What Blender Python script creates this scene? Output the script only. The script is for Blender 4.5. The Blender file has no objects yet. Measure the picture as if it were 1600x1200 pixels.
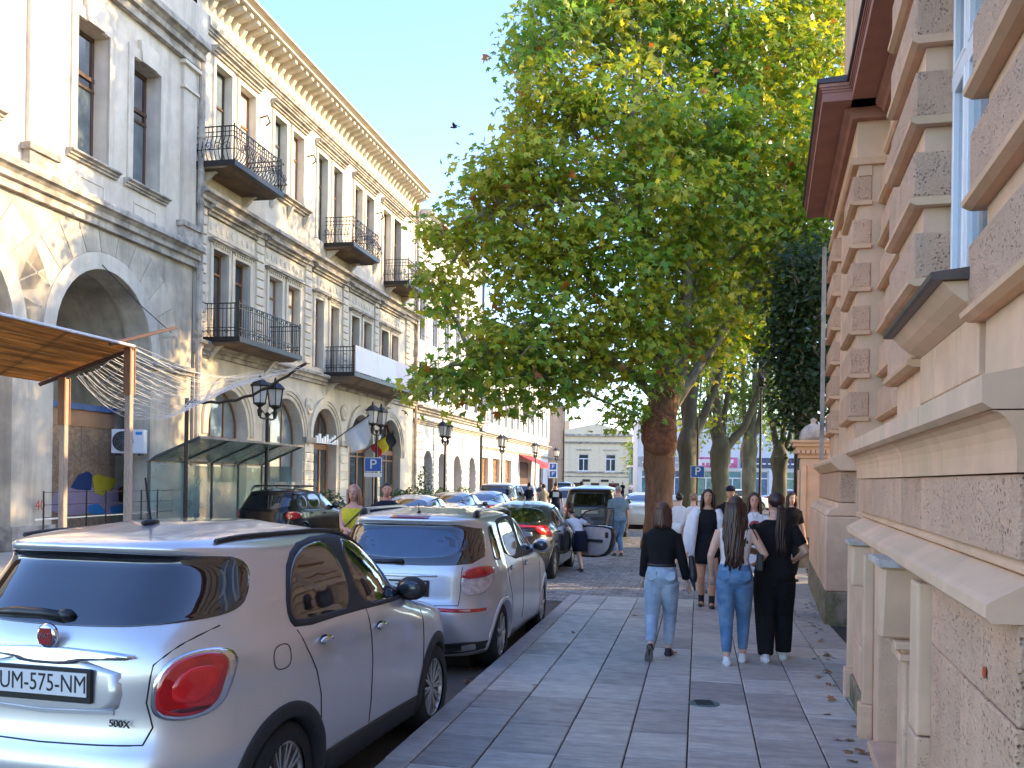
import bpy, bmesh, math, random
import numpy as np
from mathutils import Vector, Matrix
from mathutils.bvhtree import BVHTree
from mathutils import noise as mnoise
R = math.radians
random.seed(7)
SC = bpy.context.scene
COL = SC.collection
# ------------------------------------------------------------------ camera, sky, sun, exposure
FOC = 1450.0                      # focal length in pixels of a 1600 px wide picture
CAMZ, ROLL = 1.8, 0.0145
cd = bpy.data.cameras.new('camera'); cam = bpy.data.objects.new('camera', cd); COL.objects.link(cam); SC.camera = cam
cd.sensor_width = 36; cd.lens = FOC / 1600 * 36; cd.shift_y = 148 / 1600; cd.clip_end = 3000; cd.clip_start = .05
cam.matrix_world = Matrix.Translation((0, 0, CAMZ)) @ Matrix.Rotation(R(90), 4, 'X') @ Matrix.Rotation(ROLL, 4, 'Z')
SUN_AZ, SUN_EL = R(84), R(21)
wd = bpy.data.worlds.new('World'); SC.world = wd; wd.use_nodes = True
wn = wd.node_tree
sk = wn.nodes.new('ShaderNodeTexSky'); sk.sky_type = 'NISHITA'; sk.sun_disc = False
sk.sun_elevation = SUN_EL; sk.sun_rotation = SUN_AZ; sk.air_density = 1.0; sk.dust_density = .6; sk.ozone_density = 2.2
hs = wn.nodes.new('ShaderNodeHueSaturation'); hs.inputs['Saturation'].default_value = 1.1; hs.inputs['Hue'].default_value = .514; wn.links.new(sk.outputs[0], hs.inputs['Color'])
wn.links.new(hs.outputs[0], wn.nodes['Background'].inputs[0]); wn.nodes['Background'].inputs[1].default_value = .14
sl = bpy.data.lights.new('sun', 'SUN'); sl.energy = 1.8; sl.angle = R(.55); sl.color = (1, .72, .38)
so = bpy.data.objects.new('sun', sl); COL.objects.link(so)
SUN = Vector((math.sin(SUN_AZ) * math.cos(SUN_EL), math.cos(SUN_AZ) * math.cos(SUN_EL), math.sin(SUN_EL)))
so.rotation_euler = SUN.to_track_quat('Z', 'Y').to_euler(); so.location = (30, 10, 40)
vs = SC.view_settings; vs.view_transform = 'Standard'; vs.look = 'None'; vs.gamma = 1; vs.use_curve_mapping = False
vs.exposure = 2.4
SC.cycles.max_bounces = 8; SC.cycles.transparent_max_bounces = 12; SC.cycles.caustics_reflective = False; SC.cycles.caustics_refractive = False
try: SC.cycles.use_denoising = True
except Exception: pass
# ------------------------------------------------------------------ measuring: photograph point -> place
def pix(px, py):
    u, v = px - 800, 748 - py
    c, s = math.cos(ROLL), math.sin(ROLL)
    return u * c - v * s, u * s + v * c
def ground(px, py, z=0.0):
    u, v = pix(px, py); d = (CAMZ - z) * FOC / -v
    return Vector((u / FOC * d, d, z))
def at(px, py, d):
    u, v = pix(px, py)
    return Vector((u / FOC * d, d, CAMZ + v / FOC * d))
LX0, LT = -15.4, .2               # left facades: x = LX0 + LT*y
RX0, RT = .735, .277              # right facade
CX0, CT = -1.97, .2015            # kerb
LN, RN, CN = math.hypot(1, LT), math.hypot(1, RT), math.hypot(1, CT)
def onL(px, py, out=0.0):         # local (along, up) on the left facades
    u, v = pix(px, py); x0 = LX0 + out * LN
    d = FOC * x0 / (u - FOC * LT)
    return (d + LT / LN * out) * LN, CAMZ + v * d / FOC
def onR(px, py, out=0.0):
    u, v = pix(px, py); x0 = RX0 - out * RN
    d = FOC * x0 / (u - FOC * RT)
    return (d - RT / RN * out) * RN, CAMZ + v * d / FOC
RL, RR, RC = math.atan2(1, LT), math.atan2(1, RT), math.atan2(1, CT)
# ------------------------------------------------------------------ building blocks
def tag(o, label=None, cat=None, group=None, kind=None):
    if label: o['label'] = label
    if cat: o['category'] = cat
    if group: o['group'] = group
    if kind: o['kind'] = kind
    return o
def thing(name, label, cat, loc=(0, 0, 0), rz=0, group=None, kind=None, parent=None):
    o = bpy.data.objects.new(name, None); COL.objects.link(o); o.location = loc; o.rotation_euler = (0, 0, rz); o.empty_display_size = .2
    o.parent = parent
    return tag(o, label, cat, group, kind)
def dup(o, parent=None):
    c = o.copy(); COL.objects.link(c); c.parent = parent
    for ch in list(KIDS.get(o.name, [])): 
        n = dup(ch, c)
    return c
KIDS = {}
def link(o, parent=None):
    COL.objects.link(o)
    if parent: o.parent = parent; KIDS.setdefault(parent.name, []).append(o)
    return o
class MB:
    def __init__(s): s.v, s.f, s.m = [], [], []
    def add(s, vs, fs, mi=0):
        n = len(s.v); s.v += [tuple(p) for p in vs]; s.f += [tuple(i + n for i in f) for f in fs]; s.m += [mi] * len(fs); return s
    def box(s, x0, x1, y0, y1, z0, z1, mi=0):
        return s.add([(x0, y0, z0), (x1, y0, z0), (x1, y1, z0), (x0, y1, z0), (x0, y0, z1), (x1, y0, z1), (x1, y1, z1), (x0, y1, z1)],
                     [(3, 2, 1, 0), (4, 5, 6, 7), (0, 1, 5, 4), (1, 2, 6, 5), (2, 3, 7, 6), (3, 0, 4, 7)], mi)
    def quad(s, a, b, c, d, mi=0): return s.add([a, b, c, d], [(0, 1, 2, 3)], mi)
    def prism(s, pts, ax, a, b, mi=0):   # polygon extruded along axis ax; pts give the other two axes in order
        n = len(pts)
        def P(p, t): q = list(p); q.insert(ax, t); return tuple(q)
        return s.add([P(p, a) for p in pts] + [P(p, b) for p in pts],
                     [tuple(range(n))[::-1], tuple(range(n, 2 * n))] + [(i, (i + 1) % n, n + (i + 1) % n, n + i) for i in range(n)], mi)
    def tube(s, pts, r, n=6, mi=0, cap=True, flat=1.0):
        pts = [Vector(p) for p in pts]; k = len(pts)
        rs = r if isinstance(r, (list, tuple)) else [r] * k
        vs, fs = [], []; up = None
        for i, p in enumerate(pts):
            t = (pts[min(i + 1, k - 1)] - pts[max(i - 1, 0)])
            t = t.normalized() if t.length > 1e-9 else Vector((0, 0, 1))
            if up is None: up = Vector((0, 0, 1)) if abs(t.z) < .9 else Vector((1, 0, 0))
            a = t.cross(up)
            if a.length < 1e-6: a = t.orthogonal()
            a.normalize(); b = a.cross(t).normalized(); up = b
            for j in range(n):
                q = 2 * math.pi * (j + .5) / n
                vs.append(p + a * (rs[i] * math.cos(q)) + b * (rs[i] * flat * math.sin(q)))
        for i in range(k - 1):
            for j in range(n):
                fs.append((i * n + j, i * n + (j + 1) % n, (i + 1) * n + (j + 1) % n, (i + 1) * n + j))
        if cap: fs += [tuple(range(n))[::-1], tuple(range((k - 1) * n, k * n))]
        return s.add(vs, fs, mi)
    def lathe(s, prof, n=12, c=(0, 0, 0), ax=2, mi=0, cap=True):
        vs, fs = [], []
        for r, z in prof:
            for j in range(n):
                q = 2 * math.pi * (j + .5) / n; p = [r * math.cos(q), r * math.sin(q)]; p.insert(ax, z)
                vs.append((p[0] + c[0], p[1] + c[1], p[2] + c[2]))
        k = len(prof)
        for i in range(k - 1):
            for j in range(n): fs.append((i * n + j, i * n + (j + 1) % n, (i + 1) * n + (j + 1) % n, (i + 1) * n + j))
        if cap: fs += [tuple(range(n))[::-1], tuple(range((k - 1) * n, k * n))]
        return s.add(vs, fs, mi)
    def ball(s, c, r, n=10, m=7, mi=0):
        r = r if isinstance(r, (tuple, list)) else (r, r, r); vs, fs = [], []
        for i in range(m + 1):
            t = math.pi * i / m
            for j in range(n):
                q = 2 * math.pi * j / n
                vs.append((c[0] + r[0] * math.sin(t) * math.cos(q), c[1] + r[1] * math.sin(t) * math.sin(q), c[2] + r[2] * math.cos(t)))
        for i in range(m):
            for j in range(n): fs.append((i * n + j, (i + 1) * n + j, (i + 1) * n + (j + 1) % n, i * n + (j + 1) % n))
        return s.add(vs, fs, mi)
    def mesh(s, name, mats):
        me = bpy.data.meshes.new(name); me.from_pydata(s.v, [], s.f)
        for m in (mats if isinstance(mats, (list, tuple)) else [mats]): me.materials.append(m)
        me.polygons.foreach_set('material_index', s.m)
        return me
    def build(s, name, mats, parent=None, smooth=False, bev=0, loc=None, rz=0, fix=False, seg=1):
        me = s.mesh(name, mats)
        if fix or smooth:
            b = bmesh.new(); b.from_mesh(me)
            if smooth: bmesh.ops.remove_doubles(b, verts=b.verts, dist=1e-5)
            bmesh.ops.recalc_face_normals(b, faces=b.faces); b.to_mesh(me); b.free()
        if smooth: me.polygons.foreach_set('use_smooth', [True] * len(me.polygons))
        o = link(bpy.data.objects.new(name, me), parent)
        if loc: o.location = loc
        if rz: o.rotation_euler = (0, 0, rz)
        if bev:
            md = o.modifiers.new('b', 'BEVEL'); md.width = bev; md.segments = seg; md.limit_method = 'ANGLE'; md.angle_limit = R(40)
        return o
def inst(me, name, parent=None, loc=(0, 0, 0), rot=(0, 0, 0), scale=None):
    o = link(bpy.data.objects.new(name, me), parent); o.location = loc; o.rotation_euler = rot
    if scale: o.scale = scale
    return o
def text(s, name, size, m, parent=None, loc=(0, 0, 0), rot=(0, 0, 0), ext=.002, sx=1, shear=0, align='CENTER'):
    return text_mesh(s, name, size, m, parent, loc, rot, ext, sx, shear, align)
def text_mesh(s, name, size, m, parent, loc, rot, ext, sx, shear, align):
    c = bpy.data.curves.new(name, 'FONT'); c.body = s; c.size = size; c.extrude = ext; c.align_x = align; c.align_y = 'CENTER'; c.shear = shear; c.resolution_u = 3
    t = bpy.data.objects.new(name + '_curve', c); COL.objects.link(t); dg = bpy.context.evaluated_depsgraph_get(); me = bpy.data.meshes.new_from_object(t.evaluated_get(dg)); bpy.data.objects.remove(t)
    me.materials.clear(); me.materials.append(m); o = link(bpy.data.objects.new(name, me), parent); o.location = loc; o.rotation_euler = rot; o.scale = (sx, 1, 1)
    return o
# ------------------------------------------------------------------ materials
def mk(name, col, rough=.75, metal=0, var=.25, scale=3, bump=0, bscale=30, bdist=.02, rnd=.0, spec=.5, col2=None, c2amt=.0, c2scale=1.5, streak=0, pits=0, coat=0, stretch=None, hue=0, emit=0, alpha=1, trans=0, c2lo=.45, c2hi=.62):
    m = bpy.data.materials.new(name); m.use_nodes = True; nt = m.node_tree; N, L = nt.nodes, nt.links; B = N['Principled BSDF']
    B.inputs['Roughness'].default_value = rough; B.inputs['Metallic'].default_value = metal; B.inputs['Specular IOR Level'].default_value = spec
    B.inputs['Coat Weight'].default_value = coat; B.inputs['Coat Roughness'].default_value = .04
    B.inputs['Alpha'].default_value = alpha; B.inputs['Transmission Weight'].default_value = trans
    tc = N.new('ShaderNodeTexCoord'); src = tc.outputs['Object']; oi = N.new('ShaderNodeObjectInfo')
    va = N.new('ShaderNodeVectorMath'); va.operation = 'MULTIPLY_ADD'; va.inputs[1].default_value = (1, 1, 1)
    cm = N.new('ShaderNodeCombineXYZ')
    for i in range(3): L.new(oi.outputs['Random'], cm.inputs[i])
    sc_ = N.new('ShaderNodeVectorMath'); sc_.operation = 'SCALE'; L.new(cm.outputs[0], sc_.inputs[0]); sc_.inputs['Scale'].default_value = 37.0
    L.new(src, va.inputs[0]); L.new(sc_.outputs[0], va.inputs[2]); src = va.outputs[0]
    if stretch:
        mp = N.new('ShaderNodeMapping'); mp.inputs['Scale'].default_value = stretch; L.new(src, mp.inputs[0]); s2 = mp.outputs[0]
    else: s2 = src
    def nz(sc, det=4, v=None, ro=.6):
        n = N.new('ShaderNodeTexNoise'); n.inputs['Scale'].default_value = sc; n.inputs['Detail'].default_value = det; n.inputs['Roughness'].default_value = ro
        L.new(v or s2, n.inputs['Vector']); return n.outputs['Fac']
    def ramp(f, a, b, lo=0, hi=1):
        r = N.new('ShaderNodeMapRange'); r.inputs[1].default_value = a; r.inputs[2].default_value = b; r.inputs[3].default_value = lo; r.inputs[4].default_value = hi
        L.new(f, r.inputs[0]); return r.outputs[0]
    def mix(f, a, b, mode='MIX'):
        x = N.new('ShaderNodeMix'); x.data_type = 'RGBA'; x.blend_type = mode
        for val, i in ((f, 0), (a, 6), (b, 7)):
            if isinstance(val, (int, float)): x.inputs[i].default_value = val
            elif isinstance(val, tuple): x.inputs[i].default_value = (*val, 1)
            else: L.new(val, x.inputs[i])
        return x.outputs[2]
    c = tuple(col[:3]); out = c
    if var: out = mix(ramp(nz(scale), .3, .7), tuple(max(0, q * (1 - var)) for q in c), tuple(min(1, q * (1 + var)) for q in c))
    if col2: out = mix(ramp(nz(c2scale, 5), c2lo, c2hi, 0, c2amt), out, tuple(col2))
    if streak:
        mp = N.new('ShaderNodeMapping'); mp.inputs['Scale'].default_value = (1.3, 1.3, .12); L.new(src, mp.inputs[0])
        out = mix(ramp(nz(1.6, 6, mp.outputs[0], .7), .48, .74, 0, streak), out, tuple(q * .34 for q in (c[0] * .95, c[1] * .93, c[2] * .9)))
    if pits:
        vo = N.new('ShaderNodeTexVoronoi'); vo.inputs['Scale'].default_value = bscale; L.new(src, vo.inputs['Vector'])
        pt = ramp(vo.outputs['Distance'], .05, .34, 1, 0)
        pm = N.new('ShaderNodeMath'); pm.operation = 'MULTIPLY'; L.new(pt, pm.inputs[0]); L.new(ramp(nz(bscale * .22, 2), .42, .6), pm.inputs[1])
        out = mix(ramp(pm.outputs[0], 0, 1, 0, pits), out, tuple(q * .38 for q in c))
    if rnd:
        out = mix(1.0, out, ramp(oi.outputs['Random'], 0, 1, 1 - rnd, 1 + rnd), 'MULTIPLY')
    if hue:
        h = N.new('ShaderNodeHueSaturation'); L.new(ramp(oi.outputs['Random'], 0, 1, .5 - hue, .5 + hue), h.inputs['Hue']); L.new(out, h.inputs['Color']); out = h.outputs[0]
    if isinstance(out, tuple): B.inputs['Base Color'].default_value = (*out, 1)
    else: L.new(out, B.inputs['Base Color'])
    if emit:
        B.inputs['Emission Strength'].default_value = emit
        B.inputs['Emission Color'].default_value = (*c, 1)
    if bump:
        bp = N.new('ShaderNodeBump'); bp.inputs['Strength'].default_value = bump; bp.inputs['Distance'].default_value = bdist
        h = nz(bscale, 5, s2 if stretch else src, .65)
        if pits:
            a = N.new('ShaderNodeMath'); a.operation = 'MULTIPLY_ADD'; L.new(pm.outputs[0], a.inputs[0]); a.inputs[1].default_value = -1.2; L.new(h, a.inputs[2]); h = a.outputs[0]
        L.new(h, bp.inputs['Height']); L.new(bp.outputs[0], B.inputs['Normal'])
    return m
def hrough(m, lo, hi, sc=6):   # uneven gloss
    nt = m.node_tree; n = nt.nodes.new('ShaderNodeTexNoise'); n.inputs['Scale'].default_value = sc; r = nt.nodes.new('ShaderNodeMapRange')
    r.inputs[1].default_value = .35; r.inputs[2].default_value = .65; r.inputs[3].default_value = lo; r.inputs[4].default_value = hi
    tc = nt.nodes.new('ShaderNodeTexCoord'); nt.links.new(tc.outputs['Object'], n.inputs[0])
    nt.links.new(n.outputs['Fac'], r.inputs[0]); nt.links.new(r.outputs[0], nt.nodes['Principled BSDF'].inputs['Roughness']); return m
M = {}
M['slab'] = hrough(mk('slab', (.43, .405, .36), .5, var=.26, scale=6, bump=.35, bscale=26, bdist=.004, rnd=.24, hue=.012, pits=.22, col2=(.27, .25, .225), c2amt=.6, c2scale=1.6, stretch=(9, 1.2, 1)), .36, .62)
M['kerb'] = mk('kerb', (.38, .36, .33), .7, var=.2, scale=6, bump=.4, bscale=40, bdist=.004, rnd=.12)
M['grout'] = mk('grout', (.035, .032, .03), .9, var=.4, scale=12)
M['asphalt'] = mk('asphalt', (.085, .078, .072), .85, var=.3, scale=2.5, bump=.6, bscale=120, bdist=.01, col2=(.15, .12, .09), c2amt=.5, c2scale=.8)
M['sett'] = mk('sett', (.25, .235, .215), .6, var=.25, scale=9, bump=.5, bscale=45, bdist=.006, rnd=.35, hue=.02)
M['sett_mass'] = mk('sett_mass', (.24, .222, .20), .65, var=.5, scale=7, bump=.5, bscale=45, bdist=.006)
M['stone'] = mk('stone', (.68, .43, .27), .85, var=.12, scale=4, bump=.25, bscale=60, bdist=.004, col2=(.56, .40, .22), c2amt=.55, c2scale=1.3, rnd=.06)
M['stone_pale'] = mk('stone_pale', (.70, .47, .31), .85, var=.12, scale=3, bump=.2, bscale=60, bdist=.003, col2=(.55, .43, .27), c2amt=.5, c2scale=1.6, streak=.12)
M['rough'] = mk('rough', (.70, .445, .29), .9, var=.15, scale=4, bump=1.0, bscale=48, bdist=.022, pits=.8, rnd=.10, col2=(.50, .36, .26), c2amt=.4, c2scale=2)
M['stone_low'] = mk('stone_low', (.68, .455, .30), .88, var=.14, scale=3, bump=.6, bscale=55, bdist=.008, pits=.3, rnd=.07, col2=(.30, .27, .17), c2amt=.35, c2scale=1.6, c2lo=.5, c2hi=.7)
M['moss'] = mk('moss', (.16, .15, .07), .95, var=.4, scale=9, bump=.6, bscale=60, bdist=.01, col2=(.36, .27, .21), c2amt=.8, c2scale=4)
M['cornice_red'] = mk('cornice_red', (.36, .17, .12), .75, var=.14, scale=3, bump=.2, bscale=50, bdist=.003, streak=.15)
M['roofdark'] = mk('roofdark', (.05, .038, .035), .5, var=.25)
M['pinkwall'] = mk('pinkwall', (.66, .50, .45), .85, var=.08, scale=2, bump=.15, bscale=50, bdist=.003)
M['white_frame'] = mk('white_frame', (.78, .78, .78), .35, var=.05)
M['metal_sill'] = mk('metal_sill', (.085, .062, .05), .45, var=.3, scale=6)
M['black'] = mk('black', (.012, .012, .013), .4, var=.2)
M['iron'] = mk('iron', (.018, .018, .02), .45, metal=.2, var=.3)
M['steel'] = mk('steel', (.55, .55, .56), .3, metal=1, var=.1)
M['plasterA'] = mk('plasterA', (.70, .62, .51), .9, var=.14, scale=1.5, bump=.3, bscale=25, bdist=.006, col2=(.44, .39, .32), c2amt=.45, c2scale=.6, streak=.5, c2lo=.5, c2hi=.72)
M['plasterLow'] = mk('plasterLow', (.64, .56, .43), .9, var=.16, scale=1.5, bump=.3, bscale=22, bdist=.006, col2=(.33, .30, .25), c2amt=.7, c2scale=.7, streak=.6)
M['plasterB'] = mk('plasterB', (.72, .65, .53), .9, var=.10, scale=1.3, bump=.25, bscale=25, bdist=.005, col2=(.42, .38, .33), c2amt=.4, c2scale=.8, streak=.35)
M['plasterB2'] = mk('plasterB2', (.72, .65, .53), .9, var=.12, scale=1.3, bump=.25, bscale=25, bdist=.005, streak=.35, rnd=.06)
M['mould'] = mk('mould', (.50, .45, .38), .9, var=.25, scale=2.5, bump=.3, bscale=30, bdist=.006, col2=(.15, .135, .12), c2amt=.65, c2scale=2.2, streak=.5)
M['plasterC'] = mk('plasterC', (.66, .67, .66), .9, var=.08, scale=1, bump=.2, bscale=25, bdist=.005, streak=.35)
M['plasterD'] = mk('plasterD', (.66, .64, .58), .9, var=.08, scale=1, streak=.35)
M['peach'] = mk('peach', (.68, .47, .32), .9, var=.08, streak=.25)
M['cream'] = mk('cream', (.76, .62, .42), .9, var=.06, streak=.22)
M['wood'] = mk('wood', (.27, .13, .06), .55, var=.3, scale=8, stretch=(6, 6, .7))
M['wood_dark'] = mk('wood_dark', (.10, .055, .035), .6, var=.3, scale=8, stretch=(6, 6, .7))
M['oldwood'] = mk('oldwood', (.42, .33, .26), .8, var=.3, scale=10, bump=.3, bscale=30, bdist=.004, stretch=(7, 7, .8))
M['glass'] = mk('glass', (.035, .045, .055), .06, var=.3, scale=.7, spec=.9)
M['glass_sky'] = mk('glass_sky', (.20, .26, .31), .05, var=.5, scale=.9, spec=1.0)  # reflected sky painted into the pane colour
M['curtain'] = mk('curtain', (.55, .56, .57), .12, var=.35, scale=1.3, spec=.8, stretch=(5, 5, .6))
M['dark'] = mk('dark', (.03, .027, .025), .9, var=.4)
M['white'] = mk('white', (.78, .78, .77), .5, var=.04)
# ------------------------------------------------------------------ ground, road, pavement
def sheet(name, pts, z, m):
    o = MB().add([(x, y, z) for x, y in pts], [tuple(range(len(pts)))]).build(name, m); return tag(o, kind='structure')
sheet('ground', [(-400, -200), (400, -200), (400, 900), (-400, 900)], -.15, M['asphalt'])
def kx(y, o=0): return CX0 + CT * y + o
road = thing('road', None, None, kind='structure')
MB().add([(kx(-20, -12), -20, -.12), (kx(-20, 0), -20, -.12), (kx(200, 0), 200, -.12), (kx(200, -11), 200, -.12)], [(0, 1, 2, 3)]).build('road_surface', M['asphalt'], road)
# kerb local frame: x along the kerb, y towards the road
KF = thing('pavement', None, None, (CX0, 0, 0), RC, kind='structure')
def wall_y(s):   # local y of the right wall line at along s (negative = to the right)
    Y = s / CN; return -((RX0 + RT * Y) - (CX0 + CT * Y)) * .981
END = 14.75
MB().add([(-4, -.2, -.018), (END, -.2, -.018), (END, wall_y(END) - .6, -.018), (-4, wall_y(-4) - .6, -.018)], [(3, 2, 1, 0)]).build('pavement_bed', M['grout'], KF)
rs = random.Random(3)
def slab(x0, x1, y0, y1, par):
    g = .0048; dz = rs.uniform(-.002, .002); t = [dz + rs.uniform(-.0025, .0025) for _ in range(4)]; e = .006
    b = MB()
    q = g + .003; P = [(x0 + q, y0 + g), (x1 - q, y0 + g), (x1 - q, y1 - g), (x0 + q, y1 - g)]
    cx, cy = (x0 + x1) / 2, (y0 + y1) / 2
    vs = [(x - cx, y - cy, -.05) for x, y in P] + [(x - cx, y - cy, t[i] - e) for i, (x, y) in enumerate(P)]
    ins = [(1, 1), (-1, 1), (-1, -1), (1, -1)]
    vs += [(x - cx + e * a, y - cy + e * c, t[i]) for i, ((x, y), (a, c)) in enumerate(zip(P, ins))]
    fs = [(8, 9, 10, 11)] + [(i, (i + 1) % 4, 4 + (i + 1) % 4, 4 + i) for i in range(4)] + [(4 + i, 4 + (i + 1) % 4, 8 + (i + 1) % 4, 8 + i) for i in range(4)]
    o = b.add(vs, fs).build('paving_slab', M['slab'], par); o.location = (cx, cy, 0)
ws = [.40, .47, .44, .40, .46, .43, .40, .42, .45, .5]
y = -.17
for ci, w in enumerate(ws):
    x = 2.6 + rs.random() * .5
    lim = END
    while x < lim:
        l = rs.choice([.55, .62, .7, .8, .88])
        x1 = min(x + l, lim)
        if lim - x1 < .25: x1 = lim
        far = max(wall_y(x), wall_y(x1))
        if y > far + .02: slab(x, x1, max(y - w, min(wall_y(x1), wall_y(x)) - .1), y, KF)
        x = x1
    y -= w
# the strip of slabs that goes on along the wall beyond the cobbled bay
MB().add([(END + .01, wall_y(END) + 1.75, -.02), (46, wall_y(46) + 1.75, -.02), (46, wall_y(46) - .8, -.02), (END + .01, wall_y(END) - .8, -.02)], [(3, 2, 1, 0)]).build('pavement_bed', M['grout'], KF)
for k in range(4):
    x = END + .02
    while x < 30:
        l = rs.choice([.6, .75, .9]); yy = wall_y(x) + 1.7 - k * .43
        slab(x, x + l, yy - .43, yy, KF); x += l
MB().box(END, END + .12, wall_y(END) + 1.8, .02, -.12, -.004).build('kerb_end', M['kerb'], KF, bev=.008)
KB = thing('kerb', None, None, (CX0, 0, 0), RC, kind='structure')
x = 2.0
while x < END:
    l = rs.uniform(.85, 1.1); x1 = min(END, x + l)
    MB().box(x + .004, x1 - .004, -.165, .02, -.16, .004 + rs.uniform(-.003, .004)).build('kerb_stone', M['kerb'], KB, bev=.012)
    x = x1
# cobbled bay: separate setts near, the rest joined
SF = thing('cobbled_road', None, None, (CX0, 0, -.12), RC, kind='structure')
MB().add([(END + .12, 3.4, .003), (60, 3.4, .003), (60, -12, .003), (END + .12, -3.0, .003)], [(3, 2, 1, 0)]).build('cobble_bed', M['grout'], SF)
def sett_mesh(seed):
    r = random.Random(seed); a, c, h, e = .088, .058, .012, .014
    v = [(sx * a, sy * c, -.02) for sx, sy in ((-1, -1), (1, -1), (1, 1), (-1, 1))]
    v += [(sx * (a - .002), sy * (c - .002), h * .3) for sx, sy in ((-1, -1), (1, -1), (1, 1), (-1, 1))]
    v += [(sx * (a - e) + r.uniform(-.004, .004), sy * (c - e) + r.uniform(-.004, .004), h + r.uniform(-.003, .003)) for sx, sy in ((-1, -1), (1, -1), (1, 1), (-1, 1))]
    f = [(8, 9, 10, 11)] + [(i, (i + 1) % 4, 4 + (i + 1) % 4, 4 + i) for i in range(4)] + [(4 + i, 4 + (i + 1) % 4, 8 + (i + 1) % 4, 8 + i) for i in range(4)]
    return v, f
sv = [sett_mesh(i) for i in range(6)]
sm = []
for v, f in sv: sm.append(MB().add(v, f).mesh('sett', M['sett']))
mass = MB(); cnt = 0
row = 0; x = END + .2
while x < 44:
    yy = 2.4 + (row % 2) * .09
    lo = wall_y(x) + 1.75 if x < 34 else wall_y(x)
    while yy > lo:
        px_, py_ = x + rs.uniform(-.008, .008), yy + rs.uniform(-.006, .006)
        ang = rs.uniform(-.05, .05); dz = rs.uniform(-.006, .004)
        if x < 17.2 and -1.55 < yy < .75 and cnt < 300:
            o = inst(sm[rs.randrange(6)], 'cobble', SF, (px_, py_, dz + .004), (0, 0, R(90) + ang)); cnt += 1
        else:
            v, f = sv[rs.randrange(6)]; c_, s_ = math.cos(R(90) + ang), math.sin(R(90) + ang)
            mass.add([(px_ + a * c_ - b * s_, py_ + a * s_ + b * c_, dz + .004 + z) for a, b, z in v], f)
        yy -= .186
    x += .126; row += 1
tag(mass.build('cobbles', M['sett_mass'], SF), kind='stuff')
# gutter strip of setts between the parked cars and the kerb
# far pavement at the left facades
FP = thing('far_pavement', None, None, (LX0, 0, 0), RL, kind='structure')
MB().box(-10, 120, -3.1, 1.5, -.3, 0).build('far_pavement_surface', M['kerb'], FP)
for i in range(60):
    MB().box(8 + i * 1.0, 8 + i * 1.0 + .99, -3.28, -3.103, -.2, .004).build('kerb_stone', M['kerb'], FP)
cov = thing('manhole_cover', 'small round teal grey manhole cover in the pavement slabs', 'manhole cover', ground(1100, 1099))
b = MB().lathe([(.125, -.002), (.125, .003), (.118, .006), (.0, .006)], 24); b.build('cover_plate', mk('cover', (.13, .19, .19), .45, metal=.5, var=.3, scale=12, bump=.5, bscale=50, bdist=.003), cov)
b = MB()
for k in range(5): b.box(-.07, .07, -.075 + k * .035, -.062 + k * .035, .0055, .009)
b.build('tread', M['iron'], cov)
leafm = mk('dry_leaf', (.30, .12, .04), .7, var=.3, rnd=.4)
for i, (px, py, w) in enumerate([(730, 1068, 'kerb gutter between the two silver cars'), (1388, 1130, 'foot of the stone window jamb'), (1378, 1152, 'slab edge by the stone wall'), (775, 1050, 'gutter behind the silver hatchback wheel')]):
    p = ground(px, py, -.12 if px < 800 else 0); s = .045
    b = MB(); n = 10
    vs = [(0, 0, .012)] + [(s * (1 if k % 2 else .55) * math.cos(k * .63), s * (1 if k % 2 else .55) * math.sin(k * .63), .006 + .012 * (k % 3)) for k in range(n)]
    o = b.add(vs, [(0, 1 + k, 1 + (k + 1) % n) for k in range(n)]).build('fallen_leaf', leafm); o.location = p + Vector((0, 0, .004)); o.rotation_euler = (0, 0, i * 1.3)
    tag(o, 'curled brown plane leaf lying on the ' + w, 'leaf', 'fallen leaves')
# ------------------------------------------------------------------ pink stone building on the right (x along, y towards the street)
RB = thing('stone_building', 'pink rusticated stone building with a white framed window beside the pavement', 'building', (RX0, 0, 0), RR)
rr = random.Random(11)
MB().box(-5, 17.2, -6, -.70, -.1, 6.75).box(2.95, 8.2, -.75, -.34, -.1, 2.2).box(12.4, 17.1, -.75, -.36, -.1, 6.5).build('wall', M['stone_pale'], RB)
def stone(x0, x1, y0, y1, z0, z1, m='rough', bev=.012, name='stone_block', g=.004):
    return MB().box(x0 + g, x1 - g, y0, y1, z0 + g, z1 - g).build(name, M[m], RB, bev=bev, seg=2)
def band(x0, x1, prof, m, name, ends=True):    # moulding: profile (y, z) swept along x
    return MB().prism(prof, 0, x0, x1).build(name, M[m], RB)
# base of the projecting bay
for a, b in ((6.80, 7.45), (7.45, 8.22)):
    stone(a, b, -.5, 0, .52, 1.36, 'stone_low'); stone(a, b, -.5, .004, 0, .52, 'stone_low')
for x in (6.8, 8.12): stone(x, x + .11, -.02, .05, .24, 1.30, 'stone_pale', .01, 'pilaster_strip', 0); stone(x - .02, x + .13, -.02, .075, -.05, .24, 'stone_low', .015, 'strip_base', 0)
MB().box(7.0, 8.26, -.02, .03, -.05, .20).build('mossy_plinth', M['moss'], RB, bev=.01)
stone(6.86, 7.24, -.02, .13, 1.06, 1.36, 'stone_pale', .02, 'keystone')
MB().box(6.84, 7.26, -.02, .15, 1.36, 1.385).build('keystone_cap', M['mould'], RB)
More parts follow.
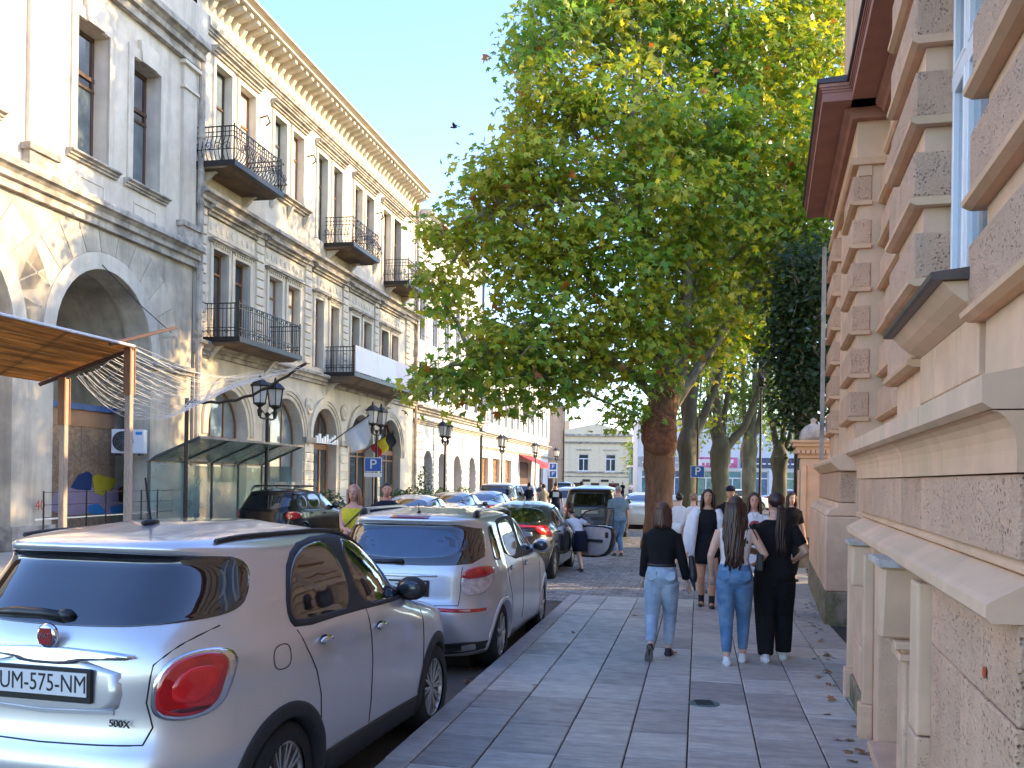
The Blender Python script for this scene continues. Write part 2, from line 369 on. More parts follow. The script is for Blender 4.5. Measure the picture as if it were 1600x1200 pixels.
# basement window: two lights, mullion column, keystone
MB().box(4.70, 6.80, -.48, -.40, -.05, 1.1).build('basement_dark', M['dark'], RB)  # matte dark sheet standing in for the shade inside the opening
stone(4.76, 6.80, -.5, -.10, 1.06, 1.38, 'stone_pale', .01, 'lintel')
stone(6.55, 6.798, -.42, -.02, -.05, 1.055, 'stone_low', .01, 'window_jamb'); stone(4.74, 6.55, -.42, .04, -.05, .06, 'stone_low', .01, 'window_sill')
b = MB()
for k in range(13): b.tube([(4.85 + k * .13, -.30, .06), (4.85 + k * .13, -.30, 1.06)], .009, 5)
for z in (.3, .6, .9): b.tube([(4.76, -.30, z), (6.55, -.30, z)], .009, 5)
b.build('iron_grille', M['iron'], RB)
stone(5.14, 5.40, -.36, .0, .06, .88, 'stone_low', .012, 'mullion_column')
MB().box(5.10, 5.44, -.36, .03, .86, .90).box(5.12, 5.42, -.36, .015, .90, .925).box(5.07, 5.47, -.36, .055, .925, .965).build('column_capital', M['stone_pale'], RB, bev=.006)
MB().prism([(5.16, .968), (5.38, .968), (5.50, 1.36), (5.04, 1.36)], 1, -.3, .12).build('keystone', M['stone_pale'], RB, bev=.015)
MB().prism([(5.00, 1.362), (5.54, 1.362), (5.50, 1.40), (5.05, 1.40)], 1, -.3, .15).build('keystone_cap', M['mould'], RB, bev=.006)
stone(4.50, 4.745, -.5, .03, .62, 1.34, 'stone_pale', .012, 'window_jamb'); stone(4.50, 4.745, -.5, .034, -.05, .62, 'stone_low', .012, 'window_jamb')
for z0, z1, xs in ((1.06, 1.38, (2.93, 3.42, 4.50)), (.47, 1.06, (2.93, 3.78, 4.50)), (-.05, .47, (2.93, 3.3, 4.50))):
    for a, c in zip(xs, xs[1:]): stone(a, c, -.5, -.03 + rr.uniform(-.006, .006), z0, z1, 'rough', .008, g=.003)
for z0, z1 in ((-.05, .47), (.47, 1.06), (1.06, 1.38)):
    for a in (-1.2, .2, 1.6): stone(a, a + (1.4 if a < 1.5 else 1.32), -.72, -.22, z0, z1, 'rough', .01)
# splayed ledge, block band, cove and top ledge
def ledges(x0, x1, y):
    band(x0, x1, [(y - .5, 1.38), (y + .05, 1.38), (y + .065, 1.395), (y + .065, 1.435), (y + .045, 1.45), (y - .07, 1.515), (y - .5, 1.515)], 'stone_pale', 'splayed_ledge')
    band(x0, x1, [(y - .5, 1.517), (y - .075, 1.517), (y - .05, 1.53), (y - .045, 1.548), (y - .06, 1.566), (y - .5, 1.566)], 'stone_pale', 'roll_moulding')
    x = x0 + .02
    while x < x1 - .1:
        l = min(rr.choice((.62, .70, .74)), x1 - x)
        if x1 - x - l < .3: l = x1 - x
        stone(x, x + l, y - .5, y - .03 + rr.uniform(-.004, .004), 1.57, 1.84, 'rough', .006, g=.003); x += l
    cv = [(y - .5, 1.842), (y - .015, 1.842), (y - .015, 1.905)] + [(y - .015 + .075 * (1 - math.cos(t * math.pi / 10)), 1.91 + .12 * math.sin(t * math.pi / 10)) for t in range(6)] + [(y - .5, 2.03)]
    x = x0
    while x < x1 - .05:
        l = min(1.25, x1 - x)
        if x1 - x - l < .35: l = x1 - x
        band(x + .002, x + l - .002, cv, 'stone', 'cove_stone'); 
        band(x + .002, x + l - .002, [(y - .5, 2.035), (y + .055, 2.035), (y + .085, 2.055), (y + .085, 2.14), (y - .18, 2.19), (y - .5, 2.19)], 'stone_pale', 'ledge_stone'); x += l
ledges(2.92, 8.24, 0); ledges(8.245, 12.28, -.42); ledges(-1.2, 2.915, -.22)
# rusticated courses
CZ = [2.60 + .55 * j for j in range(8)]
def courses(x0, x1, y, back, jl=0, jr=0, top=6.0, pitch=None, zlo=2.19):
    prev = zlo
    for z in CZ:
        if z > top - .2: break
        MB().box(x0 + (.05 if jl else 0), x1 - (.05 if jr else 0), back, y - .07, prev, z - .002).build('smooth_band', M['stone_pale'], RB)
        MB().prism([(back, z), (y - .01, z), (y + .03, z + .02), (y + .035, z + .045), (y - .01, z + .055), (back, z + .055)], 0, x0 - (.03 if jl else 0), x1 + (.03 if jr else 0)).build('drip_ledge', M['stone'], RB)
        n = max(1, round((x1 - x0) / (pitch or 1.6))); l = (x1 - x0) / n
        for i in range(n): stone(x0 + i * l, x0 + (i + 1) * l, back, y + rr.uniform(-.006, .008), z + .057, z + .375, 'rough', .014, g=.002)
        prev = z + .376
    if prev < top: MB().box(x0, x1, back, y - .07, prev, top).build('smooth_band', M['stone_pale'], RB)
courses(3.10, 4.78, -.22, -.60, jr=1, pitch=1.7, top=6.0)
courses(6.64, 7.98, -.22, -.60, jl=1, jr=1, pitch=1.4, top=6.0)
courses(8.03, 12.36, -.60, -.72, pitch=1.45, top=5.95)
courses(-1.2, 3.05, -.60, -.72, pitch=1.45, top=5.95)
courses(12.38, 13.85, -.27, -.5, jl=1, jr=1, pitch=1.6, top=5.9)
courses(13.9, 15.45, -.44, -.5, pitch=1.6, top=5.9)
courses(15.5, 17.15, -.24, -.5, jl=1, jr=1, pitch=1.7, top=5.9)
# apron under the window, sill, window
MB().box(4.78, 6.64, -.60, -.32, 2.19, 2.34).build('apron_base', M['stone_pale'], RB)
for a, c in ((4.80, 5.24), (5.27, 5.40), (5.43, 6.02), (6.05, 6.17), (6.20, 6.62)):
    MB().box(a, c, -.60, -.27, 2.34, 2.66).build('apron_panel', M['stone_pale'], RB, bev=.006)
MB().prism([(-.6, 2.66), (-.27, 2.66), (-.20, 2.70), (-.15, 2.74), (-.10, 2.80), (-.6, 2.80)], 0, 4.76, 6.66).build('sill_moulding', M['stone_pale'], RB)
MB().prism([(-.56, 2.803), (-.06, 2.803), (-.04, 2.81), (-.04, 2.84), (-.56, 2.90)], 0, 4.72, 6.70).build('window_sill', M['metal_sill'], RB)
wf = MB()
WX0, WX1, WZ0, WZ1 = 4.78, 6.64, 2.9, 5.25
wf.box(WX0, WX0 + .07, -.53, -.45, WZ0, WZ1).box(WX1 - .07, WX1, -.53, -.45, WZ0, WZ1).box(WX0, WX1, -.53, -.452, WZ0, WZ0 + .07).box(WX0, WX1, -.53, -.452, WZ1 - .07, WZ1).box(WX0, WX1, -.53, -.445, 4.45, 4.55)
for x in (5.30, 6.10): wf.box(x, x + .09, -.53, -.448, WZ0, WZ1)
win = wf.build('window', M['white_frame'], RB, bev=.006)
for a, c in ((4.85, 5.30), (5.39, 6.10), (6.19, 6.57)):
    for z0, z1 in ((2.97, 4.45), (4.55, 5.18)):
        s_ = MB().box(a, a + .04, -.50, -.44, z0, z1).box(c - .04, c, -.50, -.44, z0, z1).box(a + .04, c - .04, -.50, -.442, z0, z0 + .04).box(a + .04, c - .04, -.50, -.442, z1 - .04, z1)
        s_.build('sash', M['white_frame'], win, bev=.005)
        MB().box(a + .04, c - .04, -.488, -.476, z0 + .04, z1 - .04).build('pane', M['glass_sky'], win)
MB().box(4.78, 6.64, -.62, -.58, 2.9, 5.3).build('window_recess', M['dark'], RB)
stone(4.78, 6.64, -.60, -.30, 5.26, 5.62, 'stone_pale', .02, 'lintel'); MB().prism([(5.45, 5.0), (5.95, 5.0), (6.12, 5.75), (5.28, 5.75)], 1, -.6, -.12).build('keystone', M['stone'], RB, bev=.02)
# pilaster plinths
for x0, x1, y in ((12.3, 17.25, 0.0),):
    stone(x0, x1, -.6, y, .42, 1.38, 'stone_low', .015, 'plinth'); MB().box(x0 - .01, x1, -.6, y + .012, -.05, .42).build('mossy_plinth', M['moss'], RB, bev=.015)
    MB().prism([(-.6, 1.382), (y, 1.382), (y - .05, 1.47), (y - .14, 1.50), (y - .14, 1.55), (-.6, 1.55)], 0, x0 + .08, x1).build('plinth_cap', M['stone_pale'], RB, bev=.01)
    stone(x0 + .1, x1, -.6, y - .16, 1.552, 1.96, 'rough', .02)
    MB().prism([(-.6, 1.962), (y - .16, 1.962), (y - .10, 2.02), (y - .04, 2.07), (y - .04, 2.13), (y - .2, 2.19), (-.6, 2.19)], 0, x0 + .0, x1).build('ledge_stone', M['stone_pale'], RB, bev=.01)
# frieze and cornice
def corn(x0, x1, y):
    MB().box(x0, x1, -.75, y - .05, 5.95, 6.420).build('frieze', M['stone_pale'], RB)
    band(x0 - .04, x1 + .04, [(-.75, 5.86), (y, 5.86), (y + .03, 5.89), (y + .03, 5.95), (-.75, 5.95)], 'stone', 'architrave')
    o = y + .44
    band(x0 - .12, x1 + .12, [(-.75, 6.420), (y + .02, 6.420), (y + .05, 6.470), (y + .10, 6.500), (y + .12, 6.560), (-.75, 6.560)], 'cornice_red', 'bed_moulding')
    band(x0 - .38, x1 + .38, [(-.75, 6.562), (o - .04, 6.562), (o - .04, 6.670), (-.75, 6.670)], 'cornice_red', 'corona')
    for k, (a, z0, z1) in enumerate(((-.03, 6.672, 6.700), (-.015, 6.702, 6.730), (0, 6.732, 6.775))): band(x0 - .39 - k * .015, x1 + .39 + k * .015, [(-.75, z0), (o + a, z0), (o + a, z1), (-.75, z1)], 'cornice_red', 'fillet')
    band(x0 - .44, x1 + .44, [(-.75, 6.777), (o + .03, 6.777), (o + .03, 6.830), (-.75, 6.900)], 'roofdark', 'gutter')
corn(-4.5, 12.0, -.62); corn(12.38, 16.9, -.27)
b = MB().box(12.8, 16.6, -2.2, -.45, 6.8, 10.6).build('attic_block', M['pinkwall'], RB)
for a, c in ((13.2, 14.4), (14.9, 16.2)): MB().box(a, c, -.5, -.41, 7.4, 10.0).build('attic_panel', M['stone_pale'], RB, bev=.02)
MB().add([(-5, -.75, 6.87), (17.2, -.75, 6.87), (17.2, -4, 8.5), (-5, -4, 8.5)], [(0, 1, 2, 3)]).build('roof', M['roofdark'], RB)
MB().box(16.75, 16.82, -.2, -.13, 2.2, 5.9).build('drainpipe', M['mould'], RB)
# rust mark on the rough wall
MB().lathe([(.0, .0), (.022, .0), (.02, .004), (0, .004)], 9, (0, 0, 0), 1).build('rust_stain', mk('rust', (.45, .08, .02), .9, var=.5, scale=30), RB, loc=(3.36, -.024, 1.15))
# gate pier and railings beyond the building
p = at(1269, 800, 20.0)
GP = thing('gate_pier', 'pale stone gate pier with moulded capital and small dome beyond the pink building', 'gate pier', (p.x, p.y, -.12), RR)
MB().box(-.34, .34, -.34, .34, 0, .75).build('pier_base', M['moss'], GP, bev=.03)
MB().box(-.27, .27, -.27, .27, .75, 2.45).build('pier_shaft', M['stone_pale'], GP, bev=.02)
b = MB()
for y in (-.2, .2): b.box(-.33, -.27, y - .06, y + .06, .75, 2.3)
b.box(-.30, .30, .27, .31, 1.0, 2.2).build('pier_pilasters', M['stone_pale'], GP, bev=.01)
MB().box(-.31, .31, -.31, .31, 2.45, 2.52).box(-.36, .36, -.36, .36, 2.62, 2.69).box(-.42, .42, -.42, .42, 2.69, 2.77).box(-.46, .46, -.46, .46, 2.77, 2.83).box(-.31, .31, -.31, .31, 2.52, 2.62).build('pier_capital', M['stone'], GP, bev=.01)
b = MB()
for k in range(7): b.box(-.40, -.34, -.30 + k * .1 - .025, -.25 + k * .1, 2.55, 2.62)
for k in range(7): b.box(-.30 + k * .1 - .025, -.25 + k * .1, .34, .40, 2.55, 2.62)
b.build('dentils', M['stone_pale'], GP)
MB().lathe([(.30, 2.83), (.30, 2.90), (.27, 3.02), (.18, 3.14), (.06, 3.2), (.05, 3.24), (.08, 3.28), (.0, 3.33)], 16).build('pier_dome', M['mould'], GP, smooth=True)
q = GP.location; d = Vector((math.sin(math.atan(RT)), math.cos(math.atan(RT)), 0))
FE = thing('iron_railing', 'black iron railing running on from the stone gate pier', 'railing', (q.x, q.y, -.12), RR)
for k in range(60):
    MB().tube([(.5 + k * .16, 0, .3), (.5 + k * .16, 0, 1.9), (.5 + k * .16, 0, 2.02)], [.013, .013, .002], 5).build('railing_bar', M['iron'], FE) if k < 40 else None
MB().box(.3, 7, -.25, .25, -.1, .3).build('railing_plinth', M['stone_low'], FE)
MB().box(.3, 7, -.02, .02, .4, .44).box(.3, 7, -.02, .02, 1.7, 1.74).build('railing_rail', M['iron'], FE)
# ------------------------------------------------------------------ left street front; local x along, y INTO the building, z up
def arc(a, c, top, n=14):        # points of a round arch from (a, spring) over to (c, spring)
    r = (c - a) / 2; sp = max(.1, top - r)
    return [((a + c) / 2 - r * math.cos(math.pi * i / n), sp + (top - sp) * math.sin(math.pi * i / n)) for i in range(n + 1)], sp
def facade(mb, s0, s1, z0, z1, holes, dep, y=0.0, mi=0, mj=None):
    mj = mi if mj is None else mj
    xs = sorted({s0, s1} | {h[0] for h in holes} | {h[1] for h in holes}); zs = sorted({z0, z1} | {h[2] for h in holes} | {h[3] for h in holes})
    xs = [x for x in xs if s0 <= x <= s1]; zs = [z for z in zs if z0 <= z <= z1]
    for i in range(len(xs) - 1):
        for j in range(len(zs) - 1):
            cx, cz = (xs[i] + xs[i + 1]) / 2, (zs[j] + zs[j + 1]) / 2
            if any(h[0] < cx < h[1] and h[2] < cz < h[3] for h in holes): continue
            mb.quad((xs[i], y, zs[j]), (xs[i + 1], y, zs[j]), (xs[i + 1], y, zs[j + 1]), (xs[i], y, zs[j + 1]), mi)
    for h in holes:
        a, c, b0, t = h[:4]; e = y + dep
        if len(h) > 4 and h[4]:
            pts, sp = arc(a, c, t)
            if len(h) > 5: pts = [(px, max(b0, pz)) for px, pz in pts]
            for (x0, p0), (x1, p1) in zip(pts, pts[1:]):
                mb.quad((x0, y, p0), (x1, y, p1), (x1, y, t), (x0, y, t), mi)
                mb.quad((x0, y, p0), (x1, y, p1), (x1, e, p1), (x0, e, p0), mj)
            top = sp
        else:
            top = t; mb.quad((a, y, t), (c, y, t), (c, e, t), (a, e, t), mj)
        if top > b0:
            mb.quad((a, y, b0), (a, y, top), (a, e, top), (a, e, b0), mj); mb.quad((c, y, b0), (c, y, top), (c, e, top), (c, e, b0), mj)
        mb.quad((a, y, b0), (c, y, b0), (c, e, b0), (a, e, b0), mj)
def archring(mb, a, c, top, w, y0, y1, mi=0, n=16, down=0.0):
    pts, sp = arc(a, c, top, n); m = (a + c) / 2; r = (c - a) / 2
    out = [(m + (px - m) * (r + w) / r, sp + (pz - sp) * (top - sp + w) / (top - sp)) for px, pz in pts]
    if down: pts = [(a, sp - down)] + pts + [(c, sp - down)]; out = [(a - w, sp - down)] + out + [(c + w, sp - down)]
    for i in range(len(pts) - 1):
        A, B, C, D = pts[i], pts[i + 1], out[i + 1], out[i]
        q = [(p[0], y0, p[1]) for p in (A, B, C, D)] + [(p[0], y1, p[1]) for p in (A, B, C, D)]
        mb.add(q, [(0, 1, 2, 3), (2, 3, 7, 6), (0, 1, 5, 4), (0, 3, 7, 4), (1, 2, 6, 5)], mi)
def window(par, a, c, z0, z1, y, fm, gm, tr=.68, mull=True, arch=False, w=.07, name='window'):
    if not arch:
        f = MB().box(a, a + w, y - .05, y + .03, z0, z1).box(c - w, c, y - .05, y + .03, z0, z1).box(a + w, c - w, y - .05, y + .028, z0, z0 + w).box(a + w, c - w, y - .05, y + .028, z1 - w, z1)
        zt = z0 + (z1 - z0) * tr
        if tr: f.box(a + w, c - w, y - .06, y + .026, zt, zt + w)
        if mull: f.box((a + c) / 2 - w / 2, (a + c) / 2 + w / 2, y - .055, y + .024, z0 + w, zt if tr else z1 - w)
        o = f.build(name, M[fm], par); MB().box(a + w, c - w, y - .012, y + .012, z0 + w, z1 - w).build('pane', M[gm], o)
    else:
        f = MB(); archring(f, a + w, c - w, z1 - w, w, y - .05, y + .03, n=12, down=(z1 - (c - a) / 2) - z0 if z1 - (c - a) / 2 > z0 else 0)
        for k in range(1, 3): x = a + (c - a) * k / 3; f.box(x - .03, x + .03, y - .05, y + .02, z0, z1 - .35)
        f.box(a, c, y - .055, y + .022, z1 - (c - a) * .62, z1 - (c - a) * .62 + .07)
        o = f.build(name, M[fm], par)
        pts, sp = arc(a, c, z1, 12); pts = [(c, z0)] + [(a, z0)] + pts if sp > z0 else pts
        MB().prism(pts, 1, y - .01, y + .01).build('pane', M[gm], o)
    return o
def profile(mb, x0, x1, prof, mi=0): mb.prism(prof, 0, x0, x1, mi)
def string(par, x0, x1, z, h, proj, m='mould', name='string_course', y=0.0):
    p = [(y + .02, z), (y - proj * .35, z), (y - proj * .35, z + h * .3), (y - proj * .6, z + h * .34), (y - proj * .6, z + h * .55), (y - proj * .8, z + h * .68), (y - proj, z + h * .72), (y - proj, z + h * .9), (y - proj * .9, z + h), (y + .02, z + h)]
    return MB().prism(p, 0, x0, x1).build(name, M[m], par)
def S(px, py): return onL(px, py)[0]
def Z(px, py): return onL(px, py)[1]
def pipe(par, x, y, z0, z1, r=.07, m='mould'):
    b = MB().tube([(x, y, z0), (x, y, z1)], r, 8)
    b.lathe([(r, z1 - .1), (r * 2.2, z1 + .25), (r * 2.2, z1 + .45), (r, z1 + .46)], 8, (x, y, 0))
    for k in range(1, int((z1 - z0) / 2)): b.lathe([(r * 1.25, 0), (r * 1.25, .08)], 8, (x, y, z0 + k * 2))
    return b.build('drainpipe', M[m], par)
lr = random.Random(5)
# ================= building A: arcade with two tall windows over it
BA = thing('arcade_building', 'weathered pale building with open arches and tall empty upper windows beside the drainpipe', 'building', (LX0, 0, 0), RL)
A1 = S(303, 300)                                   # its far end
STR = 8.05
ar2 = (S(84, 560), S(236, 560), 0.0, 7.05, 1); ar1 = (ar2[0] - 5.6, ar2[0] - 1.35, 0.0, 7.05, 1)
w1 = (S(119, 150), S(169, 150), Z(119, 238), Z(119, 22)); w2 = (S(206, 200), S(249, 200), w1[2], w1[3]); dw = w2[0] - w1[0]
w0 = (w1[0] - 4.1, w1[1] - 4.1, w1[2], w1[3]); wm = (w0[0] - dw, w0[1] - dw, w1[2], w1[3])
b = MB(); facade(b, 8, A1, 0, STR, [ar1, ar2], .75, mi=0, mj=0); facade(b, 8, A1, STR, 15.6, [w1, w2, w0, wm], .5, mi=1, mj=1)
b.box(8, A1, 1.4, 1.6, 0, 3.6, 0).box(8, A1 - .02, .76, 6, 7.6, 8.4, 0).box(8, 8.2, .8, 6, 8.4, 15.5, 1).box(8, A1 - .02, 3.4, 3.6, 8.4, 15.5, 1)
b.quad((8, 3.2, 3.4), (A1, 3.2, 3.4), (A1, 3.2, 7.7), (8, 3.2, 7.7), 0)
b.build('wall', [M['plasterLow'], M['plasterA']], BA)
MB().box(A1 - .5, A1 - .02, .02, 6, 0, 15.5).build('party_wall', M['plasterLow'], BA)
b = MB()   # vault behind the arches
for a in (ar1, ar2):
    pts, sp = arc(a[0] - .1, a[1] + .1, 7.3)
    for (x0, p0), (x1, p1) in zip(pts, pts[1:]): b.quad((x0, .75, p0), (x1, .75, p1), (x1, 3.2, p1), (x0, 3.2, p0))
b.build('vault', M['plasterLow'], BA)
for a in (ar1, ar2):
    b = MB(); archring(b, a[0], a[1], 7.05, .42, -.035, .02, n=20); b.build('arch_ring', M['plasterB'], BA)
# rays of voussoir joints as thin raised stones round the arch
for a in (ar1, ar2):
    m, r = (a[0] + a[1]) / 2, (a[1] - a[0]) / 2; sp = 7.05 - r; n = 13
    for k in range(n):
        t0, t1 = math.pi * (k + .02) / n, math.pi * (k + .98) / n
        r0, r1 = r + .44, r + .44 + .95
        P = [(m - r0 * math.cos(t0), sp + r0 * math.sin(t0)), (m - r0 * math.cos(t1), sp + r0 * math.sin(t1)), (m - r1 * math.cos(t1), min(STR - .05, sp + r1 * math.sin(t1))), (m - r1 * math.cos(t0), min(STR - .05, sp + r1 * math.sin(t0)))]
        MB().prism(P, 1, -.022, .01).build('voussoir', M['plasterLow'], BA)
for x0, x1 in ((ar1[1], ar2[0]), (ar2[1], A1 - .05)):    # imposts and pier plinths
    MB().box(x0 - .04, x1 + .02, -.10, .3, sp - .30, sp - .2).box(x0 - .08, x1 + .02, -.18, .3, sp - .2, sp - .06).build('impost', M['mould'], BA)
    MB().box(x0 - .06, x1 + .02, -.10, .3, 0, .55).build('pier_plinth', M['mould'], BA)
string(BA, 8, A1 + .02, STR, .62, .42)
for x0 in (w1[0] - 1.72, A1 - .78, w1[0] - 5.9):   # pilaster strips on pedestals
    MB().box(x0, x0 + .72, -.10, .02, STR + 1.2, 14.0).build('pilaster_strip', M['plasterA'], BA)
    MB().box(x0 - .10, x0 + .82, -.20, .02, STR + .64, STR + 1.05).box(x0 - .17, x0 + .89, -.27, .02, STR + 1.05, STR + 1.2).build('pedestal', M['mould'], BA)
    MB().box(x0 - .06, x0 + .78, -.16, .02, 13.2, 13.28).build('neck_band', M['plasterA'], BA); MB().box(x0 - .10, x0 + .82, -.20, .02, 13.9, 14.0).build('capital', M['plasterA'], BA)
string(BA, 8, A1 + .02, 14.05, .75, .5); MB().box(8, A1, -.4, .3, 14.85, 15.7).build('parapet', M['plasterA'], BA)
for w in (w1, w2, w0, wm):
    MB().box(w[0] - .22, w[0], -.05, .02, w[2], w[3] + .02).box(w[1], w[1] + .22, -.05, .02, w[2], w[3] + .02).box(w[0] - .22, w[1] + .22, -.05, .02, w[3] + .02, w[3] + .3).build('window_surround', M['plasterA'], BA)
    MB().prism([(w[0] + .3, w[3] + .0), (w[1] - .3, w[3] + .0), (w[1] - .2, w[3] + .55), (w[0] + .2, w[3] + .55)], 1, -.12, .02).build('keystone', M['plasterA'], BA)
    string(BA, w[0] - .35, w[1] + .35, w[2] - .2, .2, .22, name='window_sill')
    for a, c in ((w[0] + .1, w[1] - .1),):
        MB().box(a, c, -.025, .02, w[2] - 1.1, w[2] - 1.04).box(a, c, -.025, .02, w[2] - .55, w[2] - .5).box(a, a + .06, -.025, .02, w[2] - 1.04, w[2] - .55).box(c - .06, c, -.025, .02, w[2] - 1.04, w[2] - .55).build('apron_panel', M['plasterA'], BA)
    zt = w[2] + (w[3] - w[2]) * .66
    f = MB().box(w[0], w[0] + .09, .42, .5, w[2], w[3]).box(w[1] - .09, w[1], .42, .5, w[2], w[3]).box(w[0], w[1], .40, .5, zt, zt + .1).box(w[0], w[1], .40, .5, zt - .28, zt - .2).box(w[0], w[1], .42, .5, w[3] - .1, w[3]).build('window', M['wood_dark'], BA)
    MB().box(w[0] + .09, w[1] - .09, .45, .47, w[2], zt - .28).build('pane', mk('oldglass', (.16, .19, .20), .12, var=.3, scale=2), f)
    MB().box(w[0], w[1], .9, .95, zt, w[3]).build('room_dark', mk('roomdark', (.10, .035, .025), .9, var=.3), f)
pipe(BA, A1 + .12, -.16, 0, Z(300, 40), .10)
# behind the arch: boarded shop front, tan and blue bands
BY = 1.38
for k in range(6):
    a = ar2[0] - .1 + k * .75
    MB().box(a + .006, a + .744, BY - .03 + .006 * (k % 2), BY, .25, 3.05).build('board', mk('chip' + 'abc'[k % 3], (.40, .26, .15), .85, var=.4, scale=14, col2=(.27, .17, .10), c2amt=.7, c2scale=6) if k < 3 else bpy.data.materials['chip' + 'abc'[k % 3]], BA)
MB().box(ar2[0] - .3, ar2[1] + .3, BY - .05, BY, 3.05, 3.5).build('tan_fascia', mk('tanfascia', (.45, .25, .13), .7, var=.1), BA)
MB().box(ar2[0] - .3, ar2[1] + .3, BY - .12, BY + .02, 3.5, 3.66).build('blue_rail', mk('bluerail', (.10, .17, .33), .5), BA)
gm = [mk('paint' + n, c, .6, var=.12, scale=3) for n, c in (('blue', (.02, .05, .16)), ('yellow', (.62, .47, .03)), ('lilac', (.42, .30, .38)), ('sky', (.05, .26, .55)), ('umber', (.09, .04, .03)))]
def blob(pts, m, y):
    return MB().prism(pts, 1, y, y - .006).build('mural_patch', m, BA)
def mp(px, py):
    s_, z_ = onL(px, py, -BY); return (s_, z_)
for pts, m, k in (([(70, 795), (85, 768), (110, 760), (150, 762), (165, 780), (160, 800), (100, 806)], 2, 0), ([(160, 775), (185, 758), (210, 770), (212, 800), (165, 803)], 2, 0),
               ([(108, 762), (120, 742), (135, 736), (142, 742), (140, 766), (118, 765)], 0, 1), ([(142, 745), (150, 740), (165, 746), (180, 748), (174, 762), (158, 774), (146, 770)], 1, 1),
               ([(135, 790), (150, 786), (165, 800), (158, 804), (136, 802)], 3, 1), ([(170, 792), (200, 786), (216, 800), (172, 802)], 3, 1), ([(182, 764), (196, 756), (206, 766), (200, 786), (184, 785)], 4, 1)):
    blob([mp(*q) for q in pts], gm[m], BY - .036 - .007 * k)
# air conditioner
a0, z0 = onL(176, 707, -BY + .35); a1, z1 = onL(228, 672, -BY + .35); a0 += .05; a1 += .42; z1 += .12; z0 -= .06
AC = thing('air_conditioner', 'white air conditioner box with round fan grille hung under the arch', 'air conditioner')
p0_, p1_ = at(172, 708, 25.4), at(222, 671, 25.4); AC.rotation_euler = (0, 0, R(6)); AC.location = p0_ + Vector((0, .3, 0))
W_, H_ = p1_.x - p0_.x, p1_.z - p0_.z
MB().box(0, W_, -.32, 0, 0, H_).build('case', M['white'], AC, bev=.02, seg=2)
MB().lathe([(H_ * .42, -.335), (H_ * .42, -.318), (0, -.318)], 24, (W_ * .36, 0, H_ * .5), 1).build('fan_recess', M['black'], AC)
b = MB()
for k in range(5): r = H_ * .42 * (k + 1) / 5; b.tube([(W_ * .36 + r * math.cos(t * .35), -.34, H_ * .5 + r * math.sin(t * .35)) for t in range(19)], .006, 4)
for k in range(8): b.tube([(W_ * .36, -.34, H_ * .5), (W_ * .36 + H_ * .42 * math.cos(k * .785), -.34, H_ * .5 + H_ * .42 * math.sin(k * .785))], .006, 4)
b.build('fan_grille', mk('acgrille', (.12, .14, .16), .5), AC)
MB().box(W_ * .74, W_ * .94, -.325, -.318, H_ * .78, H_ * .9).build('badge', gm[3], AC)
MB().box(.1, .16, -.3, .04, -.06, 0).box(W_ - .16, W_ - .1, -.3, .04, -.06, 0).build('bracket', M['iron'], AC)
text('40', 'painted_number', .34, mk('redpaint', (.50, .10, .06), .8), BA, (S(56, 790), -.115, Z(56, 790)), (R(90), 0, 0), .001)
M['balc'] = mk('balc', (.20, .135, .085), .85, var=.3, scale=3, col2=(.05, .04, .03), c2amt=.7); M['curtain2'] = mk('curtain2', (.70, .69, .64), .25, var=.2, scale=2, spec=.5, stretch=(6, 6, .5))
# ================= building B: three storeys, iron balconies, bracketed cornice
BB = thing('balcony_building', 'three storey cream building with curved iron balconies and a bracketed cornice', 'building', (LX0, 0, 0), RL)
B0, B1 = A1 + .03, S(650, 400)
ZS2, ZE, ZF = Z(303, 290), Z(420, 62), 6.05      # string under the top storey, eave, first floor slab
pr1 = [(331, 355, 365, 389), (419, 440, 449, 468), (492, 505, 516, 529), (549, 561, 568, 580), (596, 607, 612, 622)]
pr2 = [(335, 360, 373, 398), (428, 447, 457, 474), (497, 512, 521, 535), (555, 567, 573, 585), (600, 612, 617, 628)]
WT1, WB1 = Z(331, 388), ZF + .12; WT2 = Z(335, 98); WB2 = ZS2 + 1.55; DB2 = ZS2 + .78
holes1, holes2 = [], []
for p in pr1:
    for a, c in ((p[0], p[1]), (p[2], p[3])):
        x0, x1 = S(a, 440), S(c, 440); holes1.append((x0, min(x1, x0 + 1.05) if x1 - x0 > 1.05 else x1, WB1, WT1))
for i, p in enumerate(pr2):
    for a, c in ((p[0], p[1]), (p[2], p[3])):
        x0, x1 = S(a, 190), S(c, 190); holes2.append((x0, x1, DB2 if i in (0, 2, 4) else WB2, WT2))
ga = [(324, 386, 608), (418, 473, 622), (488, 526, 638), (545, 583, 648), (592, 626, 656)]
holes0 = [(S(a, 690), S(c, 690), .15, Z((a + c) / 2, t), 1) for a, c, t in ga]
MZ = ZF - .55
b = MB(); facade(b, B0, B1, 0, MZ, holes0, .55, mi=0, mj=0); facade(b, B0, B1, MZ, ZS2, holes1, .35, mi=0); facade(b, B0, B1, ZS2, ZE - .1, holes2, .35, mi=0)
b.box(B0, B1, .9, 9, 0, ZE - .3, 0)
b.build('wall', [M['plasterB']], BB)
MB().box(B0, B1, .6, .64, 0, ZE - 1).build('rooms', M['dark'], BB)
MB().prism([(.0, ZE + .02), (6, ZE + 2), (9, ZE + .02)], 0, B0, B1).build('roof', M['roofdark'], BB)
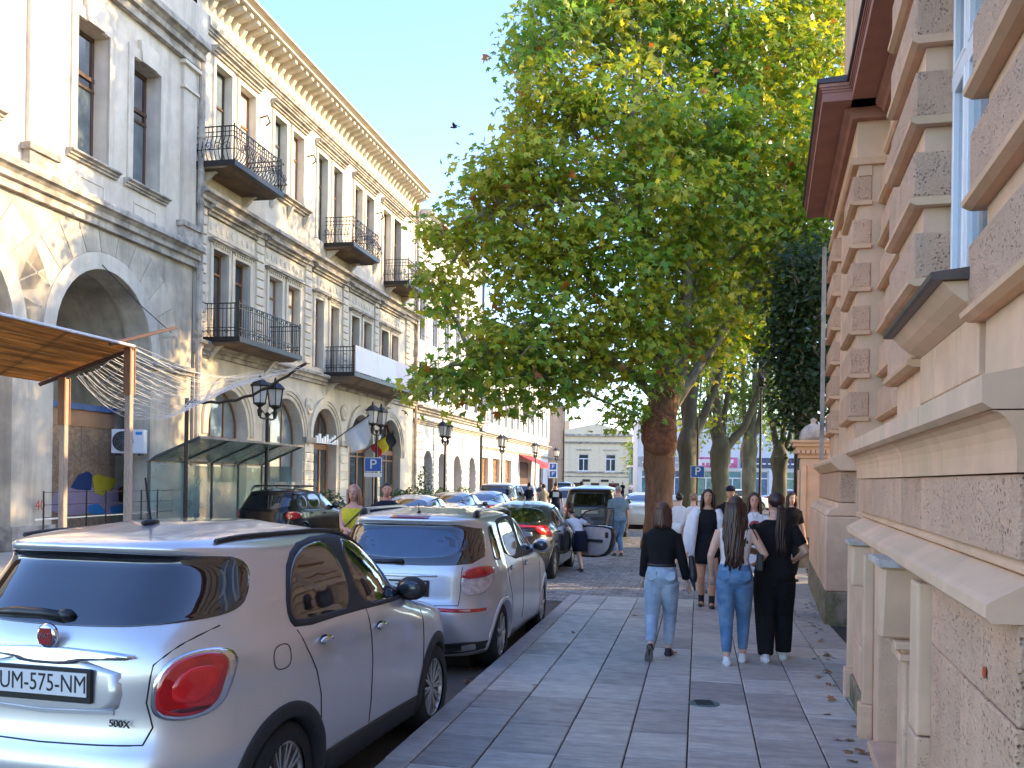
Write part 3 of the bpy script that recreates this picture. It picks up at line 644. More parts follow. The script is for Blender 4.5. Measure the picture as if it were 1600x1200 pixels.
for i, h in enumerate(holes1):
    window(BB, h[0], h[1], h[2], h[3], .28, 'wood', ('curtain', 'glass_sky', 'glass', 'curtain2')[lr.randrange(4)], .74)
    MB().box(h[0] - .16, h[0] - .005, -.06, .02, WB1, WT1).box(h[1] + .005, h[1] + .16, -.06, .02, WB1, WT1).box(h[0] - .16, h[1] + .16, -.06, .02, WT1, WT1 + .18).build('window_surround', M['plasterB2'], BB)
    MB().box(h[0] - .22, h[1] + .22, -.13, .02, WT1 + .18, WT1 + .24).box(h[0] - .28, h[1] + .28, -.20, .02, WT1 + .24, WT1 + .31).build('window_cornice', M['mould'], BB)
    b = MB()
    for k in range(8): x = h[0] - .1 + (h[1] - h[0] + .2) * (k + .5) / 8; b.box(x - .035, x + .035, -.11, .0, WT1 + .10, WT1 + .178)
    b.build('dentils', M['plasterB2'], BB)
for i, h in enumerate(holes2):
    window(BB, h[0], h[1], h[2], h[3], .28, 'wood' if i % 2 else 'wood_dark', ('curtain', 'glass_sky', 'glass', 'curtain2', 'glass_sky')[lr.randrange(5)], .66)
    MB().box(h[0] - .15, h[0] - .005, -.06, .02, h[2], WT2).box(h[1] + .005, h[1] + .15, -.06, .02, h[2], WT2).box(h[0] - .15, h[1] + .15, -.06, .02, WT2, WT2 + .16).build('window_surround', M['plasterB2'], BB)
for i in range(5):     # pair cornices, panels, pilasters
    x0, x1 = holes1[2 * i][0] - .3, holes1[2 * i + 1][1] + .3
    string(BB, x0 - .12, x1 + .12, WT1 + .98, .30, .34, name='pair_cornice'); MB().box(x0, x1, -.03, .02, WT1 + .42, WT1 + .95).build('frieze_panel', M['plasterB2'], BB)
    b = MB()
    for k in range(9): x = x0 + .15 + (x1 - x0 - .3) * k / 8; b.ball((x, -.04, WT1 + .68), (.11, .03, .14), 6, 4)
    b.build('relief_ornament', M['plasterB2'], BB)
    y0, y1 = holes2[2 * i][0] - .25, holes2[2 * i + 1][1] + .25
    string(BB, y0, y1, WT2 + .22, .26, .26, name='pair_cornice')
    if i not in (0, 2, 4):
        string(BB, y0 - .1, y1 + .1, WB2 - .28, .26, .30, name='window_sill')
        for x in (y0 + .1, (y0 + y1) / 2, y1 - .1): MB().prism([(-.02, WB2 - .75), (-.12, WB2 - .6), (-.24, WB2 - .3), (-.02, WB2 - .3)], 0, x - .08, x + .08).build('sill_bracket', M['plasterB2'], BB)
# rusticated quoin strips between the pairs (separate stones)
qm = {}
def quoin(x0, x1, z0, z1, n, m='plasterB2'):
    h = (z1 - z0) / n; k = (round(x1 - x0, 2), round(h, 2))
    if k not in qm:
        w = x1 - x0; e = .035
        qm[k] = MB().add([(0, .01, 0), (w, .01, 0), (w, .01, h - .012), (0, .01, h - .012), (e, -.075, e * .7), (w - e, -.075, e * .7), (w - e, -.075, h - .012 - e * .7), (e, -.075, h - .012 - e * .7)],
                         [(4, 5, 6, 7), (0, 1, 5, 4), (1, 2, 6, 5), (2, 3, 7, 6), (3, 0, 4, 7)]).mesh('quoin_stone', M[m])
    for i in range(n): inst(qm[k], 'quoin_stone', BB, (x0, 0, z0 + i * h))
gaps = [(B0 + .1, holes1[0][0] - .42)] + [(holes1[2 * i + 1][1] + .42, holes1[2 * i + 2][0] - .42) for i in range(4)] + [(holes1[9][1] + .42, B1 - .1)]
for a, c in gaps:
    w = min(.75, c - a)
    if w > .25: m_ = (a + c) / 2; quoin(round(m_ - w / 2, 2), round(m_ - w / 2, 2) + round(w, 2), ZF + .15, WT1 + 1.2, 13)
string(BB, B0, B1, ZS2 - .50, .50, .46)
string(BB, B0, B1, MZ, .42, .30)
string(BB, B0, B1, WT2 + .72, .22, .2)
# the eave: soffit slab, fascia, separate brackets
string(BB, B0, B1, ZE - .30, .32, .85, name='eave_cornice', m='plasterB2')
MB().box(B0, B1, -.78, .1, ZE - .36, ZE - .302).build('soffit', M['plasterB2'], BB)
bm_ = MB().prism([(0, 0), (-.12, .12), (-.22, .30), (-.52, .38), (-.66, .44), (-.66, .58), (0, .58)], 0, -.10, .10).mesh('eave_bracket', M['plasterB2'])
n = 46
for k in range(n): inst(bm_, 'eave_bracket', BB, (B0 + .3 + (B1 - B0 - .6) * k / (n - 1), 0, ZE - .945))
ro = MB().lathe([(.0, -.10), (.09, -.09), (.14, -.03), (.16, .01)], 8, (0, 0, 0), 1).mesh('rosette', M['plasterB2'])
for k in range(n - 1): inst(ro, 'rosette', BB, (B0 + .3 + (B1 - B0 - .6) * (k + .5) / (n - 1), 0, ZE - 1.25))
# ground floor arches
for h in holes0:
    b = MB()
    for w, d in ((.16, .03), (.32, .07), (.44, .11)): archring(b, h[0] - w + .16, h[1] + w - .16, h[3] + w - .16, .15, -d, .02, n=18, down=.2)
    b.build('arch_moulding', M['plasterB'], BB)
for i, h in enumerate(holes0[:2]):
    window(BB, h[0] + .02, h[1] - .02, 1.55, h[3] - .02, .45, 'wood', 'glass_sky', arch=True); MB().box(h[0], h[1], .3, .6, .15, 1.55).build('spandrel_panel', M['plasterB'], BB)
for i, h in enumerate(holes0[2:]):
    a, c = h[0] + .02, h[1] - .02; o = window(BB, a, c, 3.05, h[3] - .02, .45, 'wood', 'glass', arch=True)
    w = (c - a)
    f = MB()
    for k in range(4): x = a + (w - .14) * k / 3; f.box(x, x + .14, .38, .46, .15, 3.0)
    f.box(a, c, .375, .46, 2.9, 3.12).box(a, c, .38, .46, .15, .8)
    d = f.build('door', M['wood'], BB)
    for k in range(3): x = a + .14 + (w - .14) * k / 3; MB().box(x, x + (w - .14) / 3 - .14, .42, .44, .8, 2.9).build('pane', M['glass'], d)
for a, c in [(holes0[i][1], holes0[i + 1][0]) for i in range(1, 4)]:
    x = (a + c) / 2; w = min(.42, (c - a) / 2 - .02)
    for k in range(8): MB().box(x - w, x + w, -.09, .02, .2 + k * .36, .2 + k * .36 + .34).build('rusticated_stone', M['plasterB2'], BB, bev=.02)
    MB().box(x - w - .08, x + w + .08, -.17, .02, 3.1, 3.32).build('impost', M['mould'], BB)
    MB().lathe([(.30, .0), (.36, -.05), (.30, -.12), (.2, -.09), (.12, -.16), (0, -.18)], 14, (x, 0, 4.55), 1).build('medallion', M['plasterB2'], BB)
sg = MB()
h = holes0[2]
for k in range(9): sg.box(h[0] + .1 + k * .26, h[0] + .30 + k * .26, -.14, -.08, 3.12, 3.42 + .1 * math.sin(k * 2.1)) if h[0] + .30 + k * .26 < h[1] + .3 else None
sg.build('door_sign', M['white'], BB)
# balconies
def balcony(x0, x1, z, out, bow, par, th=.22, rail=1.05, first=False, cut=None):
    s_ = MB().prism([(0, z - th), (-out * .75, z - th), (-out, z - th * .35), (-out, z), (0, z)], 0, x0, x1)
    B = s_.build('balcony', M['balc'], par)
    MB().box(x0 - .03, x1 + .03, -out - .04, -.002, z - .15, z + .012).build('slab_edge', M['iron'], B)
    r = MB()
    def bar(x, y, dx, dy):
        prof = [(0, 0), (.10 * bow, .12), (.17 * bow, .3), (.10 * bow, .55), (0, .75), (0, rail)]
        r.tube([(x + dx * p, y + dy * p, z + q) for p, q in prof], .014, 4)
    nx = int((x1 - x0) / .15); ny = max(2, int(out / .15))
    for k in range(nx + 1):
        x = x0 + .04 + (x1 - x0 - .08) * k / nx
        if not (cut and cut[0] < x < cut[1]): bar(x, -out + .03, 0, -1)
    for k in range(ny):
        bar(x0 + .04, -.1 - (out - .15) * k / ny, -1, 0); bar(x1 - .04, -.1 - (out - .15) * k / ny, 1, 0)
    r.build('railing_bars', M['iron'], B)
    c = MB()
    for zz, g in ((rail, 0), (rail - .16, 0), (.75 if not first else .2, 0), (.3, .17 * bow)):
        P = [(x0 + .04 - g, 0, z + zz), (x0 + .04 - g, -out + .03 - g, z + zz), (x1 - .04 + g, -out + .03 - g, z + zz), (x1 - .04 + g, 0, z + zz)]
        for p, q in zip(P, P[1:]): c.tube([p, q], .022 if zz == rail else .015, 4)
    for x in (x0 + .04, x1 - .04): c.tube([(x, -out + .03, z), (x, -out + .03, z + rail + .08)], .025, 5)
    # scrolls
    k = x0 + .3
    def scr(x, y, zz, rad, ax):
        P = []
        for t in range(15):
            a = t * .55; q = rad * (1 - t / 17)
            P.append((x + q * math.cos(a) * (1 - ax), y + q * math.cos(a) * ax, zz + q * math.sin(a)))
        c.tube(P, .011, 4)
    while k < x1 - .1 and not cut:
        scr(k, -out + .02 - .16 * bow, z + (.42 if not first else .18), .16 if not first else .09, 0); scr(k + .17, -out + .02 - .02 * bow, z + rail - .08, .06, 0); k += .36
    k = -.15
    while k > -out + .15: scr(x0 + .04 - .1 * bow, k, z + (.42 if not first else .18), .14 if not first else .09, 1); k -= .3
    c.build('railing_frame', M['iron'], B)
    for x in (x0 + .35, x1 - .35): MB().prism([(0, z - th - .5), (-.10, z - th - .36), (-out * .3, z - th - .06), (-out * .4, z - th - .002), (0, z - th - .002)], 0, x - .07, x + .07).build('console', M['plasterB2'], B)
    return B
def SO(px, py, o): return onL(px, py, o)[0]
balcony(SO(372, 270, 1.25) - .25, SO(441, 285, 1.25), DB2 - .02, 1.25, 1, BB)
balcony(SO(553, 390, 1.25) - .1, SO(592, 400, 1.25), DB2 - .02, 1.25, 1, BB)
balcony(SO(640, 450, 1.25) - .2, SO(668, 460, 1.25), DB2 - .02, 1.25, 1, BB)
balcony(SO(378, 560, 1.2) - .2, SO(470, 568, 1.2), ZF, 1.2, 0, BB, first=True)
x0, x1 = SO(553, 590, 1.3), SO(645, 620, 1.3)
bn = balcony(x0, x1, ZF, 1.3, 0, BB, th=.4, first=True, cut=(x0 + .1, x1))
for k in range(3):
    a = x0 + .05 + (x1 - x0 - .1) * k / 3; c = x0 + .05 + (x1 - x0 - .1) * (k + 1) / 3 - .01
    MB().box(a, c, -1.345, -1.325, ZF + .06, ZF + 1.12).build('banner_panel', mk('banner', (.82, .78, .80), .5, var=.04) if k < 2 else mk('banner_pink', (.80, .66, .70), .5, var=.1), bn)
pipe(BB, B1 - .05, -.14, 0, ZE - .6, .08)
for i in (0, 1, 3): # scroll lamp brackets and red cloths on the top storey
    x = holes2[2 * i + 1][1] + .45; MB().tube([(x, 0, WT2 - .5), (x, -.25, WT2 - .45), (x, -.35, WT2 - .7), (x, -.2, WT2 - .8)], .03, 5).build('wall_hook', M['iron'], BB)
# ================= building C: white rusticated front with ground arches
BC = thing('rusticated_building', 'white rusticated three storey building with a row of narrow ground arches', 'building', (LX0, 0, 0), RL)
C0, C1 = B1 + .03, S(749, 700); ZC = ZE - 1.0
c0 = [(640, 653, 702), (661, 676, 704), (684, 697, 708), (708, 721, 712), (732, 743, 714)]
hc = [(S(a, 720) , S(c, 720), .1, Z((a + c) / 2, t), 1) for a, c, t in c0]; hc = [h for h in hc if h[0] > C0 + .1]
nb = 6; step = (C1 - C0) / nb; hu, hv = [], []
for k in range(nb):
    x = C0 + (k + .5) * step; hu.append((x - .5, x + .5, 6.3, 8.2)); hv.append((x - .55, x + .55, 9.4, 12.8))
b = MB(); facade(b, C0, C1, 0, 5, hc, .6); facade(b, C0, C1, 5, 9, hu, .3); facade(b, C0, C1, 9, ZC, hv, .3); b.box(C0, C1, .9, 8, 0, ZC)
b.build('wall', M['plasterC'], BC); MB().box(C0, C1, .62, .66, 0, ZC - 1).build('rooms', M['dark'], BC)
MB().box(C0, C1, -.1, 8, ZC, ZC + .1).build('roof', M['roofdark'], BC)
for h in hc:
    f = MB(); f.box(h[0], h[1], .5, .56, .1, 2.4).box((h[0] + h[1]) / 2 - .05, (h[0] + h[1]) / 2 + .05, .45, .5, .1, h[3] - .1); f.build('door', M['wood_dark'], BC)
    MB().box(h[0], h[1], .57, .58, 2.4, h[3]).build('pane', M['glass'], BC)
for h in hu + hv: window(BC, h[0], h[1], h[2], h[3], .22, 'white_frame' if h in hv else 'wood_dark', 'glass', .7)
zz = .15
while zz < 4.6:      # coursed stones of the ground floor
    xs = [C0]; 
    for h in hc: xs += [h[0], h[1]]
    xs += [C1]
    for a, c in zip(xs[::2], xs[1::2]):
        if c - a > .3: MB().box(a + .05, c - .05, -.07, .01, zz, zz + .40).build('course_stone', M['plasterC'], BC)
    zz += .46
zz = 5.9
while zz < 12.9:
    for k in range(nb + 1):
        x = C0 + k * step; MB().box(max(C0, x - .6), min(C1, x + .6), -.07, .01, zz, zz + .42).build('course_stone', M['plasterC'], BC)
    zz += .48
string(BC, C0, C1, 4.75, .28, .3, 'mould'); string(BC, C0, C1, 5.35, .4, .5, 'mould'); string(BC, C0, C1, 13.2, .3, .3, 'plasterC'); string(BC, C0, C1, ZC - .5, .6, .8, 'plasterC')
pipe(BC, C1 - .05, -.15, 0, ZC - .8, .09, 'iron')
# ================= building D: long low white front with shop windows
BD = thing('shop_building', 'long white building with wooden shop windows and a red awning further down the street', 'building', (LX0, 0, 0), RL)
D0, D1 = C1 + .03, S(856, 735); ZD = 13.0
d0 = [(752, 763), (770, 781), (789, 799), (812, 830), (843, 849)]
hd = [(S(a, 740) if S(a, 740) > D0 else D0 + .3, S(c, 740), .3, 3.3) for a, c in d0]
nb = 12; step = (D1 - D0) / nb; hw = []
for k in range(nb):
    x = D0 + (k + .5) * step; hw.append((x - .62, x + .62, 5.9, 8.6, 1)); hw.append((x - .55, x + .55, 9.5, 11.6, 1))
b = MB(); facade(b, D0, D1, 0, 5, hd, .4); facade(b, D0, D1, 5, ZD, hw, .3); b.box(D0, D1, .8, 8, 0, ZD); b.build('wall', M['plasterD'], BD)
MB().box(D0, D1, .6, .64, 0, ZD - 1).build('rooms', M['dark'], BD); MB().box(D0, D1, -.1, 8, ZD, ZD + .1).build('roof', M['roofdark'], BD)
shopm = mk('shop_glass', (.34, .20, .09), .15, var=.5, scale=1.2, spec=.8)
for h in hd[:3] + hd[4:]: o = window(BD, h[0], h[1], h[2], h[3], .3, 'wood', 'glass', .5, w=.12); KIDS[o.name][0].data.materials[0] = shopm if h in hd[:3] else M['glass']
for h in hw: window(BD, h[0], h[1], h[2], h[3], .22, 'white_frame', 'glass', arch=True)
for k in range(nb + 1): x = D0 + k * step; MB().box(max(D0, x - .3), min(D1, x + .3), -.10, .01, 5.6, 12.0).build('pilaster_strip', M['plasterD'], BD)
string(BD, D0, D1, 3.9, .2, .2); string(BD, D0, D1, 4.8, .35, .4); string(BD, D0, D1, ZD - .6, .6, .7, 'plasterD')
a, c = hd[3][0] - .6, hd[3][1] + .6
MB().prism([(0, 3.9), (-1.9, 3.05), (-1.9, 2.75), (-1.86, 2.75), (-1.84, 3.02), (0, 3.84)], 0, a, c).build('awning', mk('redcloth', (.42, .035, .04), .8, var=.15), BD)
MB().box(hd[3][0], hd[3][1], .3, .36, .3, 3.2).build('door', M['wood_dark'], BD)
# ================= the end of the street
p = at(864, 760, 100)
PB = thing('peach_building', 'narrow tall peach building at the end of the white street front', 'building', (p.x, p.y, -.1), 0)
MB().box(-.9, 1.0, 0, 8, 0, 9.6).build('wall', M['peach'], PB); MB().box(-1.0, 1.1, -.15, 8, 9.6, 9.9).build('cornice', M['mould'], PB)
pipe(PB, 1.1, -.1, 0, 9.3, .1, 'iron'); MB().box(-.9, 1.0, -.08, 0, 4.0, 4.2).build('string_course', M['mould'], PB)
MB().box(-.55, -.1, -.02, .1, .1, 2.3).build('door', M['wood_dark'], PB)
p = at(876, 780, 125); k = 125 / FOC
EB = thing('pediment_house', 'cream two storey house with a low pediment closing the street', 'building', (p.x, 125, -.1), R(-2))
EW = 111 * k; 
def ez(py): return (748 + 1.3 - py) * k + 1.9
holes = [(EW * .24, EW * .39, ez(736), ez(709)), (EW * .62, EW * .77, ez(736), ez(709))]
doors = [(EW * .17, EW * .30, .3, ez(754)), (EW * .42, EW * .54, .1, ez(754)), (EW * .67, EW * .82, .3, ez(754))]
b = MB(); facade(b, 0, EW, 0, ez(693), holes + doors, .3); b.box(0, EW, .5, 9, 0, ez(690)); b.box(0, EW, -.02, 9, ez(693), ez(680)); b.build('wall', M['cream'], EB)
for h in holes: 
    window(EB, h[0], h[1], h[2], h[3], .2, 'white_frame', 'glass', .7, w=.12); MB().box(h[0] - .2, h[1] + .2, -.25, .02, h[2] - .25, h[2] - .05).build('window_sill', M['mould'], EB)
    MB().box(h[0] - .3, h[1] + .3, -.12, .02, h[3] + .5, h[3] + .65).build('window_cornice', M['mould'], EB)
for h in doors: MB().box(h[0], h[1], .25, .3, h[2], h[3]).build('door', M['wood_dark'], EB)
for x0, x1 in ((.30, .41), (.56, .67)): MB().box(EW * x0, EW * x1, -.08, .02, ez(752), ez(748.5)).build('name_board', M['dark'], EB)
for z, h, q in ((ez(693), .3, .35), (ez(739), .25, .2), (ez(745), .15, .12)): string(EB, 0, EW, z, h, q, name='string_course')
MB().prism([(0, ez(680)), (EW, ez(680)), (EW, ez(677)), (EW * .5, ez(661)), (0, ez(673))], 1, -.2, .5).build('pediment', M['cream'], EB)
MB().box(-.1, EW + .1, -.4, .02, ez(681), ez(678)).build('cornice', M['mould'], EB)
for x in (EW * .02, EW * .98): MB().box(x - .15, x + .15, -.06, .02, .1, ez(694)).build('pilaster_strip', M['cream'], EB)
pipe(EB, EW - .05, -.15, 0, ez(694), .09, 'iron')
MB().box(EW * .05, EW * .12, 3, 4, ez(680), ez(655)).build('chimney', M['peach'], EB)
# shops behind the trees on the right
p = at(996, 770, 92); k = 92 / FOC
SB = thing('corner_shop', 'white low shop front with a pink fascia sign behind the plane trees', 'shop', (p.x, 92, -.1), R(-4))
W = 255 * k
sh = [(W * a, W * (a + .11), .4, 3.0) for a in (.02, .17, .36, .52, .68, .84)]
b = MB(); facade(b, 0, W, 0, 7.6, sh, .3); b.box(0, W, .5, 8, 0, 7.6); b.build('wall', mk('shopwall', (.60, .66, .72), .7, var=.06), SB)
tm = [mk('shopteal', (.10, .24, .27), .2, var=.4), mk('shopblue', (.07, .14, .26), .2, var=.4), mk('shopgreen', (.16, .27, .22), .3, var=.4)]
for i, h in enumerate(sh):
    o = window(SB, h[0], h[1], h[2], h[3], .2, 'white_frame', 'glass', .7, w=.1); KIDS[o.name][0].data.materials[0] = tm[i % 3]
for i, (a, c, col) in enumerate(((.0, .30, (.34, .38, .44)), (.33, .60, (.55, .12, .28)), (.62, .98, (.05, .07, .14)))):
    o = MB().box(W * a, W * c, -.12, .02, 3.3, 4.3).build('shop_sign', mk('fascia' + 'abc'[i], col, .4), SB)
    bb = MB(); r_ = random.Random(i + 2)
    for j in range(9): x = W * a + .4 + j * (W * (c - a) - .8) / 9; bb.box(x, x + .12, -.14, -.122, 3.5, 4.1).box(x, x + .4, -.14, -.123, (3.5, 3.98, 3.75)[r_.randrange(3)], (3.62, 4.1, 3.86)[1] if False else 4.1) if i == 1 else bb.box(x, x + .35, -.14, -.122, 3.65, 3.78)
    bb.build('sign_strokes', M['white'], o)
MB().box(-.2, W + .2, -.3, 8, 7.6, 8).build('cornice', M['white'], SB)
p = at(1140, 700, 120)
HB = thing('pale_apartment_block', 'pale flat fronted block half hidden behind the row of plane trees', 'building', (p.x, 125, -.1), R(-6))
b = MB(); hh = [(1.5 + i * 3.2, 2.9 + i * 3.2, 1.2 + j * 3.1, 2.9 + j * 3.1) for i in range(7) for j in range(3)]
facade(b, 0, 24, 0, 10.5, hh, .3); b.box(0, 24, .5, 9, 0, 10.4); b.build('wall', M['plasterC'], HB)
for h in hh: window(HB, *h, .2, 'white_frame', 'glass', .7, w=.1)
MB().box(-.2, 24.2, -.3, 9, 10.5, 10.9).build('cornice', M['mould'], HB)
p = at(1003, 770, 105)
TB = thing('teal_kiosk', 'small teal kiosk with a flat roof beside the pediment house', 'kiosk', (p.x - 1.4, 104, -.1), 0)
MB().box(0, 2.6, 0, 2, 0, 3.4).build('walls', tm[0], TB); MB().box(-.2, 2.8, -.5, 2.2, 3.4, 3.6).build('roof', M['white'], TB); MB().box(.3, 1.4, -.03, 0, 1.1, 2.6).build('window', M['glass_sky'], TB)
# ------------------------------------------------------------------ trees
def leafmat(name, g1, g2, y1, yamt, orange=.0, nscale=.35):
    m = bpy.data.materials.new(name); m.use_nodes = True; nt = m.node_tree; N, L = nt.nodes, nt.links; N.remove(N['Principled BSDF'])
    out = N['Material Output']; geo = N.new('ShaderNodeNewGeometry'); tc = N.new('ShaderNodeTexCoord')
    def mr(f, a, b, lo, hi):
        r = N.new('ShaderNodeMapRange'); r.inputs[1].default_value = a; r.inputs[2].default_value = b; r.inputs[3].default_value = lo; r.inputs[4].default_value = hi; L.new(f, r.inputs[0]); return r.outputs[0]
    def mix(f, a, b):
        x = N.new('ShaderNodeMix'); x.data_type = 'RGBA'; L.new(f, x.inputs[0])
        for v, i in ((a, 6), (b, 7)):
            if isinstance(v, tuple): x.inputs[i].default_value = (*v, 1)
            else: L.new(v, x.inputs[i])
        return x.outputs[2]
    ri = geo.outputs['Random Per Island']
    nz = N.new('ShaderNodeTexNoise'); nz.inputs['Scale'].default_value = nscale; nz.inputs['Detail'].default_value = 3; L.new(tc.outputs['Object'], nz.inputs[0])
    wn_ = N.new('ShaderNodeTexWhiteNoise'); wn_.noise_dimensions = '1D'; L.new(ri, wn_.inputs['W']); r2 = wn_.outputs['Value']
    c = mix(ri, g1, g2)
    ad = N.new('ShaderNodeMath'); ad.operation = 'MULTIPLY_ADD'; L.new(r2, ad.inputs[0]); ad.inputs[1].default_value = .42; L.new(nz.outputs['Fac'], ad.inputs[2])
    c = mix(mr(ad.outputs[0], .74 - .25 * yamt, 1.0 - .25 * yamt, 0, .9), c, y1)
    if orange:
        c = mix(mr(r2, 1 - orange, 1 - orange + .01, 0, 1), c, (.34, .11, .02))
    d = N.new('ShaderNodeBsdfDiffuse'); t = N.new('ShaderNodeBsdfTranslucent'); g = N.new('ShaderNodeBsdfGlossy'); g.inputs['Roughness'].default_value = .38
    L.new(c, d.inputs[0])
    br = N.new('ShaderNodeMix'); br.data_type = 'RGBA'; br.blend_type = 'MULTIPLY'; br.inputs[0].default_value = 1; L.new(c, br.inputs[6]); br.inputs[7].default_value = (2.1, 1.9, .9, 1); L.new(br.outputs[2], t.inputs[0])
    g.inputs[0].default_value = (.8, .85, .9, 1)
    a = N.new('ShaderNodeMixShader'); a.inputs[0].default_value = .42; L.new(d.outputs[0], a.inputs[1]); L.new(t.outputs[0], a.inputs[2])
    fr = N.new('ShaderNodeFresnel'); fr.inputs[0].default_value = 1.3
    b = N.new('ShaderNodeMixShader'); L.new(mr(fr.outputs[0], 0, 1, .02, .35), b.inputs[0]); L.new(a.outputs[0], b.inputs[1]); L.new(g.outputs[0], b.inputs[2]); L.new(b.outputs[0], out.inputs[0])
    return m
M['leaf'] = leafmat('leaf', (.105, .24, .03), (.20, .35, .046), (.46, .45, .045), .55, .02)
M['leaf2'] = leafmat('leaf2', (.07, .17, .025), (.13, .24, .035), (.32, .36, .04), .35, .01)
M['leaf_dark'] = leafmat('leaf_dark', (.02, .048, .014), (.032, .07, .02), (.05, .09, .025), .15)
M['leaf_shrub'] = leafmat('leaf_shrub', (.035, .085, .015), (.06, .12, .02), (.10, .15, .03), .2, nscale=2)
M['bark'] = mk('bark', (.22, .115, .068), .9, var=.45, scale=7, bump=1, bscale=16, bdist=.08, col2=(.27, .14, .075), c2amt=.6, c2scale=1.2, stretch=(1.6, 1.6, .5))
M['bark_grey'] = mk('bark_grey', (.20, .19, .14), .9, var=.3, scale=3, bump=.8, bscale=12, bdist=.03, col2=(.38, .36, .28), c2amt=.7, c2scale=2.0, stretch=(1.6, 1.6, .6))
M['bark_moss'] = mk('bark_moss', (.13, .125, .085), .9, var=.3, scale=3, bump=.8, bscale=12, bdist=.03, col2=(.10, .08, .06), c2amt=.8, c2scale=1.2, stretch=(1.6, 1.6, .6))
LEAF = np.array([(0, 0, 0), (-.42, .10, -.06), (-.20, .34, .03), (-.36, .66, -.07), (-.10, .60, .04), (0, 1.0, -.10), (.10, .60, .04), (.36, .66, -.07), (.20, .34, .03), (.42, .10, -.06)])
LTRI = np.array([(0, 2, 1), (2, 4, 3), (4, 6, 5), (6, 8, 7), (8, 0, 9), (0, 4, 2), (0, 6, 4), (0, 8, 6)])
LEAF_S = np.array([(0, 0, 0), (-.34, .45, -.05), (0, 1.0, -.08), (.34, .45, -.05)]); LTRI_S = np.array([(0, 2, 1), (0, 3, 2)])
def leaves(name, pos, up, size, mat, parent, rng, tmpl=LEAF, tri=LTRI):
    n = len(pos)
    th = rng.uniform(0, 2 * np.pi, n)
    nrm = up + rng.normal(0, .55, (n, 3)); nrm /= np.linalg.norm(nrm, axis=1)[:, None]
    ref = np.stack([np.cos(th), np.sin(th), rng.uniform(-.9, .1, n)], 1)
    ydir = ref - nrm * (ref * nrm).sum(1)[:, None]; ydir /= np.linalg.norm(ydir, axis=1)[:, None] + 1e-9
    xdir = np.cross(ydir, nrm)
    sz = size * rng.uniform(.65, 1.25, n)
    v = (tmpl[None, :, 0, None] * xdir[:, None] + tmpl[None, :, 1, None] * ydir[:, None] + tmpl[None, :, 2, None] * nrm[:, None]) * sz[:, None, None] + pos[:, None]
    k = len(tmpl); v = v.reshape(-1, 3); f = (tri[None] + (np.arange(n) * k)[:, None, None]).reshape(-1, 3)
    me = bpy.data.meshes.new(name); me.vertices.add(len(v)); me.vertices.foreach_set('co', v.astype(np.float32).ravel())
    me.loops.add(f.size); me.loops.foreach_set('vertex_index', f.astype(np.int32).ravel())
    me.polygons.add(len(f)); me.polygons.foreach_set('loop_start', np.arange(0, f.size, 3, dtype=np.int32)); me.polygons.foreach_set('loop_total', np.full(len(f), 3, dtype=np.int32))
    me.update(calc_edges=True); me.materials.append(mat)
    return link(bpy.data.objects.new(name, me), parent)
def trunkmesh(path, rad, n=14, amp=.06, seed=0, lobes=()):
    vs, fs = [], []; path = [Vector(p) for p in path]
    # resample
    P, Rd = [], []
    for i in range(len(path) - 1):
        st = max(2, int((path[i + 1] - path[i]).length / .18))
        for k in range(st):
            t = k / st; P.append(path[i].lerp(path[i + 1], t)); Rd.append(rad[i] + (rad[i + 1] - rad[i]) * t)
    P.append(path[-1]); Rd.append(rad[-1])
    for _ in range(3): P = [P[0]] + [(P[i - 1] + P[i] * 2 + P[i + 1]) / 4 for i in range(1, len(P) - 1)] + [P[-1]]
    k = len(P)
    for i, p in enumerate(P):
        t = (P[min(i + 1, k - 1)] - P[max(0, i - 1)]).normalized(); a = t.cross(Vector((.2, 1, .1))).normalized(); b = a.cross(t)
        for j in range(n):
            q = 2 * math.pi * j / n; d = a * math.cos(q) + b * math.sin(q)
            r = Rd[i] * (1 + amp * 3 * mnoise.noise(p * 1.1 + d * 1.2 + Vector((seed, 0, 0))) + amp * mnoise.noise(p * 4 + d * 3))
            for lc, lr_, la in lobes:
                e = (p + d * r - Vector(lc)).length; r += la * math.exp(-(e / lr_) ** 2)
            vs.append(p + d * r)
    for i in range(k - 1):
        for j in range(n): fs.append((i * n + j, i * n + (j + 1) % n, (i + 1) * n + (j + 1) % n, (i + 1) * n + j))
    fs += [tuple(range(n))[::-1], tuple(range((k - 1) * n, k * n))]
    return MB().add(vs, fs)
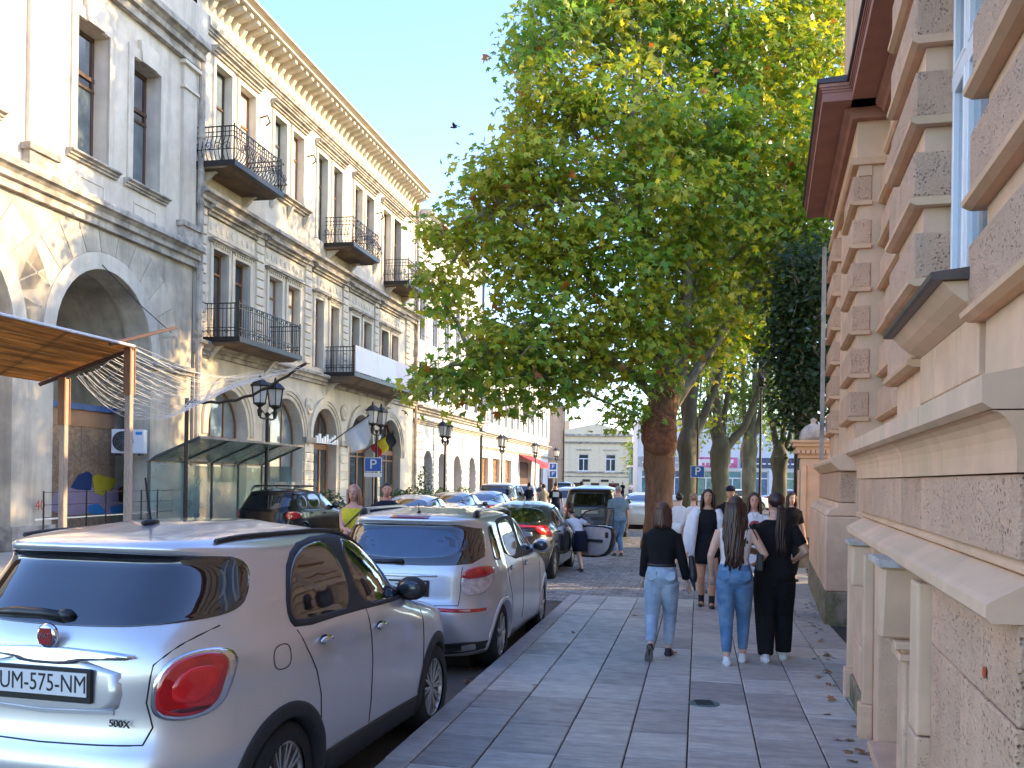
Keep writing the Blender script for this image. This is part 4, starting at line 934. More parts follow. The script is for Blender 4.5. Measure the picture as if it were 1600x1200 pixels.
def tree(name, label, base, trunk, rad, lobes, bark, leaf, dens, size, seed, limbs, group=None, per=26, lobeb=(), cl=.36, tm=(LEAF, LTRI), cat='tree'):
    """lobes: (centre, (rx, ry, rz)) in metres; limbs: lists of points"""
    T = thing(name, label, cat, base, 0, group); b0 = Vector(base); rng = np.random.default_rng(seed)
    trunkmesh([Vector(p) - b0 for p in trunk], rad, seed=seed, lobes=[(Vector(c) - b0, r, a) for c, r, a in lobeb], amp=.08).build('trunk', M[bark], T, smooth=True)
    ends = []
    for lm, r0, r1 in limbs:
        pts = [Vector(p) - b0 for p in lm]
        trunkmesh(pts, [r0 + (r1 - r0) * i / (len(pts) - 1) for i in range(len(pts))], n=8, amp=.03, seed=seed + 3).build('branch', M['bark_grey' if bark != 'bark_moss' else 'bark_moss'], T, smooth=True)
        ends.append(pts[-1])
    allp, allu = [], []; tw = MB()
    for c, r in lobes:
        c = np.array(Vector(c) - b0); r = np.array(r); area = 4 * np.pi * ((r[0] * r[1]) ** 1.6 / 3 + (r[0] * r[2]) ** 1.6 / 3 + (r[1] * r[2]) ** 1.6 / 3) ** (1 / 1.6)
        n = max(6, int(area * dens))
        d = rng.normal(0, 1, (n, 3)); d /= np.linalg.norm(d, axis=1)[:, None]
        rad_ = rng.uniform(.1, 1, n) ** .42 * (1 + .22 * rng.normal(0, 1, n).clip(-1.2, 1.6))
        ctr = c + d * rad_[:, None] * r
        for i in range(0, n, 4):
            s = Vector(c) * .55 + Vector(ctr[i]) * .45 - Vector((0, 0, .3)); e = Vector(ctr[i]); m_ = (s + e) / 2 + Vector(rng.normal(0, .12, 3)) + Vector((0, 0, .15))
            tw.tube([s, m_, e], [.035, .022, .008], 4, cap=False)
        k = per; off = rng.normal(0, 1, (n, k, 3)) * np.array([cl, cl, cl * .62]); off[:, :, 2] -= .25 * (off[:, :, 0] ** 2 + off[:, :, 1] ** 2)
        pp = (ctr[:, None] + off).reshape(-1, 3); uu = (np.repeat(d * .5, k, axis=0) + np.array([0, 0, .75]))
        allp.append(pp); allu.append(uu)
        if ends:
            e = min(ends, key=lambda q: (q - Vector(c)).length); L_ = (e - Vector(c)).length
            if L_ > .8: tw.tube([e, (e + Vector(c)) / 2 + Vector((0, 0, .25)), Vector(c)], [.07, .055, .03], 5, cap=False)
    tag(tw.build('twigs', M['bark_grey'], T), kind='stuff')
    leaves('crown', np.concatenate(allp), np.concatenate(allu), size, M[leaf], T, rng, *tm)
    return T
def LB(px, py, d, rx, rz, ry=None):
    k = FOC / d; return (at(px, py, d), (rx / k, (ry if ry else (rx + rz) / 2 / k), rz / k))
GZ = -.12
D1_ = 26.0
def P1(px, py, d=D1_): return at(px, py, d)
b1 = at(1029, 800, D1_); b1.z = GZ
lob = [LB(*q) for q in [(850, 55, 26, 70, 80), (915, -10, 27, 100, 90), (1010, 40, 27, 110, 95), (1120, 60, 28, 120, 105), (1225, 120, 29, 85, 120), (1285, 60, 30, 60, 120), (970, -140, 27, 130, 110), (1110, -130, 28, 140, 110), (1230, -100, 29, 110, 110), (1040, -270, 28, 130, 90), (1160, -260, 29, 110, 90),
    (860, 165, 25.5, 90, 75), (960, 190, 25.5, 110, 90), (1080, 200, 26.5, 110, 95), (1200, 240, 27.5, 90, 95), (820, 250, 25, 75, 55), (765, 262, 24.6, 45, 36),
    (800, 320, 25, 80, 55), (735, 350, 24.5, 62, 48), (680, 378, 24, 42, 34), (700, 420, 24, 44, 32), (890, 320, 25, 90, 75), (1000, 320, 25, 100, 85), (1110, 330, 26.5, 100, 80), (1215, 370, 28, 80, 80),
    (800, 400, 25, 75, 45), (870, 420, 25, 90, 60), (970, 430, 25.5, 95, 70), (1070, 440, 26.5, 90, 60), (1165, 450, 28, 85, 60), (1250, 420, 29, 50, 70),
    (668, 600, 23.6, 40, 26), (715, 580, 23.8, 52, 34), (775, 548, 24.2, 70, 46), (830, 500, 24.6, 80, 46), (790, 610, 24.2, 48, 30), (840, 590, 24.6, 62, 46), (905, 530, 25, 85, 58), (915, 590, 25, 50, 34), (985, 520, 25.5, 80, 55), (1010, 585, 25.6, 48, 40), (1060, 520, 26.3, 60, 45), (690, 470, 23.8, 30, 22), (1110, 535, 27.5, 55, 40), (975, 640, 25.2, 22, 20), (1265, 300, 28, 55, 65), (1270, 370, 28, 50, 50), (1262, 220, 28, 50, 60), (1190, 520, 29, 60, 40)]]
fk = P1(1035, 660)
limbs = [([fk, P1(1040, 600), P1(1022, 500), P1(1000, 380), P1(985, 230), P1(1000, 60)], .30, .10),
         ([fk, P1(1058, 610, 26.1), P1(1070, 520, 26.2), P1(1075, 400, 26.5), P1(1100, 250, 27), P1(1130, 60, 28)], .27, .09),
         ([P1(1048, 640), P1(1085, 585, 26.2), P1(1130, 520, 26.8), P1(1175, 440, 27.5), P1(1215, 330, 28)], .17, .07),
         ([P1(1024, 560), P1(985, 500, 25.6), P1(930, 440, 25.3), P1(860, 380, 25), P1(780, 330, 24.8)], .14, .05),
         ([P1(1030, 630), P1(985, 580, 25.6), P1(920, 545, 25.2), P1(840, 540, 24.6), P1(740, 570, 24)], .14, .045),
         ([P1(1005, 400), P1(950, 300, 25.7), P1(890, 190, 25.6), P1(850, 90, 26)], .12, .04),
         ([P1(985, 230), P1(960, 50, 26.5), P1(980, -140, 27)], .1, .04)]
tree('plane_tree', 'big plane tree with a brown burled trunk and yellow green crown, nearest to the cars', b1, [b1, P1(1029, 815), P1(1030, 740), P1(1028, 690), P1(1034, 655), P1(1038, 630), P1(1042, 605)], [.52, .41, .385, .42, .46, .40, .24],
     lob, 'bark', 'leaf', 1.75, .265, 4, limbs, 'plane trees along the pavement', per=27, lobeb=[(P1(1014, 668, 25.6), .46, .30), (P1(1050, 690, 25.8), .32, .14), (P1(1024, 705, 25.5), .3, .14)], cl=.34)
_bt = bpy.data.objects['plane_tree']; _c = P1(1031, 678, 25.62) - b1; _m = MB(); _m.ball((0, 0, 0), (.50, .36, .62), 26, 18)
_m.v = [tuple(_c + Vector(v) * (1 + .14 * mnoise.noise(Vector(v) * 3.5) + .07 * mnoise.noise(Vector(v) * 9))) for v in _m.v]; _m.build('burl', mk('burlbark', (.25, .105, .055), .95, var=.45, scale=9, bump=1, bscale=18, bdist=.08), _bt, smooth=True)
def btree(label, px, d, forky, r, bark, lobes, limbs, seed, lean=0):
    b = at(px, 800, d); b.z = GZ; f = at(px + lean, forky, d)
    L_ = [([f] + [at(x, y, d + dd) for x, y, dd in lm], r0 * 1.25, r1) for lm, r0, r1 in limbs]
    return tree('plane_tree', label, b, [b, b.lerp(f, .3), b.lerp(f, .8), f + Vector((0, 0, .15)), f + Vector((0, 0, .7)), f + Vector((0, 0, 1.1))], [r * 1.25, r, r, r * 1.2, r * .85, r * .3], [LB(*q) for q in lobes], bark, 'leaf2', 1.0, .24, seed, L_, 'plane trees along the pavement', per=22, cl=.42)
btree('slanting brown plane trunk close behind the burled one, forking above the parking sign', 1072, 37, 700, .36, 'bark_moss', [(1100, 300, 37, 90, 90), (1160, 400, 38, 80, 70), (1060, 400, 37, 70, 70), (1130, 480, 38, 70, 50), (1180, 330, 39, 80, 80), (1100, 200, 38, 110, 90), (1085, 560, 37, 40, 36), (1110, 600, 40, 34, 26), (1060, 640, 40, 20, 26), (1098, 650, 41, 22, 22)],
      [([(1080, 620, 0), (1095, 520, .4), (1100, 420, .5), (1105, 300, .8)], .24, .09), ([(1095, 660, 0), (1120, 600, 0), (1140, 530, .3), (1170, 420, .8)], .17, .07), ([(1068, 620, .3), (1062, 520, .6), (1070, 420, .5)], .15, .06)], 11, 4)
btree('plane tree with a knobbly dark head and limbs in a wide vee', 1126, 43, 712, .42, 'bark_moss', [(1130, 560, 43, 45, 40), (1150, 420, 43, 90, 70), (1190, 500, 44, 60, 50), (1110, 460, 44, 60, 60), (1200, 400, 44, 70, 80), (1115, 640, 45, 26, 30), (1165, 620, 46, 34, 26), (1140, 300, 44, 110, 90), (1150, 665, 50, 22, 18), (1105, 610, 48, 34, 30), (1140, 600, 49, 40, 30), (1090, 680, 52, 18, 14)],
      [([(1122, 660, 0), (1116, 600, .2), (1122, 520, .4), (1130, 420, .6)], .20, .08), ([(1142, 690, 0), (1165, 665, .2), (1185, 610, .4), (1195, 520, .6), (1200, 420, .8)], .19, .08), ([(1132, 650, .2), (1145, 560, .4), (1150, 450, .6)], .14, .06), ([(1115, 690, 0), (1106, 620, .2), (1100, 540, .4)], .10, .05)], 12)
btree('slim greenish plane tree with pale upright limbs', 1170, 49, 705, .36, 'bark_grey', [(1190, 480, 49, 60, 60), (1180, 380, 49, 70, 70), (1215, 560, 50, 34, 40), (1150, 550, 51, 36, 36), (1220, 450, 50, 50, 60), (1200, 640, 52, 24, 24), (1190, 280, 50, 90, 80), (1175, 600, 54, 40, 30), (1205, 610, 54, 34, 34), (1180, 660, 56, 26, 16), (1150, 640, 56, 26, 18), (1120, 660, 57, 30, 16)],
      [([(1178, 640, 0), (1180, 560, .2), (1186, 460, .4)], .18, .07), ([(1186, 660, 0), (1196, 580, .2), (1200, 480, .4)], .14, .06), ([(1162, 640, 0), (1160, 560, .3), (1158, 480, .4)], .13, .06)], 13)
btree('plane tree furthest along the row with a stubby ragged head', 1218, 55, 720, .44, 'bark_moss', [(1225, 560, 55, 40, 50), (1235, 480, 55, 45, 50), (1205, 600, 55, 28, 30), (1225, 400, 56, 60, 60), (1240, 620, 57, 22, 30), (1200, 660, 58, 20, 16), (1225, 660, 60, 26, 20), (1205, 690, 62, 24, 10), (1240, 690, 62, 20, 14), (1165, 685, 62, 20, 10)],
      [([(1208, 670, 0), (1200, 610, .2), (1205, 540, .4)], .18, .07), ([(1224, 680, 0), (1226, 620, .2), (1225, 540, .4)], .18, .07), ([(1232, 690, 0), (1242, 640, .2), (1246, 570, .4)], .14, .06)], 14)
b = at(1262, 800, 23.5); b.z = GZ
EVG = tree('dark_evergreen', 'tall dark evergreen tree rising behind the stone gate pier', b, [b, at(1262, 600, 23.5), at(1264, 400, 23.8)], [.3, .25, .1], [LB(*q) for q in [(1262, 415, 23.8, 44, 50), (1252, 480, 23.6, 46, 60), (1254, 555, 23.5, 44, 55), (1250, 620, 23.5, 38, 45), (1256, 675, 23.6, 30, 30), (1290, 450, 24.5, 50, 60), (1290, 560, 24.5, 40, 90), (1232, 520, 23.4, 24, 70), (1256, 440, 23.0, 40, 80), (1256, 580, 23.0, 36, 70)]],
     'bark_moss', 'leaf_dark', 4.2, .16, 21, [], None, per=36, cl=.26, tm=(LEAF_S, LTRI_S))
# greenery at the end of the street
b = at(1000, 790, 110); b.z = GZ
tree('street_tree', 'small yellowing tree beyond the burled trunk at the street end', b, [b, at(1000, 740, 110)], [.3, .2], [LB(*q) for q in [(998, 700, 110, 18, 16), (1010, 720, 110, 20, 20), (990, 725, 111, 12, 14), (1012, 750, 112, 16, 14)]], 'bark', 'leaf', 1.0, .45, 22, [], None, per=14, cl=.5)
for i, (px, d, h, lab) in enumerate([(512, 27.6, .9, 'clipped green shrub right behind the black estate car'), (628, 40, .8, 'green shrub in front of the hotel door, behind the man in dark'), (648, 43, .95, 'green shrub beside the drainpipe of the balcony building'), (664, 47, 1.9, 'tall thin potted shrub before the white rusticated arches'), (690, 51, .8, 'low shrub between two white arches'), (724, 56, .8, 'furthest low shrub along the white arches')]):
    b = at(px, 790, d); b.z = 0; r = np.random.default_rng(40 + i)
    T = thing('shrub', lab, 'shrub', b, 0, 'shrubs along the facades')
    MB().lathe([(.22, 0), (.30, .4), (.33, .42), (.29, .42), (.27, .36), (0, .36)], 12).build('planter', M['mould'], T, smooth=False)
    tag(MB().tube([(0, 0, .3), (0.02, 0, .3 + h * .6)], .03, 5).build('stem', M['bark'], T))
    n = 500; p_ = r.normal(0, 1, (n, 3)); p_ /= np.linalg.norm(p_, axis=1)[:, None]; p_ = p_ * (r.uniform(.3, 1, n) ** .4)[:, None] * np.array([.55 if h < 1.5 else .42, .55 if h < 1.5 else .42, h * .55]) + np.array([0, 0, .45 + h * .5])
    leaves('foliage', p_, p_ * .3 + np.array([0, 0, .6]), .13, M['leaf_shrub'], T, r, LEAF_S, LTRI_S)
# dry leaves blown together at the wall foot, the gutter and round the trunk
r_ = np.random.default_rng(77); P_ = []
for k in range(170):
    t = r_.random()
    if t < .22: Y = r_.uniform(5.5, 14); q = (RX0 + RT * Y - abs(r_.normal(0, .12)) - .05, Y, .012)
    elif t < .45: Y = r_.uniform(6, 14.5); q = (CX0 + CT * Y - .12 - abs(r_.normal(0, .12)), Y, -.105)
    elif t < .50: Y = r_.uniform(6, 14); q = (CX0 + CT * Y + r_.uniform(.2, 3), Y, .012)
    else: q = (b1.x + r_.normal(0, 1.6) - 1, b1.y - 3 + r_.normal(0, 3), -.095)
    P_.append(q)
n_ = len(P_); tag(leaves('leaf_litter', np.array(P_), np.tile([0, 0, 2.5], (n_, 1)), .085, mk('litter', (.24, .12, .05), .85, var=.5, scale=8), None, r_), kind='stuff')
# ------------------------------------------------------------------ cars (x forward from the rear bumper, y left, z up)
def paint(name, c, metal=.5, rough=.28): return mk(name, c, rough, metal=metal, var=.03, scale=2, coat=1.0, spec=.6)
M['silver'] = paint('silver', (.66, .66, .665), .62, .30); M['silver2'] = paint('silver2', (.62, .62, .625), .62, .32); M['charcoal'] = paint('charcoal', (.045, .043, .045), .3, .25)
M['carblack'] = paint('carblack', (.008, .008, .010), .0, .2); M['carblack'].node_tree.nodes['Principled BSDF'].inputs['Coat Weight'].default_value = .25; M['carblack'].node_tree.nodes['Principled BSDF'].inputs['Specular IOR Level'].default_value = .35; M['carwhite'] = paint('carwhite', (.70, .73, .76), .0, .25); M['carblue'] = paint('carblue', (.35, .48, .58), .4, .28)
M['cargrey'] = paint('cargrey', (.25, .27, .30), .5, .3); M['tint'] = mk('tint', (.006, .007, .009), .02, var=0, spec=1.0, coat=1.0)
M['clad'] = mk('clad', (.022, .022, .024), .65, var=.1, scale=8); M['tyre'] = mk('tyre', (.016, .016, .017), .85, var=.3, scale=20, bump=.3, bscale=60, bdist=.003)
M['rim'] = mk('rim', (.50, .49, .46), .33, metal=.8, var=.1); M['redlamp'] = mk('redlamp', (.52, .008, .010), .08, var=.25, scale=9, spec=.8, coat=.8); M['clearlamp'] = mk('clearlamp', (.62, .50, .47), .1, var=.35, scale=26, coat=.8)
M['redlamp_in'] = mk('redlamp_in', (.75, .02, .02), .15, var=.15, scale=14, coat=.6)
M['chrome'] = mk('chrome', (.75, .76, .78), .12, metal=1, var=0); M['plate'] = mk('plate', (.74, .74, .72), .4, var=.04); M['seam'] = mk('seam', (.02, .02, .02), .7, var=0); M['headlamp'] = mk('headlamp', (.6, .65, .68), .08, var=.3, coat=.6)
def smooth1(z, pts, k):
    x, y = zip(*pts); zz = np.linspace(z[0] - .2, z[-1] + .2, 400); v = np.interp(zz, x, y)
    ker = np.exp(-.5 * (np.arange(-30, 31) * (zz[1] - zz[0]) / k) ** 2); ker /= ker.sum()
    v = np.convolve(np.pad(v, 30, mode='edge'), ker, 'valid'); return np.interp(z, zz, v)
def chaikin(P, it):
    for _ in range(it):
        Q = []
        for i in range(len(P)):
            a, b = P[i], P[(i + 1) % len(P)]; Q += [tuple(.75 * x + .25 * y for x, y in zip(a, b)), tuple(.25 * x + .75 * y for x, y in zip(a, b))]
        P = Q
    return P
def densify(P, d, closed=True):
    Q = []
    for i in range(len(P) if closed else len(P) - 1):
        a, b = P[i], P[(i + 1) % len(P)]; n = max(1, int(math.dist(a, b) / d))
        Q += [tuple(x + (y - x) * k / n for x, y in zip(a, b)) for k in range(n)]
    return Q if closed else Q + [P[-1]]
class Shell:
    def __init__(s, rear, front, width, z0, H, n=4.6, nl=46, npr=120, wheels=(), flare=.035, wr=.33, kx=.03, nf=None):
        t = np.linspace(0, 1, nl); z = z0 + (H - z0) * (1 - (1 - t) ** 1.35)
        s.H = H
        xr, xf, w = smooth1(z, rear, kx), smooth1(z, front, kx), smooth1(z, width, .025)
        th = np.linspace(0, 2 * np.pi, 3000, endpoint=False)
        vs = []
        for i in range(nl):
            a, c = (xf[i] - xr[i]) / 2, (xf[i] + xr[i]) / 2
            cs, sn = np.cos(th), np.sin(th); nn = np.where(cs < 0, n, nf or n)
            x = c + a * np.sign(cs) * np.abs(cs) ** (2 / nn); y = w[i] * np.sign(sn) * np.abs(sn) ** (2 / nn)
            dl = np.hypot(np.diff(x, append=x[0]), np.diff(y, append=y[0])); cl = np.concatenate([[0], np.cumsum(dl)]); q = np.linspace(0, cl[-1], npr, endpoint=False)
            X = np.interp(q, cl, np.append(x, x[0])); Y = np.interp(q, cl, np.append(y, y[0]))
            for wx in wheels:
                g = np.exp(-(((X - wx) ** 2 + (z[i] - wr) ** 2) / .48 ** 2)) * np.clip((np.abs(Y) / max(.1, w[i]) - .7) / .3, 0, 1); Y = Y + np.sign(Y) * flare * g
            vs += [(X[j], Y[j], z[i]) for j in range(npr)]
        fs = [(i * npr + j, i * npr + (j + 1) % npr, (i + 1) * npr + (j + 1) % npr, (i + 1) * npr + j) for i in range(nl - 1) for j in range(npr)]
        fs += [tuple(range((nl - 1) * npr, nl * npr)), tuple(range(npr))[::-1]]
        s.v, s.f = vs, fs; s.b = BVHTree.FromPolygons([Vector(p) for p in vs], fs)
        s.wheels, s.wr = wheels, wr
    def cast(s, p, ax):
        o, d = {'R': (Vector((p[0], -3, p[1])), Vector((0, 1, 0))), 'L': (Vector((p[0], 3, p[1])), Vector((0, -1, 0))), 'B': (Vector((-3, p[0], p[1])), Vector((1, 0, 0))),
                'F': (Vector((9, p[0], p[1])), Vector((-1, 0, 0))), 'T': (Vector((p[0], p[1], 5)), Vector((0, 0, -1)))}[ax]
        l, n, _, _ = s.b.ray_cast(o, d)
        if l is None: l, n, _, _ = s.b.find_nearest(o + d * (3 if ax != 'T' else 4))
        if n.dot(d) > 0: n = -n
        return l, n
    def body(s, cut):
        m = MB(); keep = []
        for f in s.f:
            c = [sum(s.v[i][k] for i in f) / len(f) for k in range(3)]
            if abs(c[1]) > .35 and len(f) == 4 and any(math.hypot(c[0] - wx, c[2] - s.wr) < cut for wx in s.wheels): continue
            keep.append(f)
        return m.add(s.v, keep)
    def patch(s, P, ax, off=.004, rings=6, rnd=2, dens=.035, depth=.012, m=None):
        m = m or MB()
        P = densify(chaikin(P, rnd) if rnd else P, dens); n = len(P); cx, cy = sum(p[0] for p in P) / n, sum(p[1] for p in P) / n
        vs = []
        def pt(p, o):
            l, nn = s.cast(p, ax); return l + nn * o
        vs += [pt(p, -depth) for p in P]
        for r in range(rings): 
            t = 1 - (r / rings) ** 1.6; vs += [pt((cx + (p[0] - cx) * t, cy + (p[1] - cy) * t), off if r else off * .6) for p in P]
        vs.append(pt((cx, cy), off)); fs = []
        for r in range(rings):
            for j in range(n): fs.append((r * n + j, r * n + (j + 1) % n, (r + 1) * n + (j + 1) % n, (r + 1) * n + j))
        for j in range(n): fs.append((rings * n + j, rings * n + (j + 1) % n, len(vs) - 1))
        return m.add(vs, fs)
    def ring(s, wx, ax, r0, r1, off, a0=-.25, a1=math.pi + .25, n=34, rad=4):
        m = MB(); vs = []
        for i in range(n + 1):
            a = a0 + (a1 - a0) * i / n
            for k in range(rad + 1):
                r = r0 + (r1 - r0) * k / rad; p = (wx + r * math.cos(a), max(.16, s.wr + r * math.sin(a))); l, nn = s.cast(p, ax); vs.append(l + nn * (off if 0 < k < rad else off * .55))
            l2 = Vector(vs[-(rad + 1)]); l2.y *= .82; vs.append(l2); 
            l3 = Vector(vs[-2]) ; l3.y -= math.copysign(.012, l3.y); vs.append(l3)
        q = rad + 3
        fs = []
        for i in range(n):
            for k in range(rad): fs.append((i * q + k, i * q + k + 1, (i + 1) * q + k + 1, (i + 1) * q + k))
            fs.append((i * q, i * q + rad + 1, (i + 1) * q + rad + 1, (i + 1) * q)); fs.append((i * q + rad, i * q + rad + 2, (i + 1) * q + rad + 2, (i + 1) * q + rad))
        return m.add(vs, fs)
    def line(s, P, ax, r=.0045, off=0, m=None):
        m = m or MB(); return m.tube([l + n * off for l, n in (s.cast(p, ax) for p in densify(P, .05, False))], r, 4)
def wheel(par, x, y, r, side, style, w=.2, spokes=10):
    wr = r * .68; t = MB().lathe([(wr, -w / 2), (r * .93, -w / 2), (r * .985, -w / 2 + .02), (r, -w / 2 + .05), (r, w / 2 - .05), (r * .985, w / 2 - .02), (r * .93, w / 2), (wr, w / 2)], 32, (0, 0, 0), 1, cap=False)
    W = t.build('wheel', M['tyre'], par, smooth=True); W.location = (x, y, r)
    b = MB(); e = side * (w / 2 - .012)
    vs = []
    b.lathe([(wr * 1.0, e * .2), (wr * 1.02, e), (wr * .94, e * 1.02), (wr * .90, e * .75), (wr * .88, e * .2)], 28, (0, 0, 0), 1)
    b.lathe([(0, e * .8), (wr * .2, e * .8), (wr * .2, e * .3), (0, e * .3)], 12, (0, 0, 0), 1)
    for k in range(spokes):
        a = 2 * math.pi * k / spokes
        for da in ((-.12, .12) if style == 'multi' else (0,)):
            p0 = Vector((wr * .15 * math.cos(a), e * .75, wr * .15 * math.sin(a))); p1 = Vector((wr * .95 * math.cos(a + da), e * .9, wr * .95 * math.sin(a + da)))
            b.tube([p0, p1], [wr * (.07 if style == 'multi' else .15), wr * (.05 if style == 'multi' else .11)], 4, cap=True)
    b.build('rim', M['rim'], W)
    MB().lathe([(0, 0), (wr * .99, 0), (wr * .99, -e * .3), (0, -e * .3)], 20, (0, 0, 0), 1).build('brake_disc', M['dark'], W)
    return W
def car(name, label, pos, heading, spec, col, group=None, hi=True, cat='car'):
    """spec: dict, see CARS below"""
    g = spec.get; T = thing(name, label, cat, pos, heading, group)
    S_ = Shell(spec['rear'], spec['front'], spec['width'], .2, spec['H'], g('n', 4.6), 46 if hi else 30, 130 if hi else 80, spec['wheels'], g('flare', .03), spec['r'], g('kx', .03), g('nf'))
    S_.body(spec['r'] + .05).build('body', [M[col]], T, smooth=True)
    sh = MB()
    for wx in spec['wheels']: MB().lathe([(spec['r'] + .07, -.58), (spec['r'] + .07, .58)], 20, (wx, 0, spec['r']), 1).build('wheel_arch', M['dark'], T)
    for wx in spec['wheels']:
        for sd, ax in ((-1, 'R'), (1, 'L')):
            S_.ring(wx, ax, spec['r'] + .02, spec['r'] + (.10 if g('clad') else .065), .012).build('arch_trim', M['clad' if g('clad') else col], T, smooth=True)
            wheel(T, wx, sd * (spec['track']), spec['r'], sd, g('rim', 'five'), spokes=g('spokes', 5))
    for sd, ax in ((-1, 'R'), (1, 'L')):
        if g('clad'):
            a, c = spec['wheels'][0] + spec['r'] + .06, spec['wheels'][1] - spec['r'] - .06
            S_.patch([(a, .215), (c, .215), (c, .36), (a, .38)], ax, .012, 3, 0, .08).build('sill_cladding', M['clad'], T, smooth=True)
        for P in spec['side_glass']: S_.patch(P, ax, .005, 6, 2).build('side_window', M['tint'], T, smooth=True)
        for P in g('side_black', ()): S_.patch(P, ax, .003, 5, 1).build('window_trim', M['clad'], T, smooth=True)
        if hi:
            for P in g('seams', ()): S_.line(P, ax).build('door_seam', M['seam'], T)
            for x, z in g('handles', ()):
                l, n = S_.cast((x, z), ax); MB().ball(l + n * .018, (.085, .016, .021), 10, 6).build('door_handle', M[g('handle_m', col)], T, smooth=True)
                MB().ball(l + n * .001, (.05, .006, .03), 10, 6).build('handle_recess', M['seam'], T, smooth=True)
        if 'mirror' in spec:
            x, z = spec['mirror']; l, n = S_.cast((x, z), ax); c = l + Vector((-.03, sd * .13, .03))
            mm = MB().ball(c, (.075, .115, .085), 12, 8).tube([l - Vector((0, sd * .05, 0)), c - Vector((0, 0, .06))], [.045, .03], 6)
            o = mm.build('mirror', M[g('mirror_m', col)], T, smooth=True)
            MB().ball(c + Vector((-.045, 0, 0)), (.034, .088, .062), 12, 8).build('mirror_glass', M['glass'], o, smooth=True)
        for k, P in enumerate(spec['tail']):
            Q = [(sd * p[0], p[1]) for p in P[0]]
            S_.patch(Q, P[1], g('lampoff', .014), 6, 2 if P[2] != 'redlamp_in' else 1, .03).build('tail_light', M[P[2]], T, smooth=True) if P[1] == 'B' else S_.patch(P[0], ax, g('lampoff', .014), 5, 2, .03).build('tail_light', M[P[2]], T, smooth=True)
        for P in g('head', ()): S_.patch(P, ax, .01, 4, 2).build('headlight', M['headlamp'], T, smooth=True)
    S_.patch(spec['rear_glass'], 'B', .006, 22 if hi else 10, g('rg_round', 2), .04).build('rear_window', M['tint'], T, smooth=True)
    if 'windscreen' in spec: S_.patch(spec['windscreen'], 'F', .005, 6, 1, .06).build('windscreen', M['tint'], T, smooth=True)
    if g('bumper_clad'): S_.patch(g('bumper_clad'), 'B', .012, 4, 1, .06).build('bumper_cladding', M['clad'], T, smooth=True)
    if hi:
        for P in g('rear_seams', ()): S_.line(P, 'B').build('tailgate_seam', M['seam'], T)
    T['shell'] = 0
    return T, S_
def plate(T, S_, z, w, h, txt, size, y=0, m='black', tilt=0):
    l, n = S_.cast((y, z), 'B'); x = l.x - .012
    P = MB().box(x - .008, x + .01, y - w / 2 - .022, y + w / 2 + .022, z - h / 2 - .03, z + h / 2 + .018).build('number_plate', M[m], T, bev=.004)
    MB().box(x - .012, x - .004, y - w / 2, y + w / 2, z - h / 2, z + h / 2).build('plate_face', M['plate'], P)
    if txt:
        tt = text(txt, 'plate_letters', size, M['black'], P, (x - .0125, y, z - .002), (R(90), 0, R(-90)), .0008, .80)
    return P
def head(d): return math.atan2(1, d)
def roadpos(px, py): p = ground(px, py, -.12); return p
